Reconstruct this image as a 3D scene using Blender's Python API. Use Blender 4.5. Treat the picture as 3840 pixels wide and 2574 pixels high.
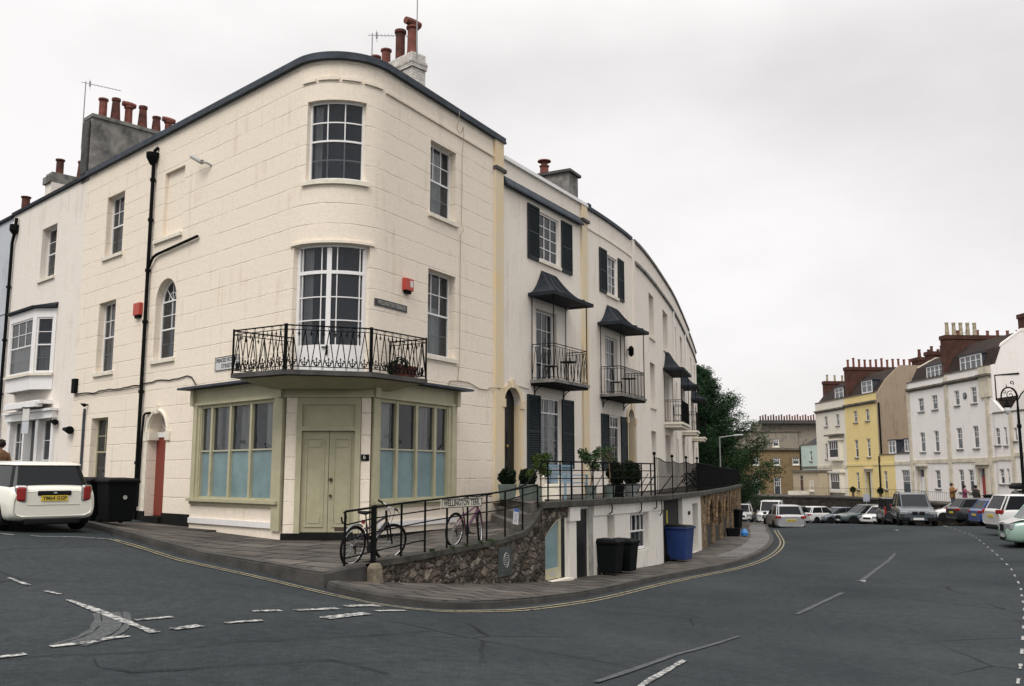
import bpy, bmesh, math, random
import numpy as np
from mathutils import Vector, Matrix
R = math.radians
for _o in list(bpy.data.objects): bpy.data.objects.remove(_o)
scene = bpy.context.scene
COL = scene.collection
rnd = random.Random(7)

# ---------------------------------------------------------------- camera
EYE = 1.6
cam_d = bpy.data.cameras.new("camera"); cam = bpy.data.objects.new("camera", cam_d); COL.objects.link(cam)
cam.location = (0, 0, EYE); cam.rotation_euler = (R(90 + 8.0), 0, 0)
cam_d.sensor_width = 36; cam_d.lens = 32.675; cam_d.clip_start = .1; cam_d.clip_end = 5000
scene.camera = cam

# ---------------------------------------------------------------- sky, sun, exposure
SUN_EL, SUN_AZ = R(52), R(200)          # azimuth clockwise from +Y; behind the camera, a little to the left
w = bpy.data.worlds.new("World"); scene.world = w; w.use_nodes = True
nt = w.node_tree; nt.nodes.clear()
def N(t, k, **kw):
    n = t.nodes.new(k)
    for a, b in kw.items(): setattr(n, a, b)
    return n
out = N(nt, 'ShaderNodeOutputWorld'); bg = N(nt, 'ShaderNodeBackground'); bg.inputs[1].default_value = .1
sky = N(nt, 'ShaderNodeTexSky'); sky.sky_type = 'NISHITA'; sky.sun_disc = False
sky.sun_elevation = SUN_EL; sky.sun_rotation = SUN_AZ
tc = N(nt, 'ShaderNodeTexCoord'); mp = N(nt, 'ShaderNodeMapping'); mp.inputs['Scale'].default_value = (1.0, 1.0, 2.0)
mp.inputs['Location'].default_value = (.35, .2, .1)
no = N(nt, 'ShaderNodeTexNoise'); no.inputs['Scale'].default_value = 1.5; no.inputs['Detail'].default_value = 6; no.inputs['Roughness'].default_value = .5
rp = N(nt, 'ShaderNodeValToRGB'); e = rp.color_ramp.elements
e[0].position = .33; e[0].color = (.585, .56, .555, 1); e[1].position = .62; e[1].color = (.80, .775, .765, 1)
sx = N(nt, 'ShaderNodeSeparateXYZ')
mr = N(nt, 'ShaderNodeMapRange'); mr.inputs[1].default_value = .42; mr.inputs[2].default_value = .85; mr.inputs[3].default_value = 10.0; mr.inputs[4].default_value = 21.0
vm = N(nt, 'ShaderNodeVectorMath', operation='SCALE')
mx = N(nt, 'ShaderNodeMixRGB'); mx.inputs[0].default_value = .93
nt.links.new(tc.outputs['Generated'], mp.inputs[0]); nt.links.new(mp.outputs[0], no.inputs[0]); nt.links.new(no.outputs[0], rp.inputs[0])
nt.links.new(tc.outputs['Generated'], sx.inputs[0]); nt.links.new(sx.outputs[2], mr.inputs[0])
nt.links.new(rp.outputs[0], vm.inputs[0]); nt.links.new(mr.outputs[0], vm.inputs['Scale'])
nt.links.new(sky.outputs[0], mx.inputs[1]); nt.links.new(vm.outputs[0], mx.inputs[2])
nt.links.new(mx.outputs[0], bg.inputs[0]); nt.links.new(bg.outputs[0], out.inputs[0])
sd = bpy.data.lights.new("sun", 'SUN'); sd.energy = 1.45; sd.angle = R(28); sd.color = (1, .955, .89)
sun = bpy.data.objects.new("sun", sd); COL.objects.link(sun)
_to = Vector((math.sin(SUN_AZ) * math.cos(SUN_EL), math.cos(SUN_AZ) * math.cos(SUN_EL), math.sin(SUN_EL)))
sun.rotation_euler = _to.to_track_quat('Z', 'Y').to_euler(); sun.location = (0, 0, 60)
scene.view_settings.view_transform = 'Standard'; scene.view_settings.look = 'None'
scene.view_settings.exposure = 0.36; scene.view_settings.gamma = 1

# ---------------------------------------------------------------- materials
MATS = {}
def mat(name, col, rough=.7, metal=0, noise=0, nscale=4, bump=0, bscale=60, spec=.5, col2=None, stretch=None, alpha=None):
    if name in MATS: return MATS[name]
    m = bpy.data.materials.new(name); m.use_nodes = True; t = m.node_tree; b = t.nodes['Principled BSDF']
    b.inputs['Roughness'].default_value = rough; b.inputs['Metallic'].default_value = metal
    b.inputs['Specular IOR Level'].default_value = spec
    b.inputs['Base Color'].default_value = (*col, 1)
    if noise or bump:
        tcn = N(t, 'ShaderNodeTexCoord'); mpn = N(t, 'ShaderNodeMapping')
        if stretch: mpn.inputs['Scale'].default_value = stretch
        t.links.new(tcn.outputs['Object'], mpn.inputs[0])
    if noise:
        n1 = N(t, 'ShaderNodeTexNoise'); n1.inputs['Scale'].default_value = nscale; n1.inputs['Detail'].default_value = 6
        n1.inputs['Roughness'].default_value = .65
        r = N(t, 'ShaderNodeValToRGB'); c2 = col2 or tuple(c * (1 - noise) for c in col)
        r.color_ramp.elements[0].color = (*c2, 1); r.color_ramp.elements[0].position = .35
        r.color_ramp.elements[1].color = (*[min(1, c * (1 + noise * .35)) for c in col], 1); r.color_ramp.elements[1].position = .65
        t.links.new(mpn.outputs[0], n1.inputs[0]); t.links.new(n1.outputs[0], r.inputs[0]); t.links.new(r.outputs[0], b.inputs['Base Color'])
    if bump:
        n2 = N(t, 'ShaderNodeTexNoise'); n2.inputs['Scale'].default_value = bscale; n2.inputs['Detail'].default_value = 4
        bp = N(t, 'ShaderNodeBump'); bp.inputs['Strength'].default_value = bump; bp.inputs['Distance'].default_value = .02
        t.links.new(mpn.outputs[0], n2.inputs[0]); t.links.new(n2.outputs[0], bp.inputs['Height']); t.links.new(bp.outputs[0], b.inputs['Normal'])
    MATS[name] = m; return m

def stucco(name, col, stain, lines=True, streak=.5):
    """painted render: faint soiling, rain streaks, fine pits and (lines) incised courses every .4885 m; uses UV = metres"""
    m = bpy.data.materials.new(name); m.use_nodes = True; t = m.node_tree; b = t.nodes['Principled BSDF']
    b.inputs['Roughness'].default_value = .85; b.inputs['Specular IOR Level'].default_value = .2
    uv = N(t, 'ShaderNodeUVMap'); sep = N(t, 'ShaderNodeSeparateXYZ'); t.links.new(uv.outputs[0], sep.inputs[0])
    n1 = N(t, 'ShaderNodeTexNoise'); n1.inputs['Scale'].default_value = .9; n1.inputs['Detail'].default_value = 7; n1.inputs['Roughness'].default_value = .6
    t.links.new(uv.outputs[0], n1.inputs[0])
    mpn = N(t, 'ShaderNodeMapping'); mpn.inputs['Scale'].default_value = (5, .35, 1); t.links.new(uv.outputs[0], mpn.inputs[0])
    n2 = N(t, 'ShaderNodeTexNoise'); n2.inputs['Scale'].default_value = 1.2; n2.inputs['Detail'].default_value = 5; t.links.new(mpn.outputs[0], n2.inputs[0])
    mul = N(t, 'ShaderNodeMath', operation='MULTIPLY'); t.links.new(n1.outputs[0], mul.inputs[0]); t.links.new(n2.outputs[0], mul.inputs[1])
    r = N(t, 'ShaderNodeValToRGB'); r.color_ramp.elements[0].position = .12; r.color_ramp.elements[0].color = (*stain, 1)
    r.color_ramp.elements[1].position = .12 + .22 * streak; r.color_ramp.elements[1].color = (*col, 1)
    t.links.new(mul.outputs[0], r.inputs[0])
    nb = N(t, 'ShaderNodeTexNoise'); nb.inputs['Scale'].default_value = 22; nb.inputs['Detail'].default_value = 6; nb.inputs['Roughness'].default_value = .7
    t.links.new(uv.outputs[0], nb.inputs[0])
    nw = N(t, 'ShaderNodeTexNoise'); nw.inputs['Scale'].default_value = 1.6; nw.inputs['Detail'].default_value = 3; t.links.new(uv.outputs[0], nw.inputs[0])
    fm = N(t, 'ShaderNodeTexNoise'); fm.inputs['Scale'].default_value = 9; fm.inputs['Detail'].default_value = 8; fm.inputs['Roughness'].default_value = .85; t.links.new(uv.outputs[0], fm.inputs[0])
    fr_ = N(t, 'ShaderNodeMapRange'); fr_.inputs[1].default_value = .3; fr_.inputs[2].default_value = .7; fr_.inputs[3].default_value = .87; fr_.inputs[4].default_value = 1.07; t.links.new(fm.outputs[0], fr_.inputs[0])
    fx = N(t, 'ShaderNodeMixRGB', blend_type='MULTIPLY'); fx.inputs[0].default_value = 1; t.links.new(r.outputs[0], fx.inputs[1]); t.links.new(fr_.outputs[0], fx.inputs[2])
    cur = fx.outputs[0]; height = nb.outputs[0]
    if lines:
        # wobble the line a little, distance to the nearest course line in metres
        wob = N(t, 'ShaderNodeMath', operation='MULTIPLY_ADD'); t.links.new(nw.outputs[0], wob.inputs[0]); wob.inputs[1].default_value = .03; wob.inputs[2].default_value = 100 * .4885 - .0165
        ad = N(t, 'ShaderNodeMath', operation='ADD'); t.links.new(sep.outputs[1], ad.inputs[0]); t.links.new(wob.outputs[0], ad.inputs[1])
        pp = N(t, 'ShaderNodeMath', operation='PINGPONG'); pp.inputs[1].default_value = .4885 / 2; t.links.new(ad.outputs[0], pp.inputs[0])
        # pingpong of width half-spacing: 0 at every full spacing
        ln = N(t, 'ShaderNodeMapRange'); ln.interpolation_type = 'SMOOTHSTEP'; ln.inputs[1].default_value = .002; ln.inputs[2].default_value = .014; ln.inputs[3].default_value = 1; ln.inputs[4].default_value = 0
        t.links.new(pp.outputs[0], ln.inputs[0])
        # vertical joints, staggered by course, faint
        fl = N(t, 'ShaderNodeMath', operation='DIVIDE'); t.links.new(ad.outputs[0], fl.inputs[0]); fl.inputs[1].default_value = .4885
        fl2 = N(t, 'ShaderNodeMath', operation='FLOOR'); t.links.new(fl.outputs[0], fl2.inputs[0])
        of = N(t, 'ShaderNodeMath', operation='MULTIPLY_ADD'); t.links.new(fl2.outputs[0], of.inputs[0]); of.inputs[1].default_value = .61; t.links.new(sep.outputs[0], of.inputs[2])
        pv = N(t, 'ShaderNodeMath', operation='PINGPONG'); pv.inputs[1].default_value = .61; t.links.new(of.outputs[0], pv.inputs[0])
        lv = N(t, 'ShaderNodeMapRange'); lv.inputs[1].default_value = .002; lv.inputs[2].default_value = .01; lv.inputs[3].default_value = .0; lv.inputs[4].default_value = 0; t.links.new(pv.outputs[0], lv.inputs[0])
        mxx = N(t, 'ShaderNodeMath', operation='MAXIMUM'); t.links.new(ln.outputs[0], mxx.inputs[0]); t.links.new(lv.outputs[0], mxx.inputs[1])
        # broken up by noise: partly filled with paint
        br = N(t, 'ShaderNodeMapRange'); br.inputs[1].default_value = .38; br.inputs[2].default_value = .56; br.inputs[3].default_value = .22; br.inputs[4].default_value = 1; t.links.new(nw.outputs[0], br.inputs[0])
        lm = N(t, 'ShaderNodeMath', operation='MULTIPLY'); t.links.new(mxx.outputs[0], lm.inputs[0]); t.links.new(br.outputs[0], lm.inputs[1])
        mc = N(t, 'ShaderNodeMixRGB'); mc.inputs[2].default_value = (col[0] * .42, col[1] * .40, col[2] * .38, 1)
        sc = N(t, 'ShaderNodeMath', operation='MULTIPLY'); sc.inputs[1].default_value = .36; t.links.new(lm.outputs[0], sc.inputs[0])
        t.links.new(sc.outputs[0], mc.inputs[0]); t.links.new(cur, mc.inputs[1]); cur = mc.outputs[0]
        hs = N(t, 'ShaderNodeMath', operation='MULTIPLY_ADD'); t.links.new(lm.outputs[0], hs.inputs[0]); hs.inputs[1].default_value = -1.6; t.links.new(nb.outputs[0], hs.inputs[2]); height = hs.outputs[0]
    bp = N(t, 'ShaderNodeBump'); bp.inputs['Strength'].default_value = .6; bp.inputs['Distance'].default_value = .02
    t.links.new(height, bp.inputs['Height']); t.links.new(bp.outputs[0], b.inputs['Normal']); t.links.new(cur, b.inputs['Base Color'])
    MATS[name] = m; return m

def glass(name, tint=(.03, .04, .05), trans=.75, refl=.11):
    m = bpy.data.materials.new(name); m.use_nodes = True; t = m.node_tree; t.nodes.clear()
    o = N(t, 'ShaderNodeOutputMaterial'); gl = N(t, 'ShaderNodeBsdfGlossy'); gl.inputs['Roughness'].default_value = .04
    tr = N(t, 'ShaderNodeBsdfTransparent'); tr.inputs[0].default_value = (.82, .86, .86, 1); df = N(t, 'ShaderNodeBsdfDiffuse'); df.inputs[0].default_value = (*tint, 1)
    m1 = N(t, 'ShaderNodeMixShader'); m1.inputs[0].default_value = trans; t.links.new(df.outputs[0], m1.inputs[1]); t.links.new(tr.outputs[0], m1.inputs[2])
    lw = N(t, 'ShaderNodeFresnel'); lw.inputs[0].default_value = 1.5
    mrr = N(t, 'ShaderNodeMapRange'); mrr.inputs[3].default_value = refl - .11; mrr.inputs[4].default_value = 1; t.links.new(lw.outputs[0], mrr.inputs[0])
    pw = N(t, 'ShaderNodeMath', operation='POWER'); pw.inputs[1].default_value = 1.6; t.links.new(mrr.outputs[0], pw.inputs[0])
    tcn = N(t, 'ShaderNodeTexCoord'); nn = N(t, 'ShaderNodeTexNoise'); nn.inputs['Scale'].default_value = 2.2; t.links.new(tcn.outputs['Object'], nn.inputs[0])
    bp = N(t, 'ShaderNodeBump'); bp.inputs['Strength'].default_value = .3; bp.inputs['Distance'].default_value = .08; t.links.new(nn.outputs[0], bp.inputs['Height']); t.links.new(bp.outputs[0], gl.inputs['Normal'])
    m2 = N(t, 'ShaderNodeMixShader'); t.links.new(mrr.outputs[0], m2.inputs[0]); t.links.new(m1.outputs[0], m2.inputs[1]); t.links.new(gl.outputs[0], m2.inputs[2]); t.links.new(m2.outputs[0], o.inputs[0])
    MATS[name] = m; return m

def stonework(name, cols, scale=3.2, mortar=(.10, .09, .08), mw=.06, squash=1.5, bump=1.0):
    """rubble stone: voronoi cells with their own colour, mortar between, strong bump"""
    m = bpy.data.materials.new(name); m.use_nodes = True; t = m.node_tree; b = t.nodes['Principled BSDF']; b.inputs['Roughness'].default_value = .95
    b.inputs['Specular IOR Level'].default_value = .15
    tcn = N(t, 'ShaderNodeTexCoord'); mpn = N(t, 'ShaderNodeMapping'); mpn.inputs['Scale'].default_value = (1, 1, squash); t.links.new(tcn.outputs['Object'], mpn.inputs[0])
    nz = N(t, 'ShaderNodeTexNoise'); nz.inputs['Scale'].default_value = 3; nz.inputs['Detail'].default_value = 4; t.links.new(mpn.outputs[0], nz.inputs[0])
    wv = N(t, 'ShaderNodeMixRGB'); wv.inputs[0].default_value = .30; t.links.new(mpn.outputs[0], wv.inputs[1]); t.links.new(nz.outputs['Color'], wv.inputs[2])
    v1 = N(t, 'ShaderNodeTexVoronoi'); v1.inputs['Scale'].default_value = scale; t.links.new(wv.outputs[0], v1.inputs[0])
    v2 = N(t, 'ShaderNodeTexVoronoi', feature='DISTANCE_TO_EDGE'); v2.inputs['Scale'].default_value = scale; t.links.new(wv.outputs[0], v2.inputs[0])
    sp = N(t, 'ShaderNodeSeparateColor'); t.links.new(v1.outputs['Color'], sp.inputs[0])
    r = N(t, 'ShaderNodeValToRGB'); el = r.color_ramp.elements
    while len(el) < len(cols): el.new(.5)
    for i, c in enumerate(cols): el[i].position = i / (len(cols) - 1); el[i].color = (*c, 1)
    t.links.new(sp.outputs[0], r.inputs[0])
    n3 = N(t, 'ShaderNodeTexNoise'); n3.inputs['Scale'].default_value = 14; n3.inputs['Detail'].default_value = 6; t.links.new(tcn.outputs['Object'], n3.inputs[0])
    m3 = N(t, 'ShaderNodeMixRGB', blend_type='MULTIPLY'); m3.inputs[0].default_value = .8
    r3 = N(t, 'ShaderNodeMapRange'); r3.inputs[1].default_value = .3; r3.inputs[2].default_value = .7; r3.inputs[3].default_value = .45; r3.inputs[4].default_value = 1.25; t.links.new(n3.outputs[0], r3.inputs[0])
    t.links.new(r.outputs[0], m3.inputs[1]); t.links.new(r3.outputs[0], m3.inputs[2])
    me = N(t, 'ShaderNodeMapRange'); me.inputs[1].default_value = 0; me.inputs[2].default_value = mw; me.inputs[3].default_value = 1; me.inputs[4].default_value = 0; t.links.new(v2.outputs[0], me.inputs[0])
    mc = N(t, 'ShaderNodeMixRGB'); mc.inputs[2].default_value = (*mortar, 1); t.links.new(me.outputs[0], mc.inputs[0]); t.links.new(m3.outputs[0], mc.inputs[1]); t.links.new(mc.outputs[0], b.inputs['Base Color'])
    h = N(t, 'ShaderNodeMapRange'); h.inputs[1].default_value = 0; h.inputs[2].default_value = mw * 2.2; t.links.new(v2.outputs[0], h.inputs[0])
    ha = N(t, 'ShaderNodeMath', operation='MULTIPLY_ADD'); t.links.new(n3.outputs[0], ha.inputs[0]); ha.inputs[1].default_value = .7; t.links.new(h.outputs[0], ha.inputs[2])
    bp = N(t, 'ShaderNodeBump'); bp.inputs['Strength'].default_value = bump; bp.inputs['Distance'].default_value = .05; t.links.new(ha.outputs[0], bp.inputs['Height']); t.links.new(bp.outputs[0], b.inputs['Normal'])
    MATS[name] = m; return m

def brickish(name, c1, c2, mortar, bw, bh, ms=.012, rough=.9, dirt=.5, rot=0, bump=.5, dirtscale=.7):
    """flags / bricks / tiles: Brick texture on UV metres with dirt over it"""
    m = bpy.data.materials.new(name); m.use_nodes = True; t = m.node_tree; b = t.nodes['Principled BSDF']; b.inputs['Roughness'].default_value = rough
    b.inputs['Specular IOR Level'].default_value = .25
    uv = N(t, 'ShaderNodeUVMap'); mpn = N(t, 'ShaderNodeMapping'); mpn.inputs['Rotation'].default_value = (0, 0, rot); t.links.new(uv.outputs[0], mpn.inputs[0])
    nz = N(t, 'ShaderNodeTexNoise'); nz.inputs['Scale'].default_value = 2.5; t.links.new(uv.outputs[0], nz.inputs[0])
    wv = N(t, 'ShaderNodeMixRGB'); wv.inputs[0].default_value = .035; t.links.new(mpn.outputs[0], wv.inputs[1]); t.links.new(nz.outputs['Color'], wv.inputs[2])
    bt = N(t, 'ShaderNodeTexBrick'); bt.inputs['Color1'].default_value = (*c1, 1); bt.inputs['Color2'].default_value = (*c2, 1); bt.inputs['Mortar'].default_value = (*mortar, 1)
    bt.inputs['Scale'].default_value = 1; bt.inputs['Brick Width'].default_value = bw; bt.inputs['Row Height'].default_value = bh; bt.inputs['Mortar Size'].default_value = ms; bt.inputs['Bias'].default_value = 0
    t.links.new(wv.outputs[0], bt.inputs[0])
    n3 = N(t, 'ShaderNodeTexNoise'); n3.inputs['Scale'].default_value = dirtscale; n3.inputs['Detail'].default_value = 9; n3.inputs['Roughness'].default_value = .7; t.links.new(uv.outputs[0], n3.inputs[0])
    r3 = N(t, 'ShaderNodeMapRange'); r3.inputs[1].default_value = .32; r3.inputs[2].default_value = .66; r3.inputs[3].default_value = 1 - dirt; r3.inputs[4].default_value = 1.15; t.links.new(n3.outputs[0], r3.inputs[0])
    m3 = N(t, 'ShaderNodeMixRGB', blend_type='MULTIPLY'); m3.inputs[0].default_value = 1; t.links.new(bt.outputs[0], m3.inputs[1]); t.links.new(r3.outputs[0], m3.inputs[2]); t.links.new(m3.outputs[0], b.inputs['Base Color'])
    n4 = N(t, 'ShaderNodeTexNoise'); n4.inputs['Scale'].default_value = 30; n4.inputs['Detail'].default_value = 5; t.links.new(uv.outputs[0], n4.inputs[0])
    ha = N(t, 'ShaderNodeMath', operation='MULTIPLY_ADD'); t.links.new(bt.outputs['Fac'], ha.inputs[0]); ha.inputs[1].default_value = -1.2; t.links.new(n4.outputs[0], ha.inputs[2])
    bp = N(t, 'ShaderNodeBump'); bp.inputs['Strength'].default_value = bump; bp.inputs['Distance'].default_value = .02; t.links.new(ha.outputs[0], bp.inputs['Height']); t.links.new(bp.outputs[0], b.inputs['Normal'])
    MATS[name] = m; return m

def asphalt(name):
    m = bpy.data.materials.new(name); m.use_nodes = True; t = m.node_tree; b = t.nodes['Principled BSDF']; b.inputs['Roughness'].default_value = .9
    b.inputs['Specular IOR Level'].default_value = .12
    tcn = N(t, 'ShaderNodeTexCoord')
    n1 = N(t, 'ShaderNodeTexNoise'); n1.inputs['Scale'].default_value = .22; n1.inputs['Detail'].default_value = 8; n1.inputs['Roughness'].default_value = .6; t.links.new(tcn.outputs['Object'], n1.inputs[0])
    r = N(t, 'ShaderNodeValToRGB'); e = r.color_ramp.elements; e[0].position = .3; e[0].color = (.018, .024, .027, 1); e[1].position = .7; e[1].color = (.040, .046, .049, 1)
    t.links.new(n1.outputs[0], r.inputs[0])
    n2 = N(t, 'ShaderNodeTexNoise'); n2.inputs['Scale'].default_value = 55; n2.inputs['Detail'].default_value = 5; n2.inputs['Roughness'].default_value = .8; t.links.new(tcn.outputs['Object'], n2.inputs[0])
    r2 = N(t, 'ShaderNodeMapRange'); r2.inputs[1].default_value = .33; r2.inputs[2].default_value = .67; r2.inputs[3].default_value = .55; r2.inputs[4].default_value = 1.5; t.links.new(n2.outputs[0], r2.inputs[0])
    m1 = N(t, 'ShaderNodeMixRGB', blend_type='MULTIPLY'); m1.inputs[0].default_value = 1; t.links.new(r.outputs[0], m1.inputs[1]); t.links.new(r2.outputs[0], m1.inputs[2])
    n6 = N(t, 'ShaderNodeTexNoise'); n6.inputs['Scale'].default_value = 7; n6.inputs['Detail'].default_value = 8; n6.inputs['Roughness'].default_value = .85; t.links.new(tcn.outputs['Object'], n6.inputs[0]); r6 = N(t, 'ShaderNodeMapRange'); r6.inputs[1].default_value = .36; r6.inputs[2].default_value = .64; r6.inputs[3].default_value = .72; r6.inputs[4].default_value = 1.32; t.links.new(n6.outputs[0], r6.inputs[0])
    m6 = N(t, 'ShaderNodeMixRGB', blend_type='MULTIPLY'); m6.inputs[0].default_value = 1; t.links.new(m1.outputs[0], m6.inputs[1]); t.links.new(r6.outputs[0], m6.inputs[2]); m1 = m6
    # cracks: thin voronoi edges, only where a mask noise allows
    nz = N(t, 'ShaderNodeTexNoise'); nz.inputs['Scale'].default_value = 1.3; nz.inputs['Detail'].default_value = 6; t.links.new(tcn.outputs['Object'], nz.inputs[0])
    wv = N(t, 'ShaderNodeMixRGB'); wv.inputs[0].default_value = .14; t.links.new(tcn.outputs['Object'], wv.inputs[1]); t.links.new(nz.outputs['Color'], wv.inputs[2])
    v = N(t, 'ShaderNodeTexVoronoi', feature='DISTANCE_TO_EDGE'); v.inputs['Scale'].default_value = .33; t.links.new(wv.outputs[0], v.inputs[0])
    cr = N(t, 'ShaderNodeMapRange'); cr.inputs[1].default_value = .002; cr.inputs[2].default_value = .008; cr.inputs[3].default_value = 1; cr.inputs[4].default_value = 0; t.links.new(v.outputs[0], cr.inputs[0])
    n5 = N(t, 'ShaderNodeTexNoise'); n5.inputs['Scale'].default_value = .16; t.links.new(tcn.outputs['Object'], n5.inputs[0])
    mk = N(t, 'ShaderNodeMapRange'); mk.inputs[1].default_value = .5; mk.inputs[2].default_value = .58; t.links.new(n5.outputs[0], mk.inputs[0])
    mm = N(t, 'ShaderNodeMath', operation='MULTIPLY'); t.links.new(cr.outputs[0], mm.inputs[0]); t.links.new(mk.outputs[0], mm.inputs[1])
    m2 = N(t, 'ShaderNodeMixRGB'); m2.inputs[2].default_value = (.012, .013, .014, 1); t.links.new(mm.outputs[0], m2.inputs[0]); t.links.new(m1.outputs[0], m2.inputs[1]); t.links.new(m2.outputs[0], b.inputs['Base Color'])
    ha = N(t, 'ShaderNodeMath', operation='MULTIPLY_ADD'); t.links.new(mm.outputs[0], ha.inputs[0]); ha.inputs[1].default_value = -1.5; t.links.new(n2.outputs[0], ha.inputs[2])
    bp = N(t, 'ShaderNodeBump'); bp.inputs['Strength'].default_value = .6; bp.inputs['Distance'].default_value = .01; t.links.new(ha.outputs[0], bp.inputs['Height']); t.links.new(bp.outputs[0], b.inputs['Normal'])
    MATS[name] = m; return m

def worn_paint(name, col, base=(.033, .038, .042), cover=.55, scale=9):
    """road paint worn through to the asphalt"""
    m = bpy.data.materials.new(name); m.use_nodes = True; t = m.node_tree; b = t.nodes['Principled BSDF']; b.inputs['Roughness'].default_value = .8
    tcn = N(t, 'ShaderNodeTexCoord'); n = N(t, 'ShaderNodeTexNoise'); n.inputs['Scale'].default_value = scale; n.inputs['Detail'].default_value = 7; n.inputs['Roughness'].default_value = .75
    t.links.new(tcn.outputs['Object'], n.inputs[0]); r = N(t, 'ShaderNodeValToRGB'); p = .62 - cover * .35
    r.color_ramp.elements[0].position = p - .03; r.color_ramp.elements[0].color = (*base, 1); r.color_ramp.elements[1].position = p + .05; r.color_ramp.elements[1].color = (*col, 1)
    t.links.new(n.outputs[0], r.inputs[0]); t.links.new(r.outputs[0], b.inputs['Base Color']); MATS[name] = m; return m

CREAM = stucco('cream_render', (.84, .75, .63), (.75, .655, .53), streak=.38)
WHITEL = stucco('white_render', (.80, .745, .675), (.71, .65, .58), lines=False)
WHITE2 = stucco('pale_render', (.81, .745, .66), (.72, .65, .56), lines=False, streak=.5)
BLUEW = stucco('blue_grey_render', (.50, .53, .57), (.42, .44, .47), lines=False)
FARW = stucco('far_white_render', (.82, .785, .75), (.74, .70, .65), lines=False)
FARC = stucco('far_cream_render', (.74, .70, .60), (.64, .59, .49), lines=False)
FARY = stucco('yellow_render', (.76, .61, .28), (.68, .53, .23), lines=False)
FARM = stucco('mint_render', (.52, .63, .57), (.42, .50, .45), lines=False)
FARB = stucco('brown_cement_render', (.34, .27, .20), (.24, .19, .14), lines=False)
FARS = stucco('sandy_stone', (.235, .165, .09), (.14, .10, .06), lines=False)
FARG = stucco('grey_cement_render', (.27, .24, .195), (.12, .105, .09), lines=False)
PORCH = stucco('pale_bath_stone', (.50, .42, .30), (.36, .30, .22), lines=False)
VAULTW = stucco('vault_white_paint', (.70, .67, .61), (.55, .52, .47), lines=False, streak=.35)
BATH = mat('bath_stone', (.62, .49, .30), .9, noise=.4, nscale=1.6, bump=.3, col2=(.66, .58, .44))
OLIVE = mat('olive_paint', (.43, .405, .275), .6, spec=.25, noise=.12, nscale=3, bump=.05)
OLIVED = mat('olive_panel_paint', (.385, .365, .245), .6, spec=.2, noise=.12, nscale=3)
WPAINT = mat('white_gloss_paint', (.78, .77, .76), .4, noise=.06, nscale=8)
CPAINT = mat('cream_sill_paint', (.74, .69, .58), .7, noise=.15, nscale=5, bump=.15)
IRON = mat('black_iron', (.007, .008, .008), .7, spec=.06, noise=.3, nscale=30, bump=.1)
LEAD = mat('lead_grey', (.055, .066, .082), .7, spec=.2, noise=.35, nscale=3, bump=.3, bscale=9)
LEADD = mat('dark_lead', (.022, .027, .034), .75, spec=.15, noise=.4, nscale=2.5, bump=.3, bscale=12)
SHUT = mat('dark_green_shutter_paint', (.012, .019, .022), .6, spec=.2)
TERRA = mat('terracotta', (.19, .060, .042), .85, noise=.45, nscale=5, bump=.2)
TERRAD = mat('sooty_terracotta', (.11, .035, .024), .9, noise=.6, nscale=4, bump=.2)
BUFF = mat('buff_pot', (.40, .34, .24), .9, noise=.5, nscale=4)
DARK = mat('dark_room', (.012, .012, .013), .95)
CURT = mat('net_curtain', (.80, .78, .77), .95, noise=.25, nscale=6, stretch=(6, 6, .3))
CURTG = mat('grey_curtain', (.66, .62, .62), .95, noise=.3, nscale=6, stretch=(9, 9, .3))
GLASS = glass('window_glass', (.04, .055, .075), .74)
FGLASS = glass('far_window_glass', (.055, .065, .078), .0, .16)
BLUEG = mat('frosted_blue_film', (.19, .275, .29), .35, spec=.3, noise=.18, nscale=2.2)
REDD = mat('red_door_paint', (.20, .032, .018), .5, noise=.15, nscale=6)
REDP = mat('alarm_red_plastic', (.42, .05, .03), .5)
BLACKD = mat('black_door_paint', (.008, .009, .010), .4, spec=.2)
BLACKP = mat('black_plinth_paint', (.012, .012, .012), .8, spec=.1, noise=.3)
PLAST = mat('black_bin_plastic', (.005, .006, .0065), .6, spec=.08, bump=.15, bscale=40)
BLUEP = mat('blue_bin_plastic', (.018, .04, .14), .5, spec=.25, noise=.15, nscale=6)
CEMENT = mat('weathered_cement', (.21, .20, .185), .95, noise=.6, nscale=2.2, bump=.4, bscale=14, col2=(.08, .08, .075))
CEMD = mat('dark_cement', (.075, .072, .068), .95, noise=.5, nscale=2, bump=.3)
WBRICK = brickish('white_painted_brick', (.68, .65, .60), (.60, .57, .52), (.38, .36, .33), .225, .075, .006, dirt=.55, bump=.5, dirtscale=1.6)
BRICK = brickish('red_brick', (.105, .038, .025), (.07, .028, .02), (.07, .05, .045), .225, .075, .008, dirt=.5, bump=.4)
TILE = brickish('brown_roof_tiles', (.050, .030, .023), (.028, .02, .017), (.015, .012, .01), .26, .2, .02, dirt=.5, bump=.8)
SLATE = brickish('dark_slates', (.055, .055, .06), (.04, .04, .045), (.015, .015, .015), .3, .2, .012, dirt=.4)
FLAG = brickish('worn_flagstones', (.135, .12, .104), (.075, .068, .060), (.016, .015, .014), .95, .62, .035, dirt=.6, bump=.5, rot=.5)
FLAGL = brickish('lower_flagstones', (.13, .115, .099), (.072, .065, .057), (.016, .015, .014), .9, .6, .035, dirt=.6, bump=.5, rot=-.55)
SETTS = brickish('stone_setts', (.27, .26, .25), (.17, .165, .16), (.05, .05, .05), .25, .14, .02, dirt=.5)
KERB = mat('kerb_stone', (.052, .049, .044), .9, noise=.5, nscale=1.5, bump=.4, bscale=20)
DKSTONE = mat('mossy_slab_stone', (.055, .052, .042), .95, noise=.6, nscale=3, bump=.7, bscale=18)
STEPST = mat('step_stone', (.12, .112, .10), .95, noise=.5, nscale=3, bump=.4, bscale=18)
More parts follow.
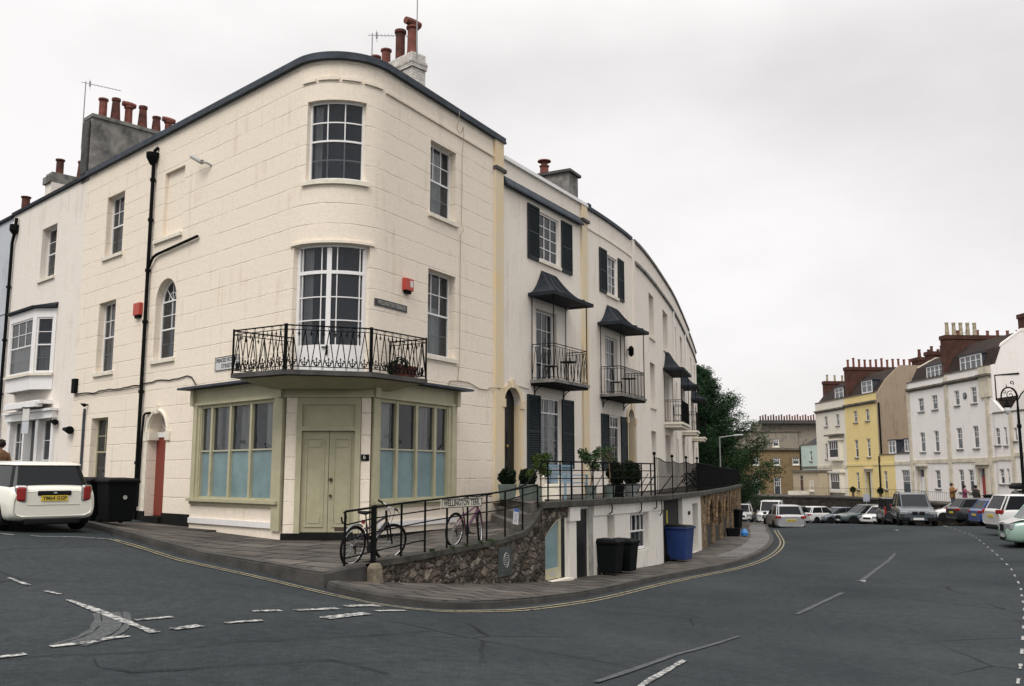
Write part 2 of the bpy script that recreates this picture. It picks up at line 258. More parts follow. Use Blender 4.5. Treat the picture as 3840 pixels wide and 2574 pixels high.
RUBBLE = stonework('rubble_stone', [(.035, .031, .026), (.11, .088, .068), (.20, .165, .135), (.055, .047, .038), (.26, .225, .185), (.10, .08, .062)], 6.5, (.06, .053, .043), .10)
ARCHST = stonework('vault_rubble', [(.20, .13, .07), (.30, .21, .12), (.16, .11, .07), (.36, .27, .17)], 3.5, (.12, .09, .06), .05)
RETAIN = stonework('retaining_stone', [(.03, .028, .024), (.06, .05, .04), (.04, .035, .03)], 2.2, (.02, .02, .018), .05)
ASPH = asphalt('asphalt')
WHP = worn_paint('worn_white_paint', (.42, .42, .40), cover=.38, scale=13)
WHF = worn_paint('faded_white_paint', (.062, .068, .072), cover=.36, scale=12)
YEP = worn_paint('worn_yellow_paint', (.27, .23, .14), cover=.55, scale=8)
PATCHM = mat('asphalt_repair', (.034, .037, .041), .85, noise=.3, nscale=30, bump=.4)
PATCHL = mat('pale_asphalt_repair', (.095, .10, .105), .9, noise=.5, nscale=3, bump=.4)
GALV = mat('galvanised_steel', (.30, .32, .32), .5, metal=.5, noise=.2)
ZINC = mat('zinc_planter', (.12, .15, .13), .7, noise=.3, nscale=4)
BENCHM = mat('pale_blue_paint', (.22, .33, .42), .55, noise=.12)
WOOD = mat('wood', (.16, .10, .06), .7, noise=.4)
LEAF = mat('leaf_green', (.03, .06, .016), .7, spec=.2, noise=.5, nscale=9)
LEAFD = mat('box_leaf_dark', (.009, .019, .007), .8, spec=.15, noise=.5, nscale=14)
LEAFY = mat('citrus_leaf', (.05, .085, .016), .6, spec=.2, noise=.4, nscale=9)
SOIL = mat('soil', (.03, .022, .016), 1)
BRASS = mat('brass', (.55, .36, .12), .35, metal=.9)
GREY = mat('grey_plastic', (.35, .35, .34), .5)
BLKTXT = mat('black_lettering', (.02, .02, .02), .6)
WHTXT = mat('white_lettering', (.62, .62, .58), .6)
RUBBER = mat('tyre_rubber', (.008, .008, .008), .9, spec=.1)
RIM = mat('alloy_rim', (.38, .38, .39), .35, metal=.8)
CHROME = mat('bright_metal', (.6, .6, .6), .25, metal=1)
SKIN = mat('skin', (.50, .30, .22), .6)
HAIRM = mat('dark_hair', (.02, .014, .01), .8)
# ---------------------------------------------------------------- object helpers
ORG = {}      # world origin of every object's parent chain (things never rotate unless built in local space)
def tag(o, label=None, cat=None, group=None, kind=None):
    if label: o['label'] = label
    if cat: o['category'] = cat
    if group: o['group'] = group
    if kind: o['kind'] = kind
    return o
def thing(name, label, cat, loc=(0, 0, 0), group=None):
    o = bpy.data.objects.new(name, None); COL.objects.link(o); o.location = loc; o.empty_display_size = .2
    ORG[o.name] = Vector(loc); return tag(o, label, cat, group)
class MB:
    def __init__(s): s.v = []; s.f = []; s.m = []; s.uv = []
    def add(s, vs, fs, mi=0, uvs=None):
        b = len(s.v); s.v += [tuple(map(float, v)) for v in vs]
        for i, f in enumerate(fs):
            s.f.append([b + k for k in f]); s.m.append(mi); s.uv.append(uvs[i] if uvs else None)
        return s
    def quad(s, a, b, c, d, mi=0, uv=None): return s.add([a, b, c, d], [(0, 1, 2, 3)], mi, [uv] if uv else None)
    def box(s, x0, x1, y0, y1, z0, z1, mi=0, M=None):
        vs = [Vector(p) for p in ((x0, y0, z0), (x1, y0, z0), (x1, y1, z0), (x0, y1, z0), (x0, y0, z1), (x1, y0, z1), (x1, y1, z1), (x0, y1, z1))]
        if M: vs = [M @ v for v in vs]
        uvz = [[(0, 0)] * 4] * 6
        dx, dy, dz = x1 - x0, y1 - y0, z1 - z0
        uvz = [[(0, 0), (0, dy), (dx, dy), (dx, 0)], [(0, 0), (dx, 0), (dx, dy), (0, dy)], [(x0, z0), (x1, z0), (x1, z1), (x0, z1)], [(y0, z0), (y1, z0), (y1, z1), (y0, z1)],
               [(x1, z0), (x0, z0), (x0, z1), (x1, z1)], [(y1, z0), (y0, z0), (y0, z1), (y1, z1)]]
        return s.add(vs, [(0, 3, 2, 1), (4, 5, 6, 7), (0, 1, 5, 4), (1, 2, 6, 5), (2, 3, 7, 6), (3, 0, 4, 7)], mi, uvz)
    def tube(s, pts, r, n=8, mi=0, closed=False, cap=True):
        pts = [Vector(p) for p in pts]; k = len(pts); rs = r if isinstance(r, (list, tuple)) else [r] * k
        rings = []; up = None
        for i, p in enumerate(pts):
            a = pts[(i - 1) % k] if (i or closed) else p; b = pts[(i + 1) % k] if (i < k - 1 or closed) else p
            t = (b - a); t = t.normalized() if t.length > 1e-9 else Vector((0, 0, 1))
            if up is None: up = Vector((0, 0, 1)) if abs(t.z) < .9 else Vector((1, 0, 0))
            x = up.cross(t)
            if x.length < 1e-4: x = Vector((1, .3, .2)).cross(t)
            x.normalize(); y = t.cross(x); up = y
            rings.append([p + (x * math.cos(q) + y * math.sin(q)) * rs[i] for q in [2 * math.pi * j / n for j in range(n)]])
        vs = [v for rg in rings for v in rg]; fs = []
        for i in range(k if closed else k - 1):
            i2 = (i + 1) % k
            for j in range(n): fs.append((i * n + j, i * n + (j + 1) % n, i2 * n + (j + 1) % n, i2 * n + j))
        if cap and not closed: fs += [tuple(range(n))[::-1], tuple((k - 1) * n + j for j in range(n))]
        return s.add(vs, fs, mi)
    def lathe(s, prof, c=(0, 0, 0), n=20, mi=0, M=None):
        vs = []; c = Vector(c)
        for r, z in prof:
            for j in range(n):
                a = 2 * math.pi * j / n; p = Vector((r * math.cos(a), r * math.sin(a), z))
                vs.append((M @ p if M else p) + c)
        fs = [(i * n + j, i * n + (j + 1) % n, (i + 1) * n + (j + 1) % n, (i + 1) * n + j) for i in range(len(prof) - 1) for j in range(n)]
        fs += [tuple(range(n))[::-1], tuple((len(prof) - 1) * n + j for j in range(n))]
        return s.add(vs, fs, mi)
    def build(s, name, mats, parent=None, smooth=False, local=False, loc=None):
        me = bpy.data.meshes.new(name); off = Vector((0, 0, 0))
        if parent is not None and not local: off = ORG[parent.name]
        if parent is None and loc is not None and not local: off = Vector(loc)
        me.from_pydata([tuple(Vector(v) - off) for v in s.v], [], s.f)
        if not isinstance(mats, (list, tuple)): mats = [mats]
        for m in mats: me.materials.append(m)
        me.polygons.foreach_set('material_index', s.m)
        if any(u is not None for u in s.uv):
            ul = me.uv_layers.new(name='UVMap').data; k = 0
            for i, f in enumerate(s.f):
                for j in range(len(f)):
                    ul[k].uv = s.uv[i][j] if s.uv[i] is not None else (0, 0); k += 1
        if smooth: me.polygons.foreach_set('use_smooth', [True] * len(me.polygons))
        me.update()
        o = bpy.data.objects.new(name, me); COL.objects.link(o)
        if parent is not None: o.parent = parent; ORG[o.name] = off
        else:
            o.location = off; ORG[o.name] = off
        return o
def kids(o): return [c for c in bpy.data.objects if c.parent == o]
def copy_tree(o, parent=None):
    c = o.copy(); COL.objects.link(c); c.parent = parent
    for ch in kids(o): copy_tree(ch, c)
    return c
def bevel(o, wd=.01, seg=2):
    m = o.modifiers.new('bevel', 'BEVEL'); m.width = wd; m.segments = seg; m.limit_method = 'ANGLE'; return o
def text_mb(txt, size, M, mi=0, thick=.002, sx=1.0, bold=True, align='CENTER'):
    cu = bpy.data.curves.new('lettering', 'FONT'); cu.body = txt; cu.size = size; cu.extrude = thick; cu.align_x = align; cu.align_y = 'CENTER'; cu.resolution_u = 2
    if bold: cu.offset = size * .018
    to = bpy.data.objects.new('lettering', cu); COL.objects.link(to)
    dg = bpy.context.evaluated_depsgraph_get(); dg.update(); me = bpy.data.meshes.new_from_object(to.evaluated_get(dg))
    S = Matrix.Diagonal((sx, 1, 1, 1)); mb = MB(); mb.add([M @ (S @ v.co) for v in me.vertices], [tuple(p.vertices) for p in me.polygons], mi)
    bpy.data.objects.remove(to); bpy.data.curves.remove(cu); bpy.data.meshes.remove(me); return mb

# ---------------------------------------------------------------- paths (plan curves a facade or wall follows)
class Path:
    """s -> plan point; o = metres out towards the street (to the right of travel); z kept"""
    def __init__(self, pts, s0=0.0, smooth=True):
        self.P = np.array(pts, float); self.S = s0 + np.concatenate([[0], np.cumsum(np.hypot(*np.diff(self.P, axis=0).T))])
        d = np.diff(self.P, axis=0); d /= np.hypot(*d.T)[:, None]; nn = np.stack([d[:, 1], -d[:, 0]], 1)
        vn = np.concatenate([nn[:1], (nn[1:] + nn[:-1]), nn[-1:]]); vn /= np.hypot(*vn.T)[:, None]
        self.vn = vn; self.nn = nn
    def pt(self, s, o=0, z=0):
        i = int(np.clip(np.searchsorted(self.S, s) - 1, 0, len(self.S) - 2)); L = self.S[i + 1] - self.S[i]; t = (s - self.S[i]) / L
        p = self.P[i] * (1 - t) + self.P[i + 1] * t
        # the corner normals only blend within a few decimetres of a bend
        a = min(1, L and .5); n = self.nn[i].copy(); b = min(.3, L / 2) / L
        if t < b and t >= 0: n = self.vn[i] * (1 - t / b) + self.nn[i] * (t / b)
        elif t > 1 - b and t <= 1: n = self.vn[i + 1] * (1 - (1 - t) / b) + self.nn[i] * ((1 - t) / b)
        n /= np.hypot(*n)
        return Vector((p[0] + n[0] * o, p[1] + n[1] * o, z))
    def nrm(self, s):
        a = self.pt(s, 0); b = self.pt(s, 1); return (b - a).normalized()
    def ang(self, s):        # rotation about z that turns +X along the path (street side = -Y)
        n = self.nrm(s); return math.atan2(n.y, n.x) + math.pi / 2
    def cuts(self, s0, s1):
        c = [s0] + [float(x) for x in self.S if s0 + 1e-4 < x < s1 - 1e-4] + [s1]
        return c
    def M(self, s, o, z):
        return Matrix.Translation(self.pt(s, o, z)) @ Matrix.Rotation(self.ang(s), 4, 'Z')
_A = np.array([-5.10, 21.25]); _dl = np.array([.7259, -.6878]); _dl /= np.hypot(*_dl); _dr = np.array([.480, .877]); _dr /= np.hypot(*_dr)
RAD = 1.32; _C = _A + np.array([-_dl[1], _dl[0]]) * RAD; _turn = math.acos(float(_dl @ _dr)); HALF = RAD * _turn / 2
_a0 = math.atan2(_A[1] - _C[1], _A[0] - _C[0])
_pts = [_A - _dl * 45, _A - _dl * 22, _A - _dl * 10] + [_C + RAD * np.array([math.cos(_a0 + _turn * i / 20), math.sin(_a0 + _turn * i / 20)]) for i in range(21)]
_e = _pts[-1] + _dr * (6.95 - HALF); _pts.append(_e)
# the crescent bends away: headings (clockwise from +Y) by distance
_s = 6.95; _p = _e.copy()
while _s < 54:
    st = 1.0; h = R(float(np.interp(_s + st / 2, [6.95, 11.5, 14.5, 17.5, 20, 23.5, 28, 32, 42, 55], [29.6, 29.6, 26.6, 23.0, 18.3, 16.8, 16.2, 14.6, 13.9, 13.2])))
    _p = _p + np.array([math.sin(h), math.cos(h)]) * st; _pts.append(_p.copy()); _s += st
F = Path(_pts, -HALF - 45)
V = Path([(-2.45, 16.1), (.8, 22.1), (4.4, 28.2), (6.9, 34.6), (8.6, 39.9), (10.4, 45.6), (12.4, 52.5), (14.6, 60)])
T = Path([(33.5, 138.), (35.4, 106), (37.4, 72.), (38.6, 51.6)], -32.06)   # far terrace, s grows towards the camera; s=0 at y=106
def ts(t): return 34.06 - t

def wbox(mb, p, s0, s1, o0, o1, z0, z1, mi=0, ends=True):
    cs = p.cuts(s0, s1)
    for i in range(len(cs) - 1):
        a, b = cs[i], cs[i + 1]
        A0, A1, B0, B1 = p.pt(a, o0, z0), p.pt(a, o1, z0), p.pt(b, o0, z0), p.pt(b, o1, z0)
        up = Vector((0, 0, z1 - z0)); vs = [A0, B0, B1, A1, A0 + up, B0 + up, B1 + up, A1 + up]
        fs = [(0, 1, 2, 3), (7, 6, 5, 4), (3, 2, 6, 7), (1, 0, 4, 5)]
        uvs = [[(a, o0), (b, o0), (b, o1), (a, o1)], [(a, o1), (b, o1), (b, o0), (a, o0)], [(a, z0), (b, z0), (b, z1), (a, z1)], [(b, z0), (a, z0), (a, z1), (b, z1)]]
        if i == 0: fs.append((0, 3, 7, 4)); uvs.append([(o0, z0), (o1, z0), (o1, z1), (o0, z1)])
        if i == len(cs) - 2: fs.append((2, 1, 5, 6)); uvs.append([(o1, z0), (o0, z0), (o0, z1), (o1, z1)])
        mb.add(vs, fs, mi, uvs)
    return mb
def op(s0, s1, z0, z1, arch=False, depth=.2): return dict(s0=s0, s1=s1, z0=z0, z1=z1, arch=arch, depth=depth)
def optop(q, s):
    if not q['arch']: return q['z1']
    r = (q['s1'] - q['s0']) / 2; c = (q['s0'] + q['s1']) / 2; return q['z1'] - r + math.sqrt(max(0, r * r - (s - c) ** 2))
def wall_mb(p, s0, s1, z0, z1, ops, mb=None, o=0, mi=0, zf=None):
    """z1 may be a function of s"""
    mb = mb or MB(); zt = z1 if callable(z1) else (lambda s: z1); zb = z0 if callable(z0) else (lambda s: z0)
    br = set(p.cuts(s0, s1))
    for q in ops:
        br |= {q['s0'], q['s1']}
        if q['arch']:
            c = (q['s0'] + q['s1']) / 2; r = (q['s1'] - q['s0']) / 2
            br |= {c - r * math.cos(math.pi * i / 14) for i in range(15)}
    br = sorted(x for x in br if s0 - 1e-6 <= x <= s1 + 1e-6); cl = [br[0]]
    for x in br[1:]:
        if x - cl[-1] > 1e-5: cl.append(x)
    def Q(a, za0, za1, b, zb0, zb1):
        mb.quad(p.pt(a, o, za0), p.pt(b, o, zb0), p.pt(b, o, zb1), p.pt(a, o, za1), mi, [(a, za0), (b, zb0), (b, zb1), (a, za1)])
    for a, b in zip(cl[:-1], cl[1:]):
        m = (a + b) / 2; hit = sorted([q for q in ops if q['s0'] < m < q['s1']], key=lambda q: q['z0'])
        la, lb = zb(a), zb(b)
        for q in hit:
            Q(a, la, q['z0'], b, lb, q['z0']) if q['z0'] > la + 1e-6 else None
            la, lb = optop(q, a), optop(q, b)
        Q(a, la, zt(a), b, lb, zt(b))
    for q in ops:
        d = q['depth']; r = (q['s1'] - q['s0']) / 2; zs = q['z1'] - (r if q['arch'] else 0)
        for s, fl in ((q['s0'], 0), (q['s1'], 1)):
            a, b = p.pt(s, o, q['z0']), p.pt(s, o - d, q['z0']); up = Vector((0, 0, zs - q['z0']))
            vs = [a, b, b + up, a + up]; vs = vs if not fl else vs[::-1]
            u = [(s, q['z0']), (s + d, q['z0']), (s + d, zs), (s, zs)]; mb.quad(*vs, mi, u if not fl else u[::-1])
        ss = [x for x in cl if q['s0'] - 1e-6 <= x <= q['s1'] + 1e-6]
        for a, b in zip(ss[:-1], ss[1:]):
            za, zb_ = optop(q, a), optop(q, b)
            mb.quad(p.pt(a, o - d, za), p.pt(b, o - d, zb_), p.pt(b, o, zb_), p.pt(a, o, za), mi, [(a, za + d), (b, zb_ + d), (b, zb_), (a, za)])
            mb.quad(p.pt(a, o, q['z0']), p.pt(b, o, q['z0']), p.pt(b, o - d, q['z0']), p.pt(a, o - d, q['z0']), mi, [(a, q['z0']), (b, q['z0']), (b, q['z0'] - d), (a, q['z0'] - d)])
    return mb

def window(parent, p, q, cols=2, rows=(2, 2), fr=WPAINT, curtain=None, sill=True, far=False, inset=.13, sillmat=None, bar=.022, fw=.055, room=True, colx=None, label=None, sillo=.07, pane_mat=None):
    """sash window in opening q: rows = panes per sash from top to bottom (one number = one leaf)"""
    o1 = -inset; s0, s1, z0, z1 = q['s0'], q['s1'], q['z0'], q['z1']; g = MB()
    r = (s1 - s0) / 2; c = (s0 + s1) / 2; zs = z1 - (r if q['arch'] else 0)
    wbox(g, p, s0, s0 + fw, o1 - .06, o1, z0, zs); wbox(g, p, s1 - fw, s1, o1 - .06, o1, z0, zs)
    wbox(g, p, s0 + fw, s1 - fw, o1 - .061, o1 + .002, z0, z0 + fw * 1.5)
    if q['arch']:
        pts = [p.pt(c - r * .94 * math.cos(math.pi * i / 14), o1 - .03, zs + r * .94 * math.sin(math.pi * i / 14)) for i in range(15)]
        g.tube(pts, .034, 6); wbox(g, p, s0 + fw, s1 - fw, o1 - .05, o1 - .004, zs - .02, zs + .02)
        for a in (45, 90, 135): g.tube([p.pt(c, o1 - .025, zs), p.pt(c + r * math.cos(R(a)) * .93, o1 - .025, zs + r * .93 * math.sin(R(a)))], .011, 4)
        g.tube([p.pt(c - r * .4 * math.cos(math.pi * i / 10), o1 - .025, zs + r * .4 * math.sin(math.pi * i / 10)) for i in range(11)], .011, 4)
        top = zs
    else:
        wbox(g, p, s0 + fw, s1 - fw, o1 - .061, o1 + .002, z1 - fw, z1); top = z1 - fw
    zb = z0 + fw * 1.5; tot = sum(rows); H = top - zb; z = top; a0, a1 = s0 + fw, s1 - fw
    for k, n in enumerate(rows):
        h = H * n / tot; rec = .0 if k == 0 else -.03
        xs = colx if colx else [i / cols for i in range(1, cols)]
        for x in xs: wbox(g, p, a0 + (a1 - a0) * x - bar / 2, a0 + (a1 - a0) * x + bar / 2, o1 - .045 + rec, o1 - .012 + rec, z - h, z)
        for i in range(1, n): wbox(g, p, a0, a1, o1 - .046 + rec, o1 - .014 + rec, z - h * i / n - bar / 2, z - h * i / n + bar / 2)
        if k < len(rows) - 1: wbox(g, p, a0, a1, o1 - .07, o1 - .008, z - h - .022, z - h + .022)
        z -= h
    f = g.build('window', fr, parent)
    if label: f['label'] = label
    pn = MB(); cs = p.cuts(s0, s1)
    if q['arch']: cs = sorted(set(cs) | {c - r * math.cos(math.pi * i / 12) for i in range(13)})
    for a, b in zip(cs[:-1], cs[1:]): pn.quad(p.pt(a, o1 - .035, z0), p.pt(b, o1 - .035, z0), p.pt(b, o1 - .035, optop(q, b)), p.pt(a, o1 - .035, optop(q, a)))
    pn.build('pane', pane_mat or (FGLASS if far else GLASS), f)
    if sill:
        m = MB(); wbox(m, p, s0 - .09, s1 + .09, -.1, sillo, z0 - .10, z0 + .004); m.build('sill', sillmat or CPAINT, f)
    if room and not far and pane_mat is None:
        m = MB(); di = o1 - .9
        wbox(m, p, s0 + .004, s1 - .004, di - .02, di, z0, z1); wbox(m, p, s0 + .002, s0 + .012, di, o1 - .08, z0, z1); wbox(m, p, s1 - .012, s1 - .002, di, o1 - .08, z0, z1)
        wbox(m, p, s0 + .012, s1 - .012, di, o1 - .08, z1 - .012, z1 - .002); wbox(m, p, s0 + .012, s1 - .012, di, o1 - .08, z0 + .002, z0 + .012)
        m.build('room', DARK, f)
    for cu in (curtain or []):
        a, b, zc0, zc1, cm = cu; m = MB(); n = max(8, int(abs(b - a) * 34)); W = s1 - s0; H2 = z1 - z0; ps = []
        for i in range(n + 1):
            s = s0 + W * (a + (b - a) * i / n); off = -.16 + .025 * math.sin(i * 1.9) + .012 * math.sin(i * .7 + a * 9)
            ps.append((s, o1 + off))
        for (sa, oa), (sb, ob) in zip(ps[:-1], ps[1:]): m.quad(p.pt(sa, oa, z0 + H2 * zc0), p.pt(sb, ob, z0 + H2 * zc0), p.pt(sb, ob, z0 + H2 * zc1), p.pt(sa, oa, z0 + H2 * zc1))
        m.build('curtain', cm, f)
    return f

def pot(parent, x, y, z, h=.7, r=.14, kind=0, m=TERRA, n=14):
    g = MB()
    if kind == 0: g.lathe([(r * .98, 0), (r * .9, h * .1), (r * .88, h * .88), (r * 1.12, h * .92), (r * 1.12, h), (r * .8, h), (r * .75, h * .8)], (x, y, z), n)
    elif kind == 1: g.lathe([(r * 1.25, 0), (r * 1.1, h * .2), (r * .85, h * .86), (r * 1.02, h * .9), (r * 1.02, h), (r * .75, h), (r * .7, h * .8)], (x, y, z), n)
    elif kind == 2:      # hooded pot: a horizontal half-pipe across the top
        g.lathe([(r * 1.05, 0), (r * .9, h * .15), (r * .85, h * .72), (r * 1.1, h * .74), (r * 1.1, h * .79), (r * .8, h * .82)], (x, y, z), n)
        d = Vector((.7, .72, 0)).normalized(); c = Vector((x, y, z + h * .9))
        g.tube([c - d * r * 1.55, c - d * r * .5, c + d * r * .5, c + d * r * 1.55], [r * .62, r * .72, r * .72, r * .6], 10)
    elif kind == 3:      # capped cowl
        g.lathe([(r, 0), (r * .9, h * .5), (r * 1.1, h * .55), (r * 1.1, h * .6), (r * .7, h * .62), (r * .7, h * .86)], (x, y, z), n)
        g.lathe([(r * 1.5, h * .86), (r * 1.45, h * .92), (r * .5, h)], (x, y, z), n)
    return g.build('pot', m, parent, smooth=False)

def leafball(mb, c, rad, n, size, squash=1, seed=1, mi=0, inner=.55):
    q = random.Random(seed); c = Vector(c)
    for _ in range(n):
        d = Vector((q.gauss(0, 1), q.gauss(0, 1), q.gauss(0, 1))).normalized(); rr = rad * (inner + (1 - inner) * q.random() ** .5) * (1 + .12 * math.sin(d.x * 5 + seed) * math.cos(d.z * 4))
        p = c + Vector((d.x, d.y, d.z * squash)) * rr
        a = Vector((q.uniform(-1, 1), q.uniform(-1, 1), q.uniform(-1, 1))).normalized(); b = a.cross(Vector((q.uniform(-1, 1), q.uniform(-1, 1), q.uniform(-1, 1)))).normalized()
        s = size * q.uniform(.6, 1.3); mb.add([p - a * s, p + b * s * .5, p + a * s, p - b * s * .5], [(0, 1, 2, 3)], mi)
    return mb

# ---------------------------------------------------------------- ground heights
def zr(x, y):
    z = 0
    for du in (-1.2, -.6, 0, .6, 1.2):
        u = .866 * x + .5 * y + du
        z = z + np.interp(u, [-40, 0, 3.5, 6.5, 9.5, 12.4, 21, 36, 50, 56, 66, 72, 150], [.15, .05, 0, -.42, -.78, -1.05, -1.25, -1.5, -1.65, -1.85, -2.0, -2.1, -2.4])
    z = z / 5 + np.interp(-x, [1, 3, 6, 9, 12, 25], [0, .03, .1, .36, .5, .8]) * np.clip((y - 8) / 8, 0, 1)
    z = z - .7 * np.clip((y - 62) / 18, 0, 1)
    return z + .45 * np.clip((x - 13) / 6, 0, 1) * np.clip((60 - y) / 10, 0, 1)
def Z(x, y): return float(zr(x, y))
def grid(xs, ys, dz=0):
    mb = MB(); X, Y = np.meshgrid(xs, ys); Zz = zr(X, Y) + dz; nx = len(xs)
    mb.v = [tuple(p) for p in np.stack([X.ravel(), Y.ravel(), Zz.ravel()], 1).tolist()]
    for j in range(len(ys) - 1):
        for i in range(nx - 1):
            a = j * nx + i; mb.f.append([a, a + 1, a + nx + 1, a + nx]); mb.m.append(0); mb.uv.append(None)
    return mb
xs = np.concatenate([np.arange(-70, -20, 5), np.arange(-20, 30, .5), np.arange(30, 60, 2.5), np.arange(60, 141, 10)])
ys = np.concatenate([np.arange(-40, -4, 4), np.arange(-4, 60, .5), np.arange(60, 112, 2), np.arange(112, 232, 10)])
tag(grid(xs, ys).build('road', ASPH, smooth=True), kind='structure')
g = MB(); g.quad((-3000, -3000, -3.6), (3000, -3000, -3.6), (3000, 4000, -3.6), (-3000, 4000, -3.6)); tag(g.build('ground', mat('far_ground', (.06, .065, .05), .95, noise=.3, nscale=.02)), kind='structure')

def rpath(pts, step=.35):
    pts = [Vector((p[0], p[1], 0)) for p in pts]; out_ = []
    for a, b in zip(pts[:-1], pts[1:]):
        n = max(1, int((b - a).length / step)); out_ += [a.lerp(b, i / n) for i in range(n)]
    return out_ + [pts[-1]]
def smoothline(pts, it=2):
    for _ in range(it):
        q = [pts[0]]
        for a, b in zip(pts[:-1], pts[1:]): q += [(a[0] * .75 + b[0] * .25, a[1] * .75 + b[1] * .25), (a[0] * .25 + b[0] * .75, a[1] * .25 + b[1] * .75)]
        pts = q + [pts[-1]]
    return pts
def ribbon(mb, pts, wd, off=0, dz=.012, mi=0, rag=0, seed=0):
    if wd > .3:
        k = 4; rw = 0
        for j in range(k): ribbon(mb, pts, wd / k + .001, off + wd * ((j + .5) / k - .5), dz, mi, rag if j in (0, k - 1) else 0, seed + j)
        return mb
    ps = rpath(pts); q = random.Random(seed); L = []; Rr = []
    for i, p in enumerate(ps):
        t = (ps[min(i + 1, len(ps) - 1)] - ps[max(i - 1, 0)]).normalized(); n = Vector((t.y, -t.x, 0))
        w_ = wd / 2 * (1 - rag * q.random()); a = p + n * (off - w_); b = p + n * (off + w_)
        L.append(Vector((a.x, a.y, Z(a.x, a.y) + dz))); Rr.append(Vector((b.x, b.y, Z(b.x, b.y) + dz)))
    for i in range(len(ps) - 1): mb.quad(L[i], L[i + 1], Rr[i + 1], Rr[i], mi)
    return mb
# ---------------------------------------------------------------- pavements, kerbs, steps, walkway
def vp(t, z=0, o=0): return V.pt(t, o, z)
def sheet(rows_a, rows_b, na=4, nb=5):
    """surface between two matching lists of 3-D points"""
    A = []; B = []
    for L, O in ((rows_a, A), (rows_b, B)):
        for i in range(len(L) - 1):
            for k in range(na): O.append(Vector(L[i]).lerp(Vector(L[i + 1]), k / na))
        O.append(Vector(L[-1]))
    mb = MB()
    for i in range(len(A) - 1):
        for j in range(nb):
            p = [A[i].lerp(B[i], j / nb), A[i].lerp(B[i], (j + 1) / nb), A[i + 1].lerp(B[i + 1], (j + 1) / nb), A[i + 1].lerp(B[i + 1], j / nb)]
            mb.quad(*p, 0, [(q.x, q.y) for q in p])
    return mb
outer = [(-34, 46, 0), (-14, 25.5, .12), (-10.6, 22.3, .12), (-9.3, 20.95, .12), (-7.6, 19.35, .12), (-5.7, 17.6, .13), (-4.1, 16.1, .19), (-3.3, 15.15, .22), (-2.95, 14.95, .24)]
UK = [Vector((x, y, Z(x, y) + dz)) for x, y, dz in outer]
oz = UK[1:] + [Vector(vp(0, .09)), vp(2, .13), vp(4, .21), vp(5.45, .30)]
fz = [F.pt(-20, .02, .75), F.pt(-12, .02, .44), F.pt(-9, .02, .29), F.pt(-5.5, .02, .25), F.pt(-2.5, .02, .2), F.pt(-.75, .02, .17), F.pt(-.2, .02, .17), F.pt(0, .02, .17), F.pt(.5, .02, .18), F.pt(2.4, .02, .22), F.pt(4.3, .02, .27), F.pt(6.3, .02, .31)]
g = sheet(fz, oz, 5, 8); g2 = sheet([F.pt(-44, .02, 1.2), fz[0]], [UK[0] + Vector((0, 0, .12)), UK[1]], 5, 8)
b = len(g.v); g.v += g2.v; g.f += [[k + b for k in f] for f in g2.f]; g.m += g2.m; g.uv += g2.uv
tag(g.build('upper_pavement', FLAG), kind='structure')
def kerb(name, pts, ztop, wd=.17, drop=.35, close=False):
    mb = MB(); n = len(pts)
    ps = [Vector((p[0], p[1], 0)) for p in pts]; prev = None
    for i, p in enumerate(ps):
        t = (ps[min(i + 1, n - 1)] - ps[max(i - 1, 0)]).normalized(); nn = Vector((t.y, -t.x, 0)); a = p - nn * wd; zt = ztop[i]; bz = min(zt - .1, Z(p.x, p.y)) - drop * .4
        cur = [Vector((a.x, a.y, zt - .03)), Vector((a.x, a.y, zt + .006)), Vector((p.x - nn.x * .025, p.y - nn.y * .025, zt + .006)), Vector((p.x + nn.x * .004, p.y + nn.y * .004, zt - .03)), Vector((p.x + nn.x * .02, p.y + nn.y * .02, bz))]
        if prev:
            for k in range(4): mb.quad(prev[k], prev[k + 1], cur[k + 1], cur[k])
        prev = cur
    o = mb.build(name, KERB); return tag(o, kind='structure')
kl = [(p.x, p.y, p.z) for p in UK] + [(-2.62, 15.45, .10), (-2.45, 16.0, .09)]
kk = []
for a, b in zip(kl[1:-1], kl[2:]):
    n = max(1, int(math.hypot(b[0] - a[0], b[1] - a[1]) / .4)); kk += [tuple(a[k] + (b[k] - a[k]) * i / n for k in range(3)) for i in range(n)]
kk = [kl[0]] + kk + [kl[-1]]
kerb('upper_kerb', kk, [k[2] for k in kk])
KP = smoothline([(-2.85, 14.75), (-2.55, 14.2), (-1.95, 13.78), (-1.08, 13.94), (-.47, 14.85), (.65, 17.68), (2.32, 21.92), (4.49, 25.66), (6.29, 28.45), (8.11, 32), (10.23, 37.55), (12.07, 43.5), (13.96, 51.53), (16.2, 60), (19.5, 70)], 2)
KPd = [(p.x, p.y) for p in rpath(KP, .5)]
kerb('lower_kerb', KPd, [Z(*p) + .12 for p in KPd])
# lower pavement between wall foot and kerb
KA = np.array(KPd); KS = np.concatenate([[0], np.cumsum(np.hypot(*np.diff(KA, axis=0).T))])
tt = np.linspace(0, 47, 70); ks = np.interp(tt, [0, 1.5, 2.5, 3.5, 5.5, 9.5, 13.5, 16.5, 20, 25.5, 31, 39, 47], np.linspace(0, 1, 13))
anchors = [(-2.85, 14.75), (-2.2, 13.9), (-1.08, 13.94), (-.47, 14.85), (.65, 17.68), (2.32, 21.92), (4.49, 25.66), (6.29, 28.45), (8.11, 32), (10.23, 37.55), (12.07, 43.5), (13.96, 51.53), (16.2, 60)]
ka = [float(KS[int(np.argmin(np.hypot(KA[:, 0] - a[0], KA[:, 1] - a[1])))]) for a in anchors]
ks = np.interp(tt, [0, 1.5, 2.5, 3.5, 5.5, 9.5, 13.5, 16.5, 20, 25.5, 31, 39, 47], ka)
mb = MB(); prev = None
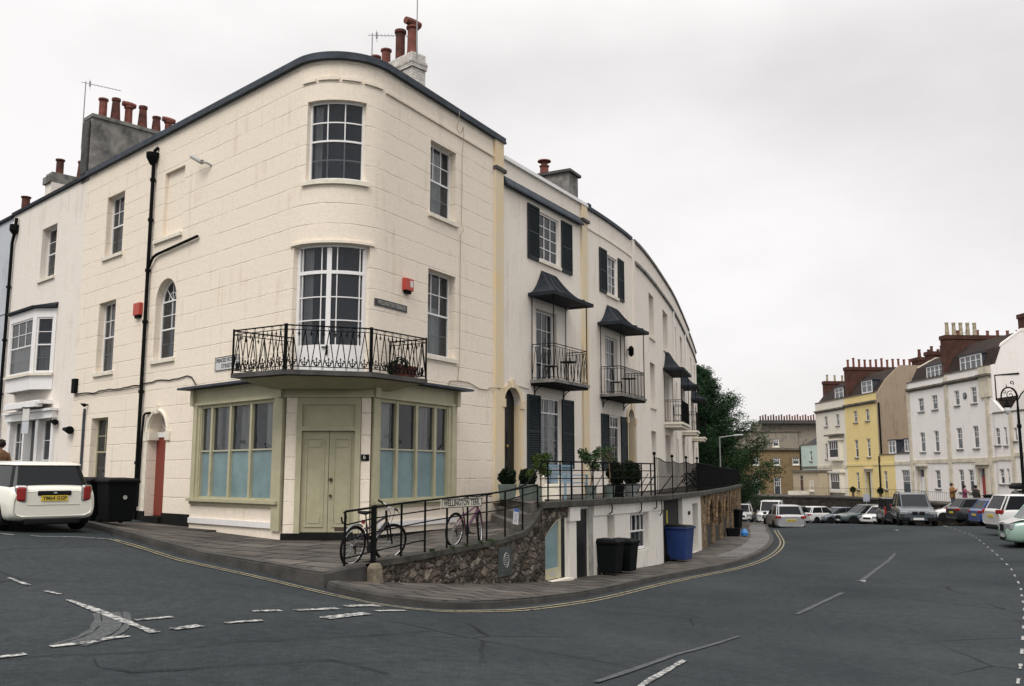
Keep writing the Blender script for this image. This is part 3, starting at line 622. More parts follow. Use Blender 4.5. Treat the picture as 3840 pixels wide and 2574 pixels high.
for t, k in zip(tt, ks):
    a = vp(t, 0, -.05); b = Vector((float(np.interp(k, KS, KA[:, 0])), float(np.interp(k, KS, KA[:, 1])), 0)); row = []
    for j in range(9):
        p = a.lerp(b, j / 8); p.z = Z(p.x, p.y) + .12; row.append(p)
    if prev:
        for j in range(8):
            q = [prev[j], prev[j + 1], row[j + 1], row[j]]; mb.quad(*q, 0, [(v.x, v.y) for v in q])
    prev = row
# the nose of the lower pavement, round to the upper one
tag(mb.build('lower_pavement', FLAGL), kind='structure')
mb = MB(); sl = [p for p in KPd if 31 < p[1] < 56]
ribbon(mb, sl, .85, off=-.6, dz=.13)
for i in range(len(mb.f)): mb.uv[i] = [(mb.v[k][0], mb.v[k][1]) for k in mb.f[i]]
tag(mb.build('sett_strip', SETTS), kind='structure')
# walkway floor and slab edge (z .92), over the vaults
a_ = []; b_ = []
for t in np.linspace(6.15, 47, 60):
    a_.append(vp(t, .92, -.05)); s = float(np.interp(t, [6.15, 10, 14, 20, 26, 32, 40, 47], [6.75, 9.6, 13.2, 19, 25, 31, 39.5, 47.5])); b_.append(F.pt(s, .02, .92))
tag(sheet(a_, b_, 1, 5).build('raised_walkway', FLAG), kind='structure')
# ---------------------------------------------------------------- road markings
def marks(name, items, m):
    mb = MB()
    for it in items: ribbon(mb, *it[:2], **(it[2] if len(it) > 2 else {}))
    return tag(mb.build(name, m), kind='structure')
full = [(p.x, p.y) for p in UK[3:]] + KPd[2:]
full = [p for p in full if p[0] > -8.3 and p[1] < 57]
gl = smoothline([(-8.07, 19.11), (-6.91, 18.0), (-5.45, 16.5), (-3.98, 15.2), (-3.1, 14.35), (-2.5, 13.75), (-1.95, 13.32), (-1.3, 13.3), (-.8, 13.75)] + [(p[0] + .33, p[1] - .17) for p in KPd if 15.2 < p[1] < 52 and p[0] > -.45], 1)
marks('yellow_lines', [(gl, .06, dict(off=-.075, rag=.25)), (gl, .06, dict(off=.075, rag=.25))], YEP)
W_ = .12
marks('give_way_lines', [([(-6.97, 13.21), (-6.45, 12.72)], .1, dict(rag=.5)), ([(-6.02, 12.33), (-5.72, 12.08)], .1, dict(rag=.5)), ([(-5.4, 11.63), (-4.67, 10.82), (-3.53, 9.5)], .15, dict(rag=.7)),
    ([(-4.17, 8.7), (-3.88, 8.98)], .17, dict(rag=.45)), ([(-3.89, 9.07), (-3.72, 9.3)], .17, dict(rag=.4)), ([(-4.03, 10.25), (-3.72, 10.52)], .17, dict(rag=.45)), ([(-3.44, 9.72), (-3.24, 9.98)], .22, dict(rag=.4)),
    ([(-3.05, 10.2), (-2.73, 10.5)], .17, dict(rag=.5)), ([(-3.04, 11.19), (-2.75, 11.4)], .17, dict(rag=.4)), ([(-2.6, 11.5), (-2.2, 12.1)], .17, dict(rag=.4)), ([(-2.15, 11.0), (-1.8, 11.9)], .19, dict(rag=.12)),
    ([(-2.18, 12.45), (-1.83, 13.1)], .2, dict(rag=.3)), ([(-1.75, 12.3), (-1.45, 12.92)], .17, dict(rag=.5)), ([(-4.36, 8.2), (-4.22, 8.36)], .14, dict(rag=.3))], WHP)
marks('centre_line', [([(1.0, 8.0), (1.25, 8.83), (1.95, 10.9)], .09, dict(rag=.6)), ([(22.9, 51.0), (22.73, 49.58), (22.5, 48.9)], .1)], WHP)
marks('faded_centre_line', [([(.72, 8.3), (1.9, 11.3), (3.46, 14.61)], .08, dict(rag=.4)), ([(5.47, 18.41), (7.78, 22.47)], .13, dict(rag=.4)), ([(9.22, 25.24), (11.7, 30.2), (14.1, 34.94)], .16, dict(rag=.5))], WHF)
bl = [(22.73, 49.58), (21.49, 45.62), (20.28, 41.89), (18.01, 36.12), (16.14, 31.41), (14.87, 28.36), (13.13, 24.65), (10.6, 19.8), (7.99, 15.07), (6.0, 11.5)]
rp_ = rpath(bl, .1); dash = []
for i in range(0, len(rp_) - 8, 15): dash.append(([(p.x, p.y) for p in rp_[i:i + 6]], .065, dict(rag=.6, seed=i)))
marks('bay_dashes', dash, worn_paint('thin_worn_white', (.34, .34, .33), cover=.45, scale=9))
marks('bay_lines', [([(-10.1, 18.35), (-9.6, 18.23)], .08), ([(-9.3, 18.28), (-9.05, 18.2)], .08), ([(-9.05, 18.22), (-8.6, 18.8), (-8.1, 19.05)], .07, dict(rag=.4)), ([(-8.1, 19.05), (-7.75, 18.9)], .06, dict(rag=.4))], WHP)
crk = mat('road_crack', (.012, .013, .014), .9, spec=.1)
def wob(pts, sd):
    q = random.Random(sd); return [(p.x + q.uniform(-.05, .05), p.y + q.uniform(-.05, .05)) for p in rpath(pts, .25)]
marks('road_cracks', [(wob([(-4.6, 8.1), (-3.8, 8.35), (-3.3, 8.55), (-2.5, 9.1), (-1.4, 9.95), (-.9, 10.8)], 1), .022, dict(rag=.8, seed=1)), (wob([(-3.6, 8.15), (-3.05, 7.65), (-2.4, 7.95), (-1.6, 8.3), (-.95, 7.9)], 2), .03, dict(rag=.8, seed=2)), (wob([(-2.9, 12.1), (-1.2, 11.6), (.3, 12.0)], 3), .012, dict(rag=.8, seed=3)), (wob([(-1.3, 8.3), (.1, 9.1), (1.4, 9.3)], 4), .012, dict(rag=.8, seed=4))], crk)
# reflective studs in the middle of the road
for i, (x, y) in enumerate([(9.3, 25.37), (18.56, 45.73)]):
    mb = MB(); mb.box(x - .1, x + .1, y - .05, y + .05, Z(x, y), Z(x, y) + .03)
    tag(mb.build('road_stud', WHP, loc=(x, y, Z(x, y))), ['small white road stud nearest the camera on the centre line', 'small white road stud far down the centre line by the grey four by four'][i], 'road stud', 'road studs on the centre line')
# tyre scuff: swept chalky arc beside the junction diagonal
mb = MB(); ribbon(mb, smoothline([(-4.5, 10.75), (-4.15, 10.0), (-3.98, 9.3), (-4.06, 8.8)], 2), .40, dz=.008, rag=.6)
tag(mb.build('chalky_scuff', worn_paint('chalk_rub', (.095, .10, .10), cover=.22, scale=26)), kind='structure')

# ---------------------------------------------------------------- corner house
CH = thing('corner_house', 'cream rendered three storey house with a rounded corner above the olive shopfront', 'house', F.pt(0, 0, .17))
q2l = op(-11.84, -10.6, 8.3, 10.25, depth=.26); q1l = op(-11.98, -10.78, 4.66, 6.87, depth=.26); qgl = op(-12.02, -10.84, 1.2, 3.28, depth=.26)
qar = op(-8.14, -6.92, 4.74, 7.03, True, .26); qdo = op(-8.14, -7.1, .44, 3.25, True, .34); qbl = op(-7.95, -6.78, 8.3, 10.17, depth=.11)
qcu = op(-.89, .58, 8.37, 10.33, depth=.2); qfr = op(-1.22, .75, 3.74, 6.86, depth=.2); qr2 = op(3.12, 4.36, 8.26, 10.23, depth=.26); qr1 = op(3.08, 4.38, 4.57, 6.8, depth=.26)
qsh = op(-4.55, 3.55, .95, 3.3, depth=.05)
GT = 11.36
zb = lambda s: float(np.interp(s, [-13.6, -9, -5, 7], [.1, .0, -.1, -.1]))
g = wall_mb(F, -13.53, 6.95, zb, GT, [q2l, q1l, qgl, qar, qdo, qbl, qcu, qfr, qr2, qr1, qsh])
wbox(g, F, -7.96, -6.77, -.13, -.105, 8.28, 10.19)
g.build('wall', CREAM, CH)
# roof over the wedge, back wall
g = MB(); cs = F.cuts(-13.5, 6.95); ps = [F.pt(s, -.25, 11.2) for s in cs]; g.add(ps, [tuple(range(len(ps)))])
a, b = F.pt(-13.5, -.25, 0), F.pt(6.95, -.25, 0); g.quad(a, b, b + Vector((0, 0, 11.2)), a + Vector((0, 0, 11.2))); g.build('roof', SLATE, CH)
g = MB(); wbox(g, F, -13.9, 6.98, -.28, .10, GT + .002, GT + .13); wbox(g, F, -13.9, 6.98, .02, .12, GT - .05, GT + .002); g.build('parapet_capping', LEAD, CH)
g = MB(); wbox(g, F, 1.15, 6.36, 0, .045, 10.74, 10.82)
for a, b, dz in ((-1.05, -.66, .0), (-.6, -.1, .015), (-.03, .42, .01), (.5, 1.02, -.01)): wbox(g, F, a, b, 0, .045, 10.80 + dz, 10.88 + dz)
g.build('string_moulding', CREAM, CH)
cb = [(0, .28, .02, .98, CURT)]
window(CH, F, q2l, 3, (2, 2), inset=.19); window(CH, F, q1l, 3, (2, 2), inset=.19, curtain=[(.0, .3, .02, .98, CURTG)]); window(CH, F, qgl, 2, (2, 2), inset=.19, fr=OLIVE, sill=False)
window(CH, F, qar, 2, (2, 2), inset=.19)
window(CH, F, qcu, 3, (2, 2), inset=.12, curtain=[(.03, .2, .05, .98, CURTG)], bar=.03)
window(CH, F, qr2, 3, (2, 2), inset=.2, curtain=[(.25, .8, .05, .98, CURT)]); window(CH, F, qr1, 3, (2, 2), inset=.2, curtain=[(.3, .75, .02, .6, CURT)])
# french window on the corner
fw_ = window(CH, F, qfr, rows=(1,), colx=[], inset=.12, sill=False, curtain=[(.05, .23, .2, .98, CURTG)]); fw_['label'] = 'tall curved white french window with an arched transom'
g = MB(); o1 = -.12; a, b = -1.165, .695; mid = (a + b) / 2
wbox(g, F, mid - .06, mid + .06, o1 - .055, o1 + .012, 3.76, 6.78); wbox(g, F, a, b, o1 - .055, o1 + .006, 3.76, 4.52)
wbox(g, F, a, b, o1 - .05, o1 + .012, 6.17, 6.25)
for zz in (5.09, 5.63): wbox(g, F, a, b, o1 - .045, o1 - .005, zz - .013, zz + .013)
for x in (a + .14, mid - .2, mid + .2, b - .14): wbox(g, F, x - .012, x + .012, o1 - .046, o1 - .004, 4.5, 6.8)
for x in (a + .03, b - .03): wbox(g, F, x - .035, x + .035, o1 - .05, o1 + .008, 3.76, 6.78)
g.build('door_leaves', WPAINT, CH)
g = MB(); wbox(g, F, mid - .02, mid + .02, o1 + .012, o1 + .05, 4.28, 4.5); wbox(g, F, mid - .13, mid, o1 + .03, o1 + .05, 4.44, 4.47); g.build('door_handle', IRON, CH)
g = MB(); wbox(g, F, -8.4, -6.76, 0, .075, 8.14, 8.24); g.build('blank_window_sill', CPAINT, CH)
g = MB(); wbox(g, F, -1.33, .86, 0, .05, 6.87, 6.93); g.build('window_hood', CREAM, CH)
# arched street door
g = MB(); c = (qdo['s0'] + qdo['s1']) / 2; r = .52
wbox(g, F, qdo['s0'], qdo['s1'], -.32, -.25, .46, 2.6); d_ = g.build('door', REDD, CH)
g = MB(); wbox(g, F, -8.1, -7.14, -.32, -.22, 2.6, 2.74)
for k in range(14):
    a0, a1 = math.pi * k / 14, math.pi * (k + 1) / 14
    g.add([F.pt(c - r * math.cos(a0), -.30, 2.73 + r * math.sin(a0)), F.pt(c - r * math.cos(a1), -.30, 2.73 + r * math.sin(a1)), F.pt(c, -.30, 2.73)], [(0, 1, 2)], 1)
for a in (40, 90, 140): g.tube([F.pt(c, -.29, 2.73), F.pt(c + r * math.cos(R(a)), -.29, 2.73 + r * math.sin(R(a)))], .014, 4, 0)
g.build('fanlight', [WPAINT, FGLASS], d_)
g = MB(); wbox(g, F, -8.44, -8.15, 0, .05, 2.5, 2.74); wbox(g, F, -7.09, -6.84, 0, .05, 2.5, 2.74); wbox(g, F, -8.40, -8.145, 0, .03, .58, 2.5); wbox(g, F, -8.13, -8.0, -.24, .045, 2.52, 2.72)
g.tube([F.pt(c - .60 * math.cos(math.pi * i / 16), .0, 2.73 + .60 * math.sin(math.pi * i / 16)) for i in range(17)], .06, 6)
wbox(g, F, c - .07, c + .07, 0, .09, 3.24, 3.47); g.build('door_surround', CPAINT, CH)
g = MB(); wbox(g, F, -13.5, -8.14, 0, .035, .0, .58); wbox(g, F, -7.1, -5.0, 0, .035, .0, .56); wbox(g, F, -8.14, -7.1, -.4, .12, .0, .45); g.build('plinth', BLACKP, CH)
def pipe(parent, pts, r=.05, m=IRON, name='drainpipe', brackets=()):
    g = MB(); g.tube(pts, r, 8, 0)
    for p in brackets: g.lathe([(r * 1.5, -.04), (r * 1.5, .04)], p, 8)
    return g.build(name, m, parent)
dp = pipe(CH, [F.pt(-8.56, .09, .2), F.pt(-8.56, .09, 10.7)], .055, brackets=[F.pt(-8.56, .09, z) for z in (1.9, 3.9, 5.9, 7.4, 8.9, 10.1)])
g = MB(); g.lathe([(.07, 10.55), (.19, 10.78), (.2, 10.9), (.17, 10.9)], F.pt(-8.56, .13, 0) - Vector((0, 0, 0)), 8); g.tube([F.pt(-8.45, .02, 11.08), F.pt(-8.52, .12, 10.95)], .05, 8); g.build('hopper', IRON, dp)
pipe(CH, [F.pt(-8.52, .09, 7.5), F.pt(-8.3, .08, 7.74), F.pt(-8.1, .07, 7.80), F.pt(-5.76, .07, 7.92)], .04, name='branch_pipe')
pipe(CH, [F.pt(-8.05, .03, 3.28), F.pt(-8.28, .06, 3.27), F.pt(-8.34, .07, 3.2), F.pt(-8.40, .07, 2.75), F.pt(-8.41, .09, .7)], .032, name='waste_pipe')
pipe(CH, [F.pt(-12.5, .05, .45), F.pt(-12.5, .05, 3.45), F.pt(-12.55, .02, 3.6)], .04, LEAD, 'waste_pipe')
def cable(pts, label, r=.012, m=IRON):
    g = MB(); P = [F.pt(s, .025 + (o or 0), z) for s, z, o in pts]; g.tube(P, r, 5)
    return tag(g.build('cable', m, loc=P[0]), label, 'cable')
rr = random.Random(3)
cable([(-13.3 + i * .25, 4.08 + .02 * math.sin(i * .9) + .03 * rr.random() + (.05 if 18 < i < 30 else 0), 0) for i in range(31)] + [(-5.6, 3.98, .02), (-5.35, 3.88, .1)], 'black cable sagging along the cream wall above the red door', .016)
cable([(-13.35 + i * .25, 4.02 + .03 * rr.random(), .01) for i in range(20)], 'thin lower cable running under the black one on the cream wall', .009)
cable([(4.0, 3.78, 0), (4.1, 3.98, 0), (4.5, 4.03, 0), (5.0, 4.03, 0), (5.3, 3.98, 0), (5.6, 3.9, 0), (6.05, 3.9, 0), (6.2, 3.98, 0), (6.6, 4.0, .07), (7.0, 4.02, 0), (7.3, 4.24, 0), (7.7, 4.17, 0), (8.5, 4.12, 0)], 'cable looping from the shop cornice over the black arched doorway', .012, mat('cable_grey', (.2, .17, .13), .7))
cable([(4.28, 11.4, .12), (4.32, 11.15, .08), (4.35, 10.95, 0), (4.48, 10.84, 0), (4.62, 10.92, 0), (4.68, 11.1, 0), (4.66, 10.8, .03), (4.64, 10.3, 0), (4.62, 8.3, 0), (4.6, 8.15, .09), (4.58, 8.0, 0), (4.58, 4.6, 0), (4.5, 4.05, 0)], 'pale cable hanging in a loop from the roof edge down the cream wall', .009, mat('cable_cream', (.42, .36, .27), .7))
g = MB(); wbox(g, F, 6.42, 6.88, 0, .075, .8, 10.4); wbox(g, F, 6.40, 6.90, 0, .07, 10.5, 11.32); g.build('pilaster', BATH, CH)
g = MB(); wbox(g, F, 6.38, 6.98, 0, .13, 10.4, 10.5); g.build('pilaster_cap', CEMD, CH)

# ---------------------------------------------------------------- shopfront (part of the house)
SF = Path([tuple(F.pt(-4.85, .4))[:2], (-5.05, 20.65), (-3.09, 20.65), tuple(F.pt(3.85, .4))[:2]])
L1_, L2_ = float(SF.S[1]), float(SF.S[2]); L3_ = float(SF.S[3])
def sfr(s): return L2_ + (s - .374)          # facade distance -> shopfront distance on its right face
SH = MB(); SHo = SH
def sb(mb, *a): return wbox(mb, SF, *a)
g = MB(); sb(g, 0, L1_ - .02, -.36, 0, -.1, .93); sb(g, L2_ + .02, L3_, -.36, 0, -.1, .93)
sb(g, L1_ + .03, L1_ + .3, -.3, -.02, .3, 3.31); sb(g, L2_ - .25, L2_ - .03, -.3, -.02, .3, 3.31)
for e in (0, L3_):
    d = .22 if e == 0 else -.22; sb(g, min(e, e + d), max(e, e + d), -.395, -.21, .93, 3.7)
g.build('stall_riser', CREAM, CH)
for a, b in ((.02, L1_ - .2), (L2_ + .2, L3_ - .02)): g = MB(); sb(g, a, b, 0, .05, .40, .53); g.build('riser_moulding', WPAINT, CH)
g = MB(); sb(g, L1_ + .05, L2_ - .05, -.3, .1, .05, .31); sb(g, L2_ - .05, L3_, .0, .02, -.1, .26); g.build('door_step', BLACKP, CH)
gg = [MB(), MB()]; g = gg[0]; sb(g, .0, L1_ - .1, -.1, .12, .93, 1.0); sb(g, .03, L1_ - .12, -.05, .05, .85, .93); g = gg[1]; sb(g, L2_ + .1, L3_, -.1, .12, .93, 1.0); sb(g, L2_ + .12, L3_ - .03, -.05, .05, .85, .93)
ml = [.36, .90, 1.78, 2.70, L1_ - .42]; mrt = [L2_ + .26, sfr(1.31), sfr(2.1), sfr(2.89), sfr(3.46)]
g = gg[0]; sb(g, 0, .36, -.2, .02, 1.0, 3.3); sb(g, .10, .26, .02, .06, 1.0, 3.3); sb(g, L1_ - .32, L1_ - .02, -.2, .06, .35, 3.3); g = gg[1]
sb(g, L2_ + .02, L2_ + .2, -.2, .05, .35, 3.3); sb(g, sfr(3.46), L3_, -.2, .02, 1.0, 3.3); sb(g, sfr(3.58), sfr(3.74), .02, .06, 1.0, 3.3)
for g, M_ in zip(gg, (ml, mrt)):
    for x in M_: sb(g, x - .045, x + .045, -.12, .0, 1.0, 3.27)
    sb(g, M_[0], M_[-1], -.12, -.01, 3.2, 3.3); sb(g, M_[0], M_[-1], -.12, -.01, 1.0, 1.05)
    g.build('window_frame', OLIVE, CH); g = MB(); sb(g, M_[0] + .045, M_[-1] - .045, -.1, -.03, 2.13, 2.165); g.build('glazing_bar', mat('pale_bar', (.42, .41, .30), .5), CH)
for M_, nm in ((ml, 0), (mrt, 1)):
    for x0, x1 in zip(M_[:-1], M_[1:]):
        g = MB(); g.quad(SF.pt(x0, -.07, 1.03), SF.pt(x1, -.07, 1.03), SF.pt(x1, -.07, 2.14), SF.pt(x0, -.07, 2.14)); g.build('frosted_pane', BLUEG, CH)
        g = MB(); g.quad(SF.pt(x0, -.07, 2.14), SF.pt(x1, -.07, 2.14), SF.pt(x1, -.07, 3.24), SF.pt(x0, -.07, 3.24)); g.build('clear_pane', GLASS, CH)
def scurt(x0, x1, m, o=-.22):
    g = MB(); n = max(6, int((x1 - x0) * 30)); P = [(x0 + (x1 - x0) * i / n, o + .03 * math.sin(i * 1.7) + .01 * math.sin(i * .6)) for i in range(n + 1)]
    for (a, oa), (b, ob) in zip(P[:-1], P[1:]): g.quad(SF.pt(a, oa, 2.1), SF.pt(b, ob, 2.1), SF.pt(b, ob, 3.22), SF.pt(a, oa, 3.22))
    g.build('curtain', m, CH)
scurt(.4, .88, CURTG, -.15); scurt(.95, 1.12, CURTG, -.15); scurt(1.35, 1.75, CURTG, -.15); scurt(1.95, 2.3, CURTG, -.22); scurt(3.22, 3.66, CURT, -.13)
scurt(mrt[0] + .02, mrt[0] + .52, CURT, -.14); scurt(mrt[1] + .03, mrt[1] + .16, CURT, -.13); scurt(mrt[2] + .05, mrt[2] + .6, CURTG, -.14); scurt(mrt[3] + .1, mrt[3] + .3, CURT, -.15)
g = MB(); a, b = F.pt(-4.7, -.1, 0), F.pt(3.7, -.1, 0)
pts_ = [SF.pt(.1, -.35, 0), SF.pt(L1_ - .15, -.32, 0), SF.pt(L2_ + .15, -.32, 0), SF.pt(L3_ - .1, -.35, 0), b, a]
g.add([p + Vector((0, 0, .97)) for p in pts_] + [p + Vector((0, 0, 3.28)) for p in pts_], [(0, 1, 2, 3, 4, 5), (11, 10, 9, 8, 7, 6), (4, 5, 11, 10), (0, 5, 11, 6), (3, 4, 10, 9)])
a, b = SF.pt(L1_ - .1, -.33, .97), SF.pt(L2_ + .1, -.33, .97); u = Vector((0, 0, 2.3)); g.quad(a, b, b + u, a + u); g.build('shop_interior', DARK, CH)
g = MB(); sb(g, -.1, 1.35, .0, .26, -.05, .27); g.build('step_stone', KERB, CH)
# corner door
g = MB(); sb(g, L1_ + .28, L1_ + .40, -.12, .02, .3, 3.12); sb(g, L2_ - .38, L2_ - .26, -.12, .02, .3, 3.12); sb(g, L1_ + .40, L2_ - .38, -.12, .02, 2.54, 2.63); sb(g, L1_ + .40, L2_ - .38, -.1, -.05, 2.63, 3.3); sb(g, L1_ + .28, L2_ - .26, -.12, .0, 3.12, 3.3); g.build('door_frame', OLIVE, CH)
mc_ = (L1_ + L2_) / 2 + .02; x0, x1 = L1_ + .40, L2_ - .38
for k, (a, b) in enumerate(((x0, mc_ - .006), (mc_ + .006, x1))):
    g = MB(); sb(g, a, b, -.12, -.07, .33, 2.53)
    for z0, z1 in ((.5, .85), (.5, 2.42)):
        e = .09
        if z0 == .5 and z1 == .85: sb(g, a + .17, b - .17, -.07, -.058, .52, .66)
        for (p0, p1, q0, q1) in ((a + e, b - e, 2.36, 2.40), (a + e, b - e, .44, .48), (a + e, a + e + .035, .48, 2.36), (b - e - .035, b - e, .48, 2.36)): 
            if z1 > 1: sb(g, p0, p1, -.07, -.05, q0, q1)
    sb(g, a + .17, b - .17, -.07, -.056, 2.18, 2.28)
    dd = g.build('door', OLIVED, CH)
    if k:
        h = MB(); h.lathe([(.045, 0), (.045, .03), (.02, .05)], (0, 0, 0), 10, M=Matrix.Rotation(R(90), 4, 'X')); hh = MB()
        for zz, rr_ in ((1.47, .04), (1.12, .028)):
            p = SF.pt(a + .05, -.07, zz); hh.tube([p, p + SF.nrm(a) * .05], rr_, 10)
        hh.build('knob', mat('dark_bronze', (.08, .05, .03), .4, metal=.7), dd)
        h = MB(); sb(h, b - .42, b - .1, -.07, -.06, .36, .48); h.build('letter_plate', mat('rust_dark', (.05, .03, .02), .6), dd)
g = MB()
sb(g, 0, L1_, -.38, .02, 3.32, 3.66); sb(g, L1_, L2_, -.3, .02, 3.30, 3.66); sb(g, L2_, L3_, -.38, .02, 3.32, 3.66)
sb(g, -.04, L3_ + .04, -.1, .07, 3.28, 3.34); sb(g, -.02, L3_ + .02, -.1, .05, 3.62, 3.68)
for x in (.06, L1_ - .1, L2_ + .1, L3_ - .06): sb(g, x - .07, x + .07, .0, .12, 3.28, 3.66)
g.build('fascia', OLIVE, CH)
g = MB(); cs = SF.cuts(-.0, L3_)
ex = [SF.pt(0, .0, 0)]; sb(g, 0, L3_, -.40, .34, 3.685, 3.74)
for e, sg in ((0, -1), (L3_, 1)):
    p = SF.pt(e, -.40, 3.685); q = SF.pt(e, .34, 3.685); t = (SF.pt(.5, 0, 0) - SF.pt(0, 0, 0)).normalized() if e == 0 else (SF.pt(L3_, 0, 0) - SF.pt(L3_ - .5, 0, 0)).normalized()
    t = t * (.3 * sg); u = Vector((0, 0, .05)); vs = [p, q, q + t, p + t, p + u, q + u, q + t + u, p + t + u]
    g.add(vs, [(0, 1, 2, 3), (4, 7, 6, 5), (1, 5, 6, 2), (2, 6, 7, 3), (0, 3, 7, 4)])
for a, b in zip(cs[:-1], cs[1:]):     # sloping lead back to the wall
    g.quad(SF.pt(a, .34, 3.741), SF.pt(b, .34, 3.741), SF.pt(b, -.40, 3.86), SF.pt(a, -.40, 3.86))
g.build('cornice', LEAD, CH)
# ---------------------------------------------------------------- corner balcony
BP = Path([(-4.97, 21.09), (-6.05, 19.95), (-4.7, 19.1), (-3.0, 19.65), (-1.96, 21.2), (-2.92, 21.73)])
def fleur(mb, M, h=.17):
    for sgn in (-1, 1):
        for k, (x0, rr_) in enumerate(((.02, .030), (.05, .027))):
            mb.tube([M @ Vector((sgn * (x0 + rr_ * math.sin(a)), 0, h * (.55 + .28 * k) - rr_ + rr_ * math.cos(a) * 1.1)) for a in [i * math.pi / 3 for i in range(5)]], .012, 4)
        mb.tube([M @ Vector(p) for p in ((0, 0, .02), (sgn * .04, 0, .035), (sgn * .055, 0, .07), (sgn * .03, 0, .085))], .010, 4)
    mb.tube([M @ Vector((0, 0, 0)), M @ Vector((0, 0, h))], .010, 4); mb.lathe([(.012, h - .02), (.02, h), (.005, h + .03)], M @ Vector((0, 0, 0)), 6)
def rail_run(mb, p, s0, s1, zf, zt, n, fancy=True):
    for zz, r in ((zt, .016), (zt - .09, .010), (zf + .07, .011)): mb.tube([p.pt(s, 0, zz) for s in (s0, s1)], r, 6)
    for s in (s0, s1): mb.tube([p.pt(s, 0, zf - .03), p.pt(s, 0, zt + .03)], .022, 6)
    w_ = (s1 - s0) / n
    for i in range(n):
        a = s0 + i * w_; c = a + w_ / 2
        mb.tube([p.pt(a + .01, 0, zf + .06), p.pt(c, 0, zt - .09)], .0105, 4); mb.tube([p.pt(a + w_ - .01, 0, zf + .06), p.pt(c, 0, zt - .09)], .0105, 4)
        mb.tube([p.pt(c + .03 * math.cos(q), 0, zt - .045 + .03 * math.sin(q)) for q in [k * math.pi / 3 for k in range(6)]], .006, 4, closed=True)
        mb.tube([p.pt(a + .02 * math.cos(q), 0, zf + .035 + .02 * math.sin(q)) for q in [k * math.pi / 3 for k in range(6)]], .006, 4, closed=True)
        if fancy:
            fleur(mb, p.M(c, 0, zf + .07))
            if i:
                M = p.M(a, 0, zt - .09); mb.tube([M @ Vector((0, 0, 0)), M @ Vector((0, 0, -.13))], [.006, .012], 4)
                for sg in (-1, 1): mb.tube([M @ Vector((0, 0, -.06)), M @ Vector((sg * .045, 0, -.10))], [.012, .004], 4)
bal = MB(); pts_ = [BP.pt(float(s), .02 if 0 < i < 5 else 0, 0) for i, s in enumerate(BP.S)]
zz0, zz1 = 3.64, 3.74; n = len(pts_)
bal.add([p + Vector((0, 0, zz0)) for p in pts_] + [p + Vector((0, 0, zz1)) for p in pts_], [tuple(range(n)), tuple(range(2 * n - 1, n - 1, -1))] + [(i, i + 1, n + i + 1, n + i) for i in range(n - 1)])
bo = bal.build('balcony', CEMD, CH)
g = MB(); lo = [Vector((p.x * .62 + -4.07 * .38, p.y * .5 + 21.0 * .5, 3.45)) for p in pts_]; hi = [Vector((p.x * .93 + -4.05 * .07, p.y * .9 + 21.3 * .1, 3.63)) for p in pts_]
g.add(lo + hi, [tuple(range(n))] + [(i, i + 1, n + i + 1, n + i) for i in range(n - 1)]); g.build('soffit', OLIVED, bo)
g = MB(); S_ = [float(x) for x in BP.S]
for i, k in ((0, 5), (1, 6), (2, 7), (3, 7), (4, 4)): rail_run(g, BP, S_[i] + (.02 if i else .05), S_[i + 1] - (.02 if i < 4 else .05), 3.74, 4.67, k)
g.build('railing', IRON, bo)
# planter on the balcony
x, y = -2.45, 20.9; t_ = thing('planter', 'terracotta trough of dark plants behind the corner balcony railing', 'planter', (x, y, 3.75))
Mr = Matrix.Translation((x, y, 3.75)) @ Matrix.Rotation(R(58), 4, 'Z'); g = MB()
g.add([Mr @ Vector(p) for p in ((-.28, -.1, 0), (.28, -.1, 0), (.28, .1, 0), (-.28, .1, 0), (-.34, -.14, .26), (.34, -.14, .26), (.34, .14, .26), (-.34, .14, .26))], [(0, 3, 2, 1), (0, 1, 5, 4), (1, 2, 6, 5), (2, 3, 7, 6), (3, 0, 4, 7), (4, 5, 6, 7)]); g.build('trough', TERRA, t_)
g = MB(); leafball(g, Mr @ Vector((-.1, 0, .3)), .2, 260, .035, .8, 5); leafball(g, Mr @ Vector((-.42, 0, .18)), .16, 160, .035, 1, 6); g.build('plant', LEAFD, t_)
# ---------------------------------------------------------------- fittings on the walls
def fit_box(name, s0, s1, o1, z0, z1, m, label, cat, p=F, extra=None, group=None, bev=.01):
    g = MB(); wbox(g, p, s0, s1, .0, o1, z0, z1); o = g.build(name, m, loc=p.pt((s0 + s1) / 2, 0, z0)); bevel(o, bev); tag(o, label, cat, group)
    return o
ab = fit_box('alarm_box', -9.32, -8.93, .12, 6.16, 6.52, REDP, 'red alarm box on the cream wall left of the tall black drainpipe', 'alarm box'); g = MB(); wbox(g, F, -9.27, -8.98, .01, .09, 6.08, 6.16); g.build('siren', IRON, ab)
ab = fit_box('alarm_box', 1.95, 2.28, .12, 6.03, 6.33, REDP, 'red alarm box with a white label above the dark terrace name sign', 'alarm box')
g = MB(); wbox(g, F, 2.0, 2.22, .01, .09, 5.96, 6.03); g.build('siren', IRON, ab); g = MB(); wbox(g, F, 2.13, 2.24, .12, .124, 6.12, 6.28); g.build('sticker', WHTXT, ab)
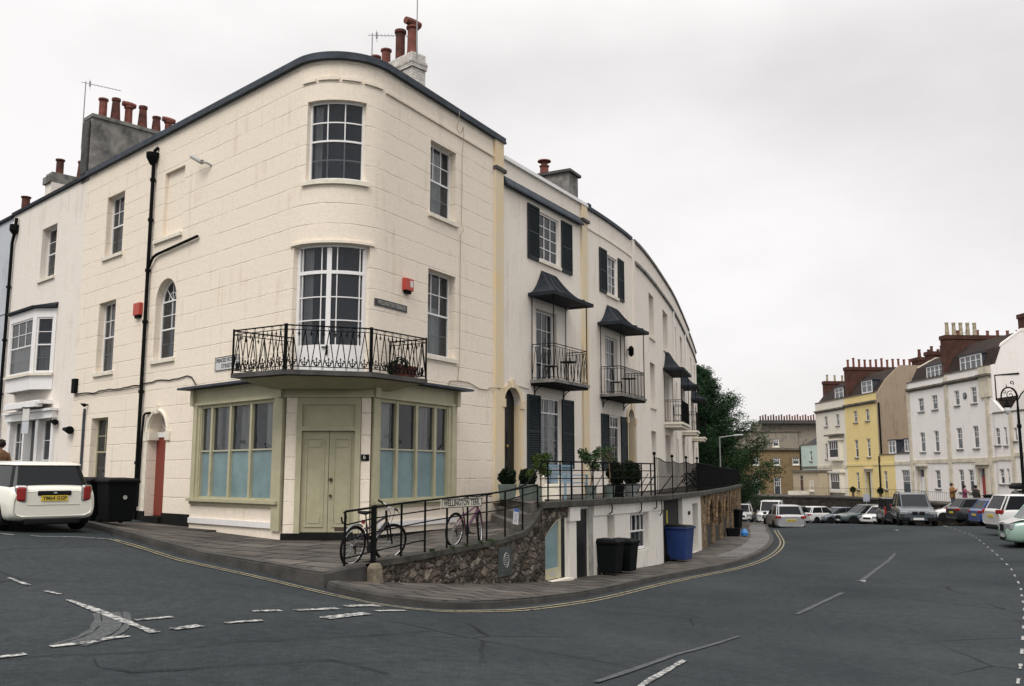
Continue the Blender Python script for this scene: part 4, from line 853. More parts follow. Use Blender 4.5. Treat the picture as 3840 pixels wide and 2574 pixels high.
def wall_sign(name, s0, s1, z0, z1, lines, plate, ink, label, p=F, o=0, frame=None, sx=.8, fs=.6):
    root = thing(name, label, 'sign', p.pt((s0 + s1) / 2, o, z0)); g = MB(); wbox(g, p, s0, s1, o, o + .02, z0, z1); g.build('plate', plate, root)
    n = len(lines); H = (z1 - z0)
    if frame:
        g = MB(); e = .014
        for a, b, c_, d in ((s0, s1, z0, z0 + e), (s0, s1, z1 - e, z1), (s0, s0 + e, z0 + e, z1 - e), (s1 - e, s1, z0 + e, z1 - e)): wbox(g, p, a, b, o + .02, o + .028, c_, d)
        g.build('border', frame, root)
    M0 = p.M((s0 + s1) / 2, o + .0215, (z0 + z1) / 2)
    all_ = MB()
    for i, tx in enumerate(lines):
        zc = H * (.5 - (i + .5) / n) * .86; M = M0 @ Matrix.Translation((0, 0, zc)) @ Matrix.Rotation(R(90), 4, 'X')
        size = H / n * fs * 1.3; t = text_mb(tx, size, Matrix.Identity(4)); wid = max(v[0] for v in t.v) - min(v[0] for v in t.v)
        k = min(1.15, (s1 - s0) * .9 / wid); t = text_mb(tx, size, M, sx=k); b = len(all_.v); all_.v += t.v; all_.f += [[q + b for q in f] for f in t.f]; all_.m += t.m; all_.uv += t.uv
    all_.build('lettering', ink, root); return root
wall_sign('street_sign', .9, 2.15, 5.49, 5.66, ['WELLINGTON TERRACE'], mat('dark_sign', (.05, .05, .055), .6, noise=.3), mat('faded_letters', (.30, .30, .27), .7), 'dark wall sign reading WELLINGTON TERRACE below the red alarm box', fs=.62)
wall_sign('street_sign', -4.6, -3.45, 4.18, 4.53, ['PRINCESS VICTORIA', 'STREET'], mat('white_sign', (.55, .56, .56), .5, noise=.1), BLKTXT, 'white street plate reading PRINCESS VICTORIA STREET beside the corner balcony', frame=BLKTXT, fs=.62)
hn = thing('number_plaque', 'small black house number plaque right of the olive double doors', 'plaque', SF.pt(L2_ - .13, 0, 1.95)); g = MB(); sb(g, L2_ - .24, L2_ - .06, -.02, .0, 1.88, 2.02); g.build('plate', IRON, hn)
g = text_mb('58', .1, SF.M(L2_ - .15, .001, 1.95) @ Matrix.Rotation(R(90), 4, 'X')); g.build('lettering', WHTXT, hn)
fl = thing('security_light', 'small pale grey floodlight on a bracket high on the cream wall', 'light', F.pt(-5.55, 0, 9.95)); g = MB(); g.tube([F.pt(-5.3, 0, 9.8), F.pt(-5.35, .12, 9.86), F.pt(-5.5, .2, 9.9)], .03, 6); g.build('bracket', GREY, fl)
g = MB(); g.tube([F.pt(-5.45, .2, 9.88), F.pt(-5.9, .28, 10.12)], [.07, .05], 10); g.build('lamp_head', GREY, fl)
def spot(s, z, label, sc=1.0):
    r_ = thing('wall_lamp', label, 'lamp', F.pt(s, 0, z)); g = MB(); g.tube([F.pt(s, 0, z), F.pt(s, .12, z)], .04 * sc, 8); g.build('bracket', IRON, r_); g = MB(); g.tube([F.pt(s - .22 * sc, .16, z + .03), F.pt(s - .05 * sc, .14, z), F.pt(s + .12 * sc, .14, z - .02)], [.04 * sc, .07 * sc, .10 * sc], 10); g.build('lamp_shade', IRON, r_)
spot(-13.45, 2.98, 'black spot lamp low on the wall where the cream and white houses meet', 1.3); spot(-14.65, 3.28, 'black spot lamp at the right end of the white shop cornice', 1.0); spot(-12.36, 3.72, 'tiny black lamp on the cream wall above the grey waste pipe', .6)
jb = fit_box('junction_box', -13.48, -13.22, .12, 4.14, 4.6, IRON, 'black cable junction box at the edge of the cream house', 'box')
# ---------------------------------------------------------------- houses down the left street
def flat_roof(p, s0, s1, z, dep, parent, m=SLATE):
    g = MB(); a, b = p.pt(s0, -.2, z), p.pt(s1, -.2, z); na, nb = p.nrm(s0), p.nrm(s1); c, d = b - nb * dep, a - na * dep
    cs = p.cuts(s0, s1); top = [p.pt(s, -.2, z) for s in cs] + [c, d]; g.add(top, [tuple(range(len(top)))])
    dn = lambda v: Vector((v.x, v.y, -3)); g.quad(c, d, dn(d), dn(c)); g.quad(d, a, dn(a), dn(d)); g.quad(b, c, dn(c), dn(b))
    return g.build('roof', m, parent)
LW = thing('terraced_house', 'white rendered house left of the cream one with an oriel window over its shopfront', 'house', F.pt(-17, 0, .6))
qa = op(-17.25, -15.9, 8.36, 10.22, depth=.3); qo = op(-18.7, -15.5, 4.95, 7.0, depth=.1); qsw = op(-18.8, -14.8, 1.1, 3.42, depth=.25)
wall_mb(F, -20.3, -13.53, .2, 11.3, [qa, qo, qsw]).build('wall', WHITEL, LW); flat_roof(F, -20.3, -13.53, 11.0, 7, LW)
g = MB(); wbox(g, F, -20.35, -13.92, -.25, .08, 11.3, 11.42); g.build('parapet_capping', LEADD, LW)
window(LW, F, qa, 2, (2, 2), inset=.24)
OR = Path([tuple(F.pt(-18.9, .02))[:2], tuple(F.pt(-18.3, .5))[:2], tuple(F.pt(-16.0, .5))[:2], tuple(F.pt(-15.35, .02))[:2]])
g = MB(); wbox(g, OR, 0, float(OR.S[-1]), -.1, .0, 4.4, 4.95); wbox(g, OR, 0, float(OR.S[-1]), -.1, .0, 6.85, 7.15)
for s in (0, OR.S[1], OR.S[2], OR.S[3]): wbox(g, OR, max(0, float(s) - .1), min(float(OR.S[3]), float(s) + .1), -.1, .005, 4.95, 6.85)
ow = g.build('oriel', WPAINT, LW)
g = MB(); wbox(g, OR, -.0, float(OR.S[-1]), -.15, .12, 7.16, 7.24); a = [OR.pt(float(s), .1, 7.24) for s in OR.S]; b = [F.pt(s, 0, 7.36) for s in (-18.95, -18.3, -16, -15.3)]
for i in range(3): g.quad(a[i], a[i + 1], b[i + 1], b[i])
g.build('oriel_roof', LEADD, ow)
g = MB(); wbox(g, OR, -.0, float(OR.S[-1]), -.1, .09, 4.86, 4.95); g.build('sill', CPAINT, ow)
for i, (c, r) in enumerate(((2, (2, 2)), (3, (2, 2)), (1, (2, 2)))):
    q = op(float(OR.S[i]) + .1, float(OR.S[i + 1]) - .1, 4.95, 6.85); window(LW, OR, q, c, r, inset=.03, sill=False, curtain=[(.05, .95, .02, .55, CURTG)])
g = MB(); wbox(g, F, -19.1, -14.75, .0, .18, 3.42, 3.66); wbox(g, F, -19.2, -14.68, .0, .26, 3.66, 3.74); wbox(g, F, -18.3, -15.4, .26, .5, 3.8, 3.98); wbox(g, F, -18.5, -15.2, .0, .42, 3.9, 4.02)
wbox(g, F, -19.0, -18.75, -.2, .1, .9, 3.42); wbox(g, F, -14.98, -14.8, -.2, .1, .9, 3.42); wbox(g, F, -16.35, -16.1, -.2, .1, .9, 3.42); wbox(g, F, -17.5, -17.35, -.2, .1, .9, 3.42); g.build('shopfront', WPAINT, LW)
for a, b, c in ((-18.75, -17.5, 3), (-16.1, -14.98, 2)): window(LW, F, op(a, b, 1.3, 3.42), c, (2, 1), inset=.1, sill=False, curtain=[(.05, .95, .02, .4, CURTG)])
g = MB(); wbox(g, F, -17.35, -16.35, -.22, -.15, .9, 3.42); g.build('door', mat('grey_door', (.05, .055, .06), .5), LW)
hs = thing('hanging_sign', 'narrow white vertical sign hanging in front of the white shopfront', 'sign', F.pt(-16.2, .6, 2.9))
for k, (z0, z1) in enumerate(((3.34, 3.74), (2.92, 3.32))):
    g = MB(); M = F.M(-15.95, .55, 0); g.box(-.14, .14, -.015, .015, z0, z1, M=M @ Matrix.Rotation(R(25), 4, 'Z')); g.build('board', WHTXT if k == 0 else mat('pale_sign', (.5, .52, .55), .5), hs)
g = MB(); g.tube([F.pt(-15.95, 0, 3.78), F.pt(-15.95, .7, 3.78)], .015, 5); g.tube([F.pt(-15.95, .55, 3.78), F.pt(-15.95, .55, 3.7)], .008, 4); g.build('bracket', IRON, hs)
dp = pipe(LW, [F.pt(-20.0, .1, .5), F.pt(-19.98, .1, 10.2), F.pt(-19.85, .1, 10.45), F.pt(-19.8, .1, 10.55)], .06, brackets=[F.pt(-20, .1, z) for z in (4.5, 6.5, 8.5)])
g = MB(); g.lathe([(.08, 10.5), (.17, 10.62), (.17, 10.85)], F.pt(-19.8, .12, 0), 8); g.tube([F.pt(-19.75, .1, 10.8), F.pt(-19.7, .1, 11.1)], .06, 6); g.build('hopper', IRON, dp)
BH = thing('terraced_house', 'blue grey rendered house at the far left edge behind the white hatchback', 'house', F.pt(-25, 0, .8))
wall_mb(F, -32, -20.35, .3, 11.25, []).build('wall', BLUEW, BH); flat_roof(F, -32, -20.35, 11.0, 7, BH); g = MB(); wbox(g, F, -32, -20.4, -.2, .08, 11.25, 11.36); g.build('parapet_capping', LEADD, BH); g = MB(); wbox(g, F, -32, -20.4, 0, .03, 7.55, 7.6); g.build('string_moulding', BLUEW, BH)

# ---------------------------------------------------------------- chimneys on the near houses
def stackbox(mb, c, ax, L, Wd, z0, z1, mi=0):
    """c = near corner, ax = unit direction of the long side, width to the left of ax"""
    ax = Vector((ax[0], ax[1], 0)).normalized(); n = Vector((-ax.y, ax.x, 0)); c = Vector((c[0], c[1], 0)); p = [c, c + ax * L, c + ax * L + n * Wd, c + n * Wd]
    vs = [Vector((q.x, q.y, z0)) for q in p] + [Vector((q.x, q.y, z1)) for q in p]
    H = z1 - z0; uv = []
    fs = [(0, 1, 5, 4), (1, 2, 6, 5), (2, 3, 7, 6), (3, 0, 4, 7), (4, 5, 6, 7), (3, 2, 1, 0)]
    for l in (L, Wd, L, Wd): uv.append([(0, 0), (l, 0), (l, H), (0, H)])
    uv += [[(0, 0), (L, 0), (L, Wd), (0, Wd)]] * 2
    mb.add(vs, fs, mi, uv); return p
inw = -F.nrm(-13.5)
g = MB(); stackbox(g, F.pt(-13.42, .02), inw, 3.3, .62, 11.2, 13.38); stackbox(g, F.pt(-13.38, .05), inw, 3.36, .72, 13.38, 13.5); ck = g.build('chimney', CEMENT, CH)
g = MB(); stackbox(g, F.pt(-13.50, .10), inw, .05, .50, 11.3, 13.3); g.build('dark_end', CEMD, ck)  # thin panel of darker cement over the stack's street end
for i, (d, h, k, m) in enumerate(((.42, .72, 0, TERRA), (.85, .86, 1, TERRAD), (1.3, .86, 2, TERRA), (1.8, .86, 1, TERRAD), (2.3, .62, 1, TERRAD), (2.75, .7, 2, TERRA))):
    p = F.pt(-13.72, 0) + inw * d; pot(ck, p.x, p.y, 13.5 - .0, h, .145, k, m)
g = MB(); a = F.pt(-18.3, -.55); stackbox(g, a, inw, 1.6, .6, 11, 12.35); ck = g.build('chimney', WHITEL, LW); g = MB(); stackbox(g, a - inw * .08, inw, 1.76, .68, 12.35, 12.62); stackbox(g, a, inw, 1.6, .6, 12.62, 12.75); g.build('chimney_cap', CEMENT, ck)
for d, h, k in ((.35, .6, 0), (1.15, .72, 1)):
    p = F.pt(-18.55, -.55) + inw * d; pot(ck, p.x, p.y, 12.75, h, .15, k, TERRAD)
g = MB(); a = F.pt(-22.4, -.6); stackbox(g, a, inw, 1.2, .6, 11, 11.5); ck = g.build('chimney', CEMD, BH); p = a + inw * .4; pot(ck, -18.35, 34.0, 11.4, .55, .16, 0, TERRAD)
# white painted brick stack behind the rounded corner
g = MB(); ax = (-.726, .688); c0 = (-2.83, 25.0)
def stk(g, L, Wd, z0, z1, e=0):
    a = Vector((ax[0], ax[1], 0)); n = Vector((a.y, -a.x, 0)); c = Vector((c0[0], c0[1], 0)) - a * e - n * e + n * 0; p = [c, c + a * (L + 2 * e), c + a * (L + 2 * e) + n * (Wd + 2 * e), c + n * (Wd + 2 * e)]
    vs = [Vector((q.x, q.y, z0)) for q in p] + [Vector((q.x, q.y, z1)) for q in p]; uv = []
    for l in (L, Wd, L, Wd): uv.append([(0, z0), (l, z0), (l, z1), (0, z1)])
    g.add(vs, [(0, 4, 5, 1), (1, 5, 6, 2), (2, 6, 7, 3), (3, 7, 4, 0), (4, 7, 6, 5)], 0, [[(0, z0), (0, z1), (L, z1), (L, z0)], [(0, z0), (0, z1), (Wd, z1), (Wd, z0)], [(0, z0), (0, z1), (L, z1), (L, z0)], [(0, z0), (0, z1), (Wd, z1), (Wd, z0)], [(0, 0)] * 4])
stk(g, 2.3, .5, 10.9, 13.05); stk(g, 2.3, .5, 13.05, 13.28, .035); stk(g, 2.3, .5, 13.28, 13.5, .0); ck = g.build('chimney', WBRICK, CH)
g = MB(); stk(g, 2.3, .5, 13.17, 13.22, .045); g.build('sooty_band', mat('soot_stain', (.10, .09, .08), .9, noise=.8, nscale=4, col2=(.6, .57, .52)), ck)
for d, h, r, k, m in ((.3, 1.15, .17, 2, TERRA), (.85, .98, .155, 0, TERRAD), (1.5, .6, .15, 0, TERRA), (2.0, .55, .15, 0, TERRA)):
    a = Vector((ax[0], ax[1], 0)); n = Vector((a.y, -a.x, 0)); p = Vector((c0[0], c0[1], 0)) + a * d + n * .25; pot(ck, p.x, p.y, 13.5, h, r, k, m)
def aerial(x, y, z0, z1, boom, label, grid_=False, h=.9):
    r_ = thing('tv_aerial', label, 'aerial', (x, y, z0)); g = MB(); g.tube([(x, y, z0), (x, y, z1)], .018, 6); g.build('mast', GALV, r_)
    g = MB(); b = Vector(boom); o_ = Vector((x, y, z1 - .06)); g.tube([o_ - b * .12, o_ + b], .011, 5); pr = Vector((-b.y, b.x, 0)).normalized()
    for i in range(9): p = o_ + b * (.15 + .8 * i / 8); l = .12 - .004 * i; g.tube([p - pr * l, p + pr * l], .005, 4)
    p = o_ + b * .12; g.tube([p - Vector((0, 0, .09)), p + Vector((0, 0, .09))], .03, 6)
    if grid_:
        for sg in (-1, 1):
            for k in range(6): q = o_ - b * .05 + Vector((0, 0, sg * (.05 + .07 * k))) - b.normalized() * (-.03 * k); g.tube([q - pr * .22, q + pr * .22], .006, 4)
            g.tube([o_ - b * .05, o_ - b * .05 + Vector((0, 0, sg * .42)) + b.normalized() * .16], .008, 4)
    else:
        g.tube([p + Vector((0, 0, .15)) - pr * .05, p - Vector((0, 0, .2)) + pr * .05], .006, 4)
    g.build('antenna', GALV, r_); return r_
aerial(-14.75, 30.6, 12.6, 15.05, (1.15, .2, -.2), 'thin television aerial beside the grey chimney with six pots')
aerial(-2.72, 25.1, 13.2, 15.75, (1.05, .5, -.25), 'tall television aerial with a mesh reflector on the white brick chimney', True)
aerial(-4.2, 26.4, 13.4, 14.72, (1.1, -.1, -.08), 'small television aerial behind the two short pots of the white brick chimney')

# ---------------------------------------------------------------- the crescent
def shutter(parent, s0, s1, z0, z1, p=F):
    g = MB(); e = .05; wbox(g, p, s0, s0 + e, .012, .055, z0, z1); wbox(g, p, s1 - e, s1, .012, .055, z0, z1)
    for a, b in ((z0, z0 + .09), (z1 - .07, z1), ((z0 + z1) / 2 - .04, (z0 + z1) / 2 + .04)): wbox(g, p, s0 + e, s1 - e, .013, .053, a, b)
    n = int((z1 - z0) / .075)
    for i in range(n):
        z = z0 + .09 + (z1 - z0 - .2) * i / n; a, b = p.pt(s0 + e, .018, z + .05), p.pt(s1 - e, .018, z + .05); c, d = p.pt(s1 - e, .052, z), p.pt(s0 + e, .052, z); u = Vector((0, 0, .012))
        g.add([a, b, c, d, a + u, b + u, c + u, d + u], [(0, 1, 2, 3), (7, 6, 5, 4), (3, 2, 6, 7), (0, 4, 5, 1)])
    wbox(g, p, s0 + .02, s1 - .02, .004, .014, z0 + .02, z1 - .02); return g.build('shutter', SHUT, parent)
def canopy_balcony(parent, s0, s1, dep, zf, zt, zeave, ztop, canopy=True, deco=True, stone=False, furn=None):
    g = MB(); wbox(g, F, s0 - .06, s1 + .06, 0, dep + .06, zf - .10, zf); b = g.build('balcony', CPAINT if stone else CEMENT, parent)
    if stone:
        g = MB(); wbox(g, F, s0 + .02, s1 - .02, 0, dep - .03, zf - .24, zf - .10); g.build('moulding', CPAINT, b)
    else:
        for s in (s0 + .2, s1 - .2):
            g = MB(); g.tube([F.pt(s, .02, zf - .45), F.pt(s, .02, zf - .12), F.pt(s, dep * .8, zf - .12)], .02, 5); g.tube([F.pt(s, .02 + (dep * .7) * (1 - math.cos(R(a))), zf - .42 + .3 * math.sin(R(a))) for a in range(0, 91, 18)], .016, 5); g.build('bracket', IRON, b)
        g = MB(); wbox(g, F, s0 - .02, s1 + .02, .02, dep + .02, zf - .17, zf - .102); g.build('floor_frame', IRON, b)
    rp2 = Path([tuple(F.pt(s0, .03))[:2], tuple(F.pt(s0, dep))[:2], tuple(F.pt(s1, dep))[:2], tuple(F.pt(s1, .03))[:2]]); S = [float(x) for x in rp2.S]; g = MB()
    for i in range(3):
        a, c = S[i] + .01, S[i + 1] - .01; L = c - a
        for z in (zt, zt - .08, zf + .06): g.tube([rp2.pt(a, 0, z), rp2.pt(c, 0, z)], .014 if z == zt else .009, 5)
        g.tube([rp2.pt(a, 0, zf), rp2.pt(a, 0, zeave if (canopy and i in (1, 2)) else zt)], .018, 5)
        n = max(2, int(L / (.22 if deco else .12)))
        for k in range(n):
            x0 = a + L * k / n; x1 = a + L * (k + 1) / n
            if deco:
                g.tube([rp2.pt(x0, 0, zf + .06), rp2.pt((x0 + x1) / 2, 0, zt - .08)], .008, 4); g.tube([rp2.pt(x1, 0, zf + .06), rp2.pt((x0 + x1) / 2, 0, zt - .08)], .008, 4); g.tube([rp2.pt(x1, 0, zf + .06), rp2.pt(x1, 0, zt - .08)], .006, 4)
            else: g.tube([rp2.pt(x1, 0, zf + .02), rp2.pt(x1, 0, zt)], .008, 4)
    g.tube([rp2.pt(S[3], 0, zf), rp2.pt(S[3], 0, zt)], .014, 5)
    if canopy:
        for s in (s0 + .02, s1 - .02): g.tube([F.pt(s, .03, zf), F.pt(s, .03, zeave)], .014, 5)
    g.build('railing', IRON, b)
    if canopy:
        g = MB(); prof = []
        for k in range(7):     # swept tent roof: steep at the wall, flaring at the eaves
            t = k / 6; prof.append((t ** 1.0, (1 - t) ** 1.9))
        sa, sb_ = s0 + (s1 - s0) * .28, s1 - (s1 - s0) * .28; prev = None
        for t, h in prof:
            o = .06 + (dep + .16 - .06) * t; a, c = sa + (s0 - .2 - sa) * t, sb_ + (s1 + .2 - sb_) * t; z = zeave + (ztop - zeave) * h
            row = [F.pt(a, .01, z), F.pt(a, o, z), F.pt(c, o, z), F.pt(c, .01, z)]
            if prev:
                for q in range(3): g.quad(prev[q], prev[q + 1], row[q + 1], row[q])
            prev = row
        dn = Vector((0, 0, -.11)); r2 = [v + dn for v in prev]
        for q in range(3): g.quad(prev[q], prev[q + 1], r2[q + 1], r2[q])
        inner = [F.pt(s0, .01, zeave - .11), F.pt(s0, dep - .05, zeave - .11), F.pt(s1, dep - .05, zeave - .11), F.pt(s1, .01, zeave - .11)]
        for q in range(3): g.quad(r2[q], r2[q + 1], inner[q + 1], inner[q])
        g.quad(*[v + Vector((0, 0, .02)) for v in inner])
        g.add([F.pt(sa, .06, ztop), F.pt(sb_, .06, ztop), F.pt(sb_, .01, ztop + .05), F.pt(sa, .01, ztop + .05)], [(0, 1, 2, 3)])
        for x in (.25, .5, .75):        # lead rolls down the slope
            pts = []
            for t, h in prof:
                o = .07 + (dep + .16 - .06) * t; a, c = sa + (s0 - .2 - sa) * t, sb_ + (s1 + .2 - sb_) * t; pts.append(F.pt(a + (c - a) * x, o, zeave + (ztop - zeave) * h + .01))
            g.tube(pts, .018, 5)
        g.build('canopy', LEADD, b)
    return b
def arch_door(parent, q, doorm, surround=BATH, dd=.19):
    s0, s1, z0, z1 = q['s0'], q['s1'], q['z0'], q['z1']; r = (s1 - s0) / 2; c = (s0 + s1) / 2; zs = z1 - r
    g = MB(); wbox(g, F, s0, s1, -dd - .05, -dd, z0, zs)
    for k in range(12):
        a0, a1 = math.pi * k / 12, math.pi * (k + 1) / 12; g.add([F.pt(c - r * math.cos(a0), -dd, zs + r * math.sin(a0)), F.pt(c - r * math.cos(a1), -dd, zs + r * math.sin(a1)), F.pt(c, -dd, zs)], [(0, 1, 2)])
    for a, b in ((s0 + .12, c - .05), (c + .05, s1 - .12)): wbox(g, F, a, b, -dd, -dd + .015, z0 + .2, z0 + .85); wbox(g, F, a, b, -dd, -dd + .015, z0 + 1.05, z0 + 1.9)
    d = g.build('door', doorm, parent)
    h = MB(); h.tube([F.pt(c + .0, -dd, z0 + 1.45), F.pt(c, -dd + .06, z0 + 1.45)], .04, 8); h.tube([F.pt(s0 + .1, -dd, z0 + 1.1), F.pt(s0 + .1, -dd + .06, z0 + 1.1)], .03, 8); h.build('knocker', BRASS, d)
    g = MB(); wbox(g, F, s1 - .016, s1 - .004, -dd, .0, z0, zs); wbox(g, F, s0 + .004, s0 + .016, -dd, .0, z0, zs); g.build('stone_jamb', surround, parent)
    g = MB(); wbox(g, F, s0 - .16, s0 - .005, 0, .05, z0, zs - .12); wbox(g, F, s1 + .005, s1 + .16, 0, .05, z0, zs - .12); wbox(g, F, s0 - .2, s0 + .02, .0, .09, zs - .12, zs + .12); wbox(g, F, s1 - .02, s1 + .2, .0, .09, zs - .12, zs + .12)
    n = 16
    for k in range(n):
        a0, a1 = math.pi * k / n, math.pi * (k + 1) / n; ro = r + .15
        P = [F.pt(c - rr_ * math.cos(a), o, zs + rr_ * math.sin(a)) for a in (a0, a1) for rr_ in (r, ro) for o in (.0, .045)]
        g.add(P, [(1, 3, 7, 5), (0, 4, 5, 1), (2, 3, 7, 6)])
    wbox(g, F, c - .07, c + .07, 0, .09, z1 - .02, z1 + .22); g.build('door_surround', surround, parent)
# house 2
H2 = thing('terraced_house', 'pale house with dark shutters, an arched black door and the nearer tent roofed balcony', 'house', F.pt(9.6, 0, .92))
qt = op(9.22, 10.62, 8.28, 9.84, depth=.12); qf = op(9.0, 10.42, 4.42, 6.68, depth=.2); qg = op(9.28, 10.66, 1.72, 3.95, depth=.12); qd = op(7.0, 7.98, .95, 4.1, True, .24)
wall_mb(F, 6.95, 12.3, .5, 10.86, [qt, qf, qg, qd]).build('wall', WHITE2, H2); flat_roof(F, 6.95, 12.3, 10.5, 5.5, H2)
g = MB(); wbox(g, F, 6.97, 12.85, -.25, .09, 10.86, 10.97); g.build('parapet_capping', WPAINT, H2)
g = MB(); a, b = 6.98, 12.25; cs = F.cuts(a, b)
for x, y in zip(cs[:-1], cs[1:]): g.quad(F.pt(x, .16, 10.12), F.pt(y, .16, 10.12), F.pt(y, .0, 10.38), F.pt(x, .0, 10.38)); g.quad(F.pt(x, 0, 10.10), F.pt(y, 0, 10.10), F.pt(y, .16, 10.12), F.pt(x, .16, 10.12))
g.quad(F.pt(a, 0, 10.10), F.pt(a, .16, 10.12), F.pt(a, .0, 10.38), F.pt(a, .0, 10.38)); wbox(g, F, a, b, .13, .17, 10.06, 10.12); g.build('lead_cornice', LEAD, H2)
window(H2, F, qt, 3, (4,), inset=.05, colx=[.33, .66], bar=.026); window(H2, F, qf, 2, (4,), inset=.16, colx=[.22, .5, .78], sill=False, curtain=[(.1, .4, .02, .98, CURTG)]); window(H2, F, qg, 2, (1, 4), inset=.05, colx=[.22, .5, .78], curtain=[(.08, .42, .02, .98, CURT), (.6, .9, .02, .98, CURT)])
for a, b, z0, z1 in ((8.45, 9.18, 8.18, 9.92), (10.78, 11.55, 8.18, 9.92), (8.4, 9.22, 1.75, 3.97), (10.72, 11.56, 1.75, 3.97)): shutter(H2, a, b, z0, z1)
canopy_balcony(H2, 8.68, 11.05, .78, 4.42, 5.5, 7.08, 7.9); arch_door(H2, qd, BLACKD)
g = MB(); wbox(g, F, 12.3, 12.76, .0, .07, .92, 10.25); wbox(g, F, 12.3, 12.76, .0, .07, 10.36, 10.86); g.build('pilaster', BATH, H2); g = MB(); wbox(g, F, 12.26, 12.82, 0, .14, 10.25, 10.36); g.build('pilaster_cap', CEMD, H2)
wall_mb(F, 12.3, 12.78, .5, 10.86, []).build('party_wall', WHITE2, H2)
# house 3
H3 = thing('terraced_house', 'pale shuttered house right of the second stone pilaster with a plain barred balcony', 'house', F.pt(15.3, 0, .92))
qt = op(14.64, 15.8, 8.13, 9.6, depth=.12); qf = op(14.45, 15.75, 4.4, 6.54, depth=.2); qg = op(14.66, 15.88, 1.76, 3.68, depth=.12); qd = op(16.82, 17.72, .95, 4.05, True, .24)
wall_mb(F, 12.78, 18.1, .5, lambda s: 10.87 - .012 * (s - 12.8), [qt, qf, qg, qd]).build('wall', WHITE2, H3); flat_roof(F, 12.78, 18.1, 10.5, 5.5, H3)
g = MB(); wbox(g, F, 12.8, 17.7, -.25, .09, 10.82, 10.94); wbox(g, F, 12.78, 13.05, -.2, .1, 10.94, 11.02); g.build('parapet_capping', LEAD, H3); g = MB(); wbox(g, F, 12.8, 17.75, 0, .035, 10.12, 10.19); wbox(g, F, 17.78, 18.1, 0, .05, .92, 10.85); g.build('string_moulding', WHITE2, H3)
window(H3, F, qt, 2, (4,), inset=.05, colx=[.3, .65], curtain=[(.05, .9, .02, .98, CURT)]); window(H3, F, qf, 2, (3, 1), inset=.1, colx=[.3, .5, .7], sill=False, curtain=[(.05, .95, .02, .98, CURT)]); window(H3, F, qg, 2, (1, 4), inset=.05, colx=[.25, .5, .75], curtain=[(.05, .45, .02, .98, CURT)])
for a, b, z0, z1 in ((13.92, 14.62, 8.08, 9.7), (15.9, 16.58, 8.08, 9.7), (13.9, 14.62, 1.72, 3.7), (15.95, 16.7, 1.72, 3.7)): shutter(H3, a, b, z0, z1)
canopy_balcony(H3, 13.9, 16.55, .78, 4.38, 5.34, 6.92, 7.65, deco=False); arch_door(H3, qd, mat('brown_door', (.06, .035, .02), .5))
wl = thing('wall_lamp', 'dark oval lantern on the wall right of the barred balcony', 'lamp', F.pt(16.95, 0, 6.3)); g = MB(); g.tube([F.pt(16.95, 0, 6.3), F.pt(16.95, .12, 6.35)], .02, 6); g.build('bracket', IRON, wl); g = MB(); g.lathe([(.04, -.2), (.1, -.12), (.11, .1), (.05, .2)], F.pt(16.95, .16, 6.25), 8); g.build('lantern', IRON, wl)
# chimney behind them
g = MB(); c0 = (1.55, 32.4); a_ = Vector((-.55, .835, 0)); stackbox(g, (2.35, 32.9), (-.9, .42), 1.5, .01, 10.6, 10.7)
g = MB()
def rbox(g, cx, cy, az, L, Wd, z0, z1):
    M = Matrix.Translation((cx, cy, 0)) @ Matrix.Rotation(-R(az), 4, 'Z'); g.box(-Wd / 2, Wd / 2, -L / 2, L / 2, z0, z1, M=M)
rbox(g, 1.5, 33.3, 118, 1.7, .8, 10.4, 12.45); ck = g.build('chimney', CEMENT, H2); g = MB(); rbox(g, 1.5, 33.3, 118, 1.9, 1.0, 12.45, 12.55); g.build('chimney_cap', CEMD, ck); pot(ck, 1.2, 33.3, 12.55, .62, .17, 3, TERRA)
# houses further round
far = [(18.1, 23.7, [(21.15, 22.5)], None, 'pale house just right of the barred balcony with one column of deep windows'),
       (23.7, 29.3, [(25.5, 27.4)], (25.3, 28.7), 'pale crescent house whose stone balcony has a black tent canopy and chairs'),
       (29.3, 33.2, [(29.9, 31.5)], None, 'narrow pale crescent house between the two canopied stone balconies'),
       (33.2, 37.6, [(34.2, 35.8)], (34.0, 36.5), 'pale crescent house with the farther canopied stone balcony'),
       (37.6, 43.0, [(38.3, 39.8)], None, 'pale crescent house seen edge on, second from the tree'),
       (43.0, 53.5, [(44.3, 45.6), (49, 50.5)], (43.6, 46.4), 'last pale crescent house, next to the dark tree')]
for i, (s0, s1, ws, bal, lab) in enumerate(far):
    H = thing('terraced_house', lab, 'house', F.pt((s0 + s1) / 2, 0, .92)); ops = []
    for a, b in ws: ops += [op(a, b, 7.45, 9.35, depth=.25), op(a, b, 4.44 if not bal else 3.98, 6.34, depth=.25), op(a, b, 1.6, 3.4, depth=.25)]
    zt_ = 10.85 if s0 < 40 else 10.7
    wall_mb(F, s0, s1, .3, zt_, ops).build('wall', WHITE2, H); flat_roof(F, s0, s1, 10.5, 6, H)
    g = MB(); wbox(g, F, s0, s1, -.25, .08, zt_, zt_ + .1); g.build('parapet_capping', CEMENT, H); g = MB(); wbox(g, F, s0, s1, .0, .09, 9.95, 10.06); g.build('cornice', CEMENT, H)
    for q in ops: window(H, F, q, 2, (2, 2), inset=.2, sill=q['z0'] > 4, curtain=[(.05, .5, .02, .98, CURTG)] if rnd.random() < .6 else None)
    if bal: canopy_balcony(H, bal[0], bal[1], .8, 3.97, 5.0, 6.5, 7.42, deco=False, stone=True)
    if i == 0: g = MB(); wbox(g, F, s0, s0 + .12, 0, .05, .92, 10.85); g.build('party_strip', WHITE2, H)
    if i in (2, 4): pipe(H, [F.pt(s0 + .2, .08, 1.0), F.pt(s0 + .2, .08, 9.9)], .04, WPAINT)

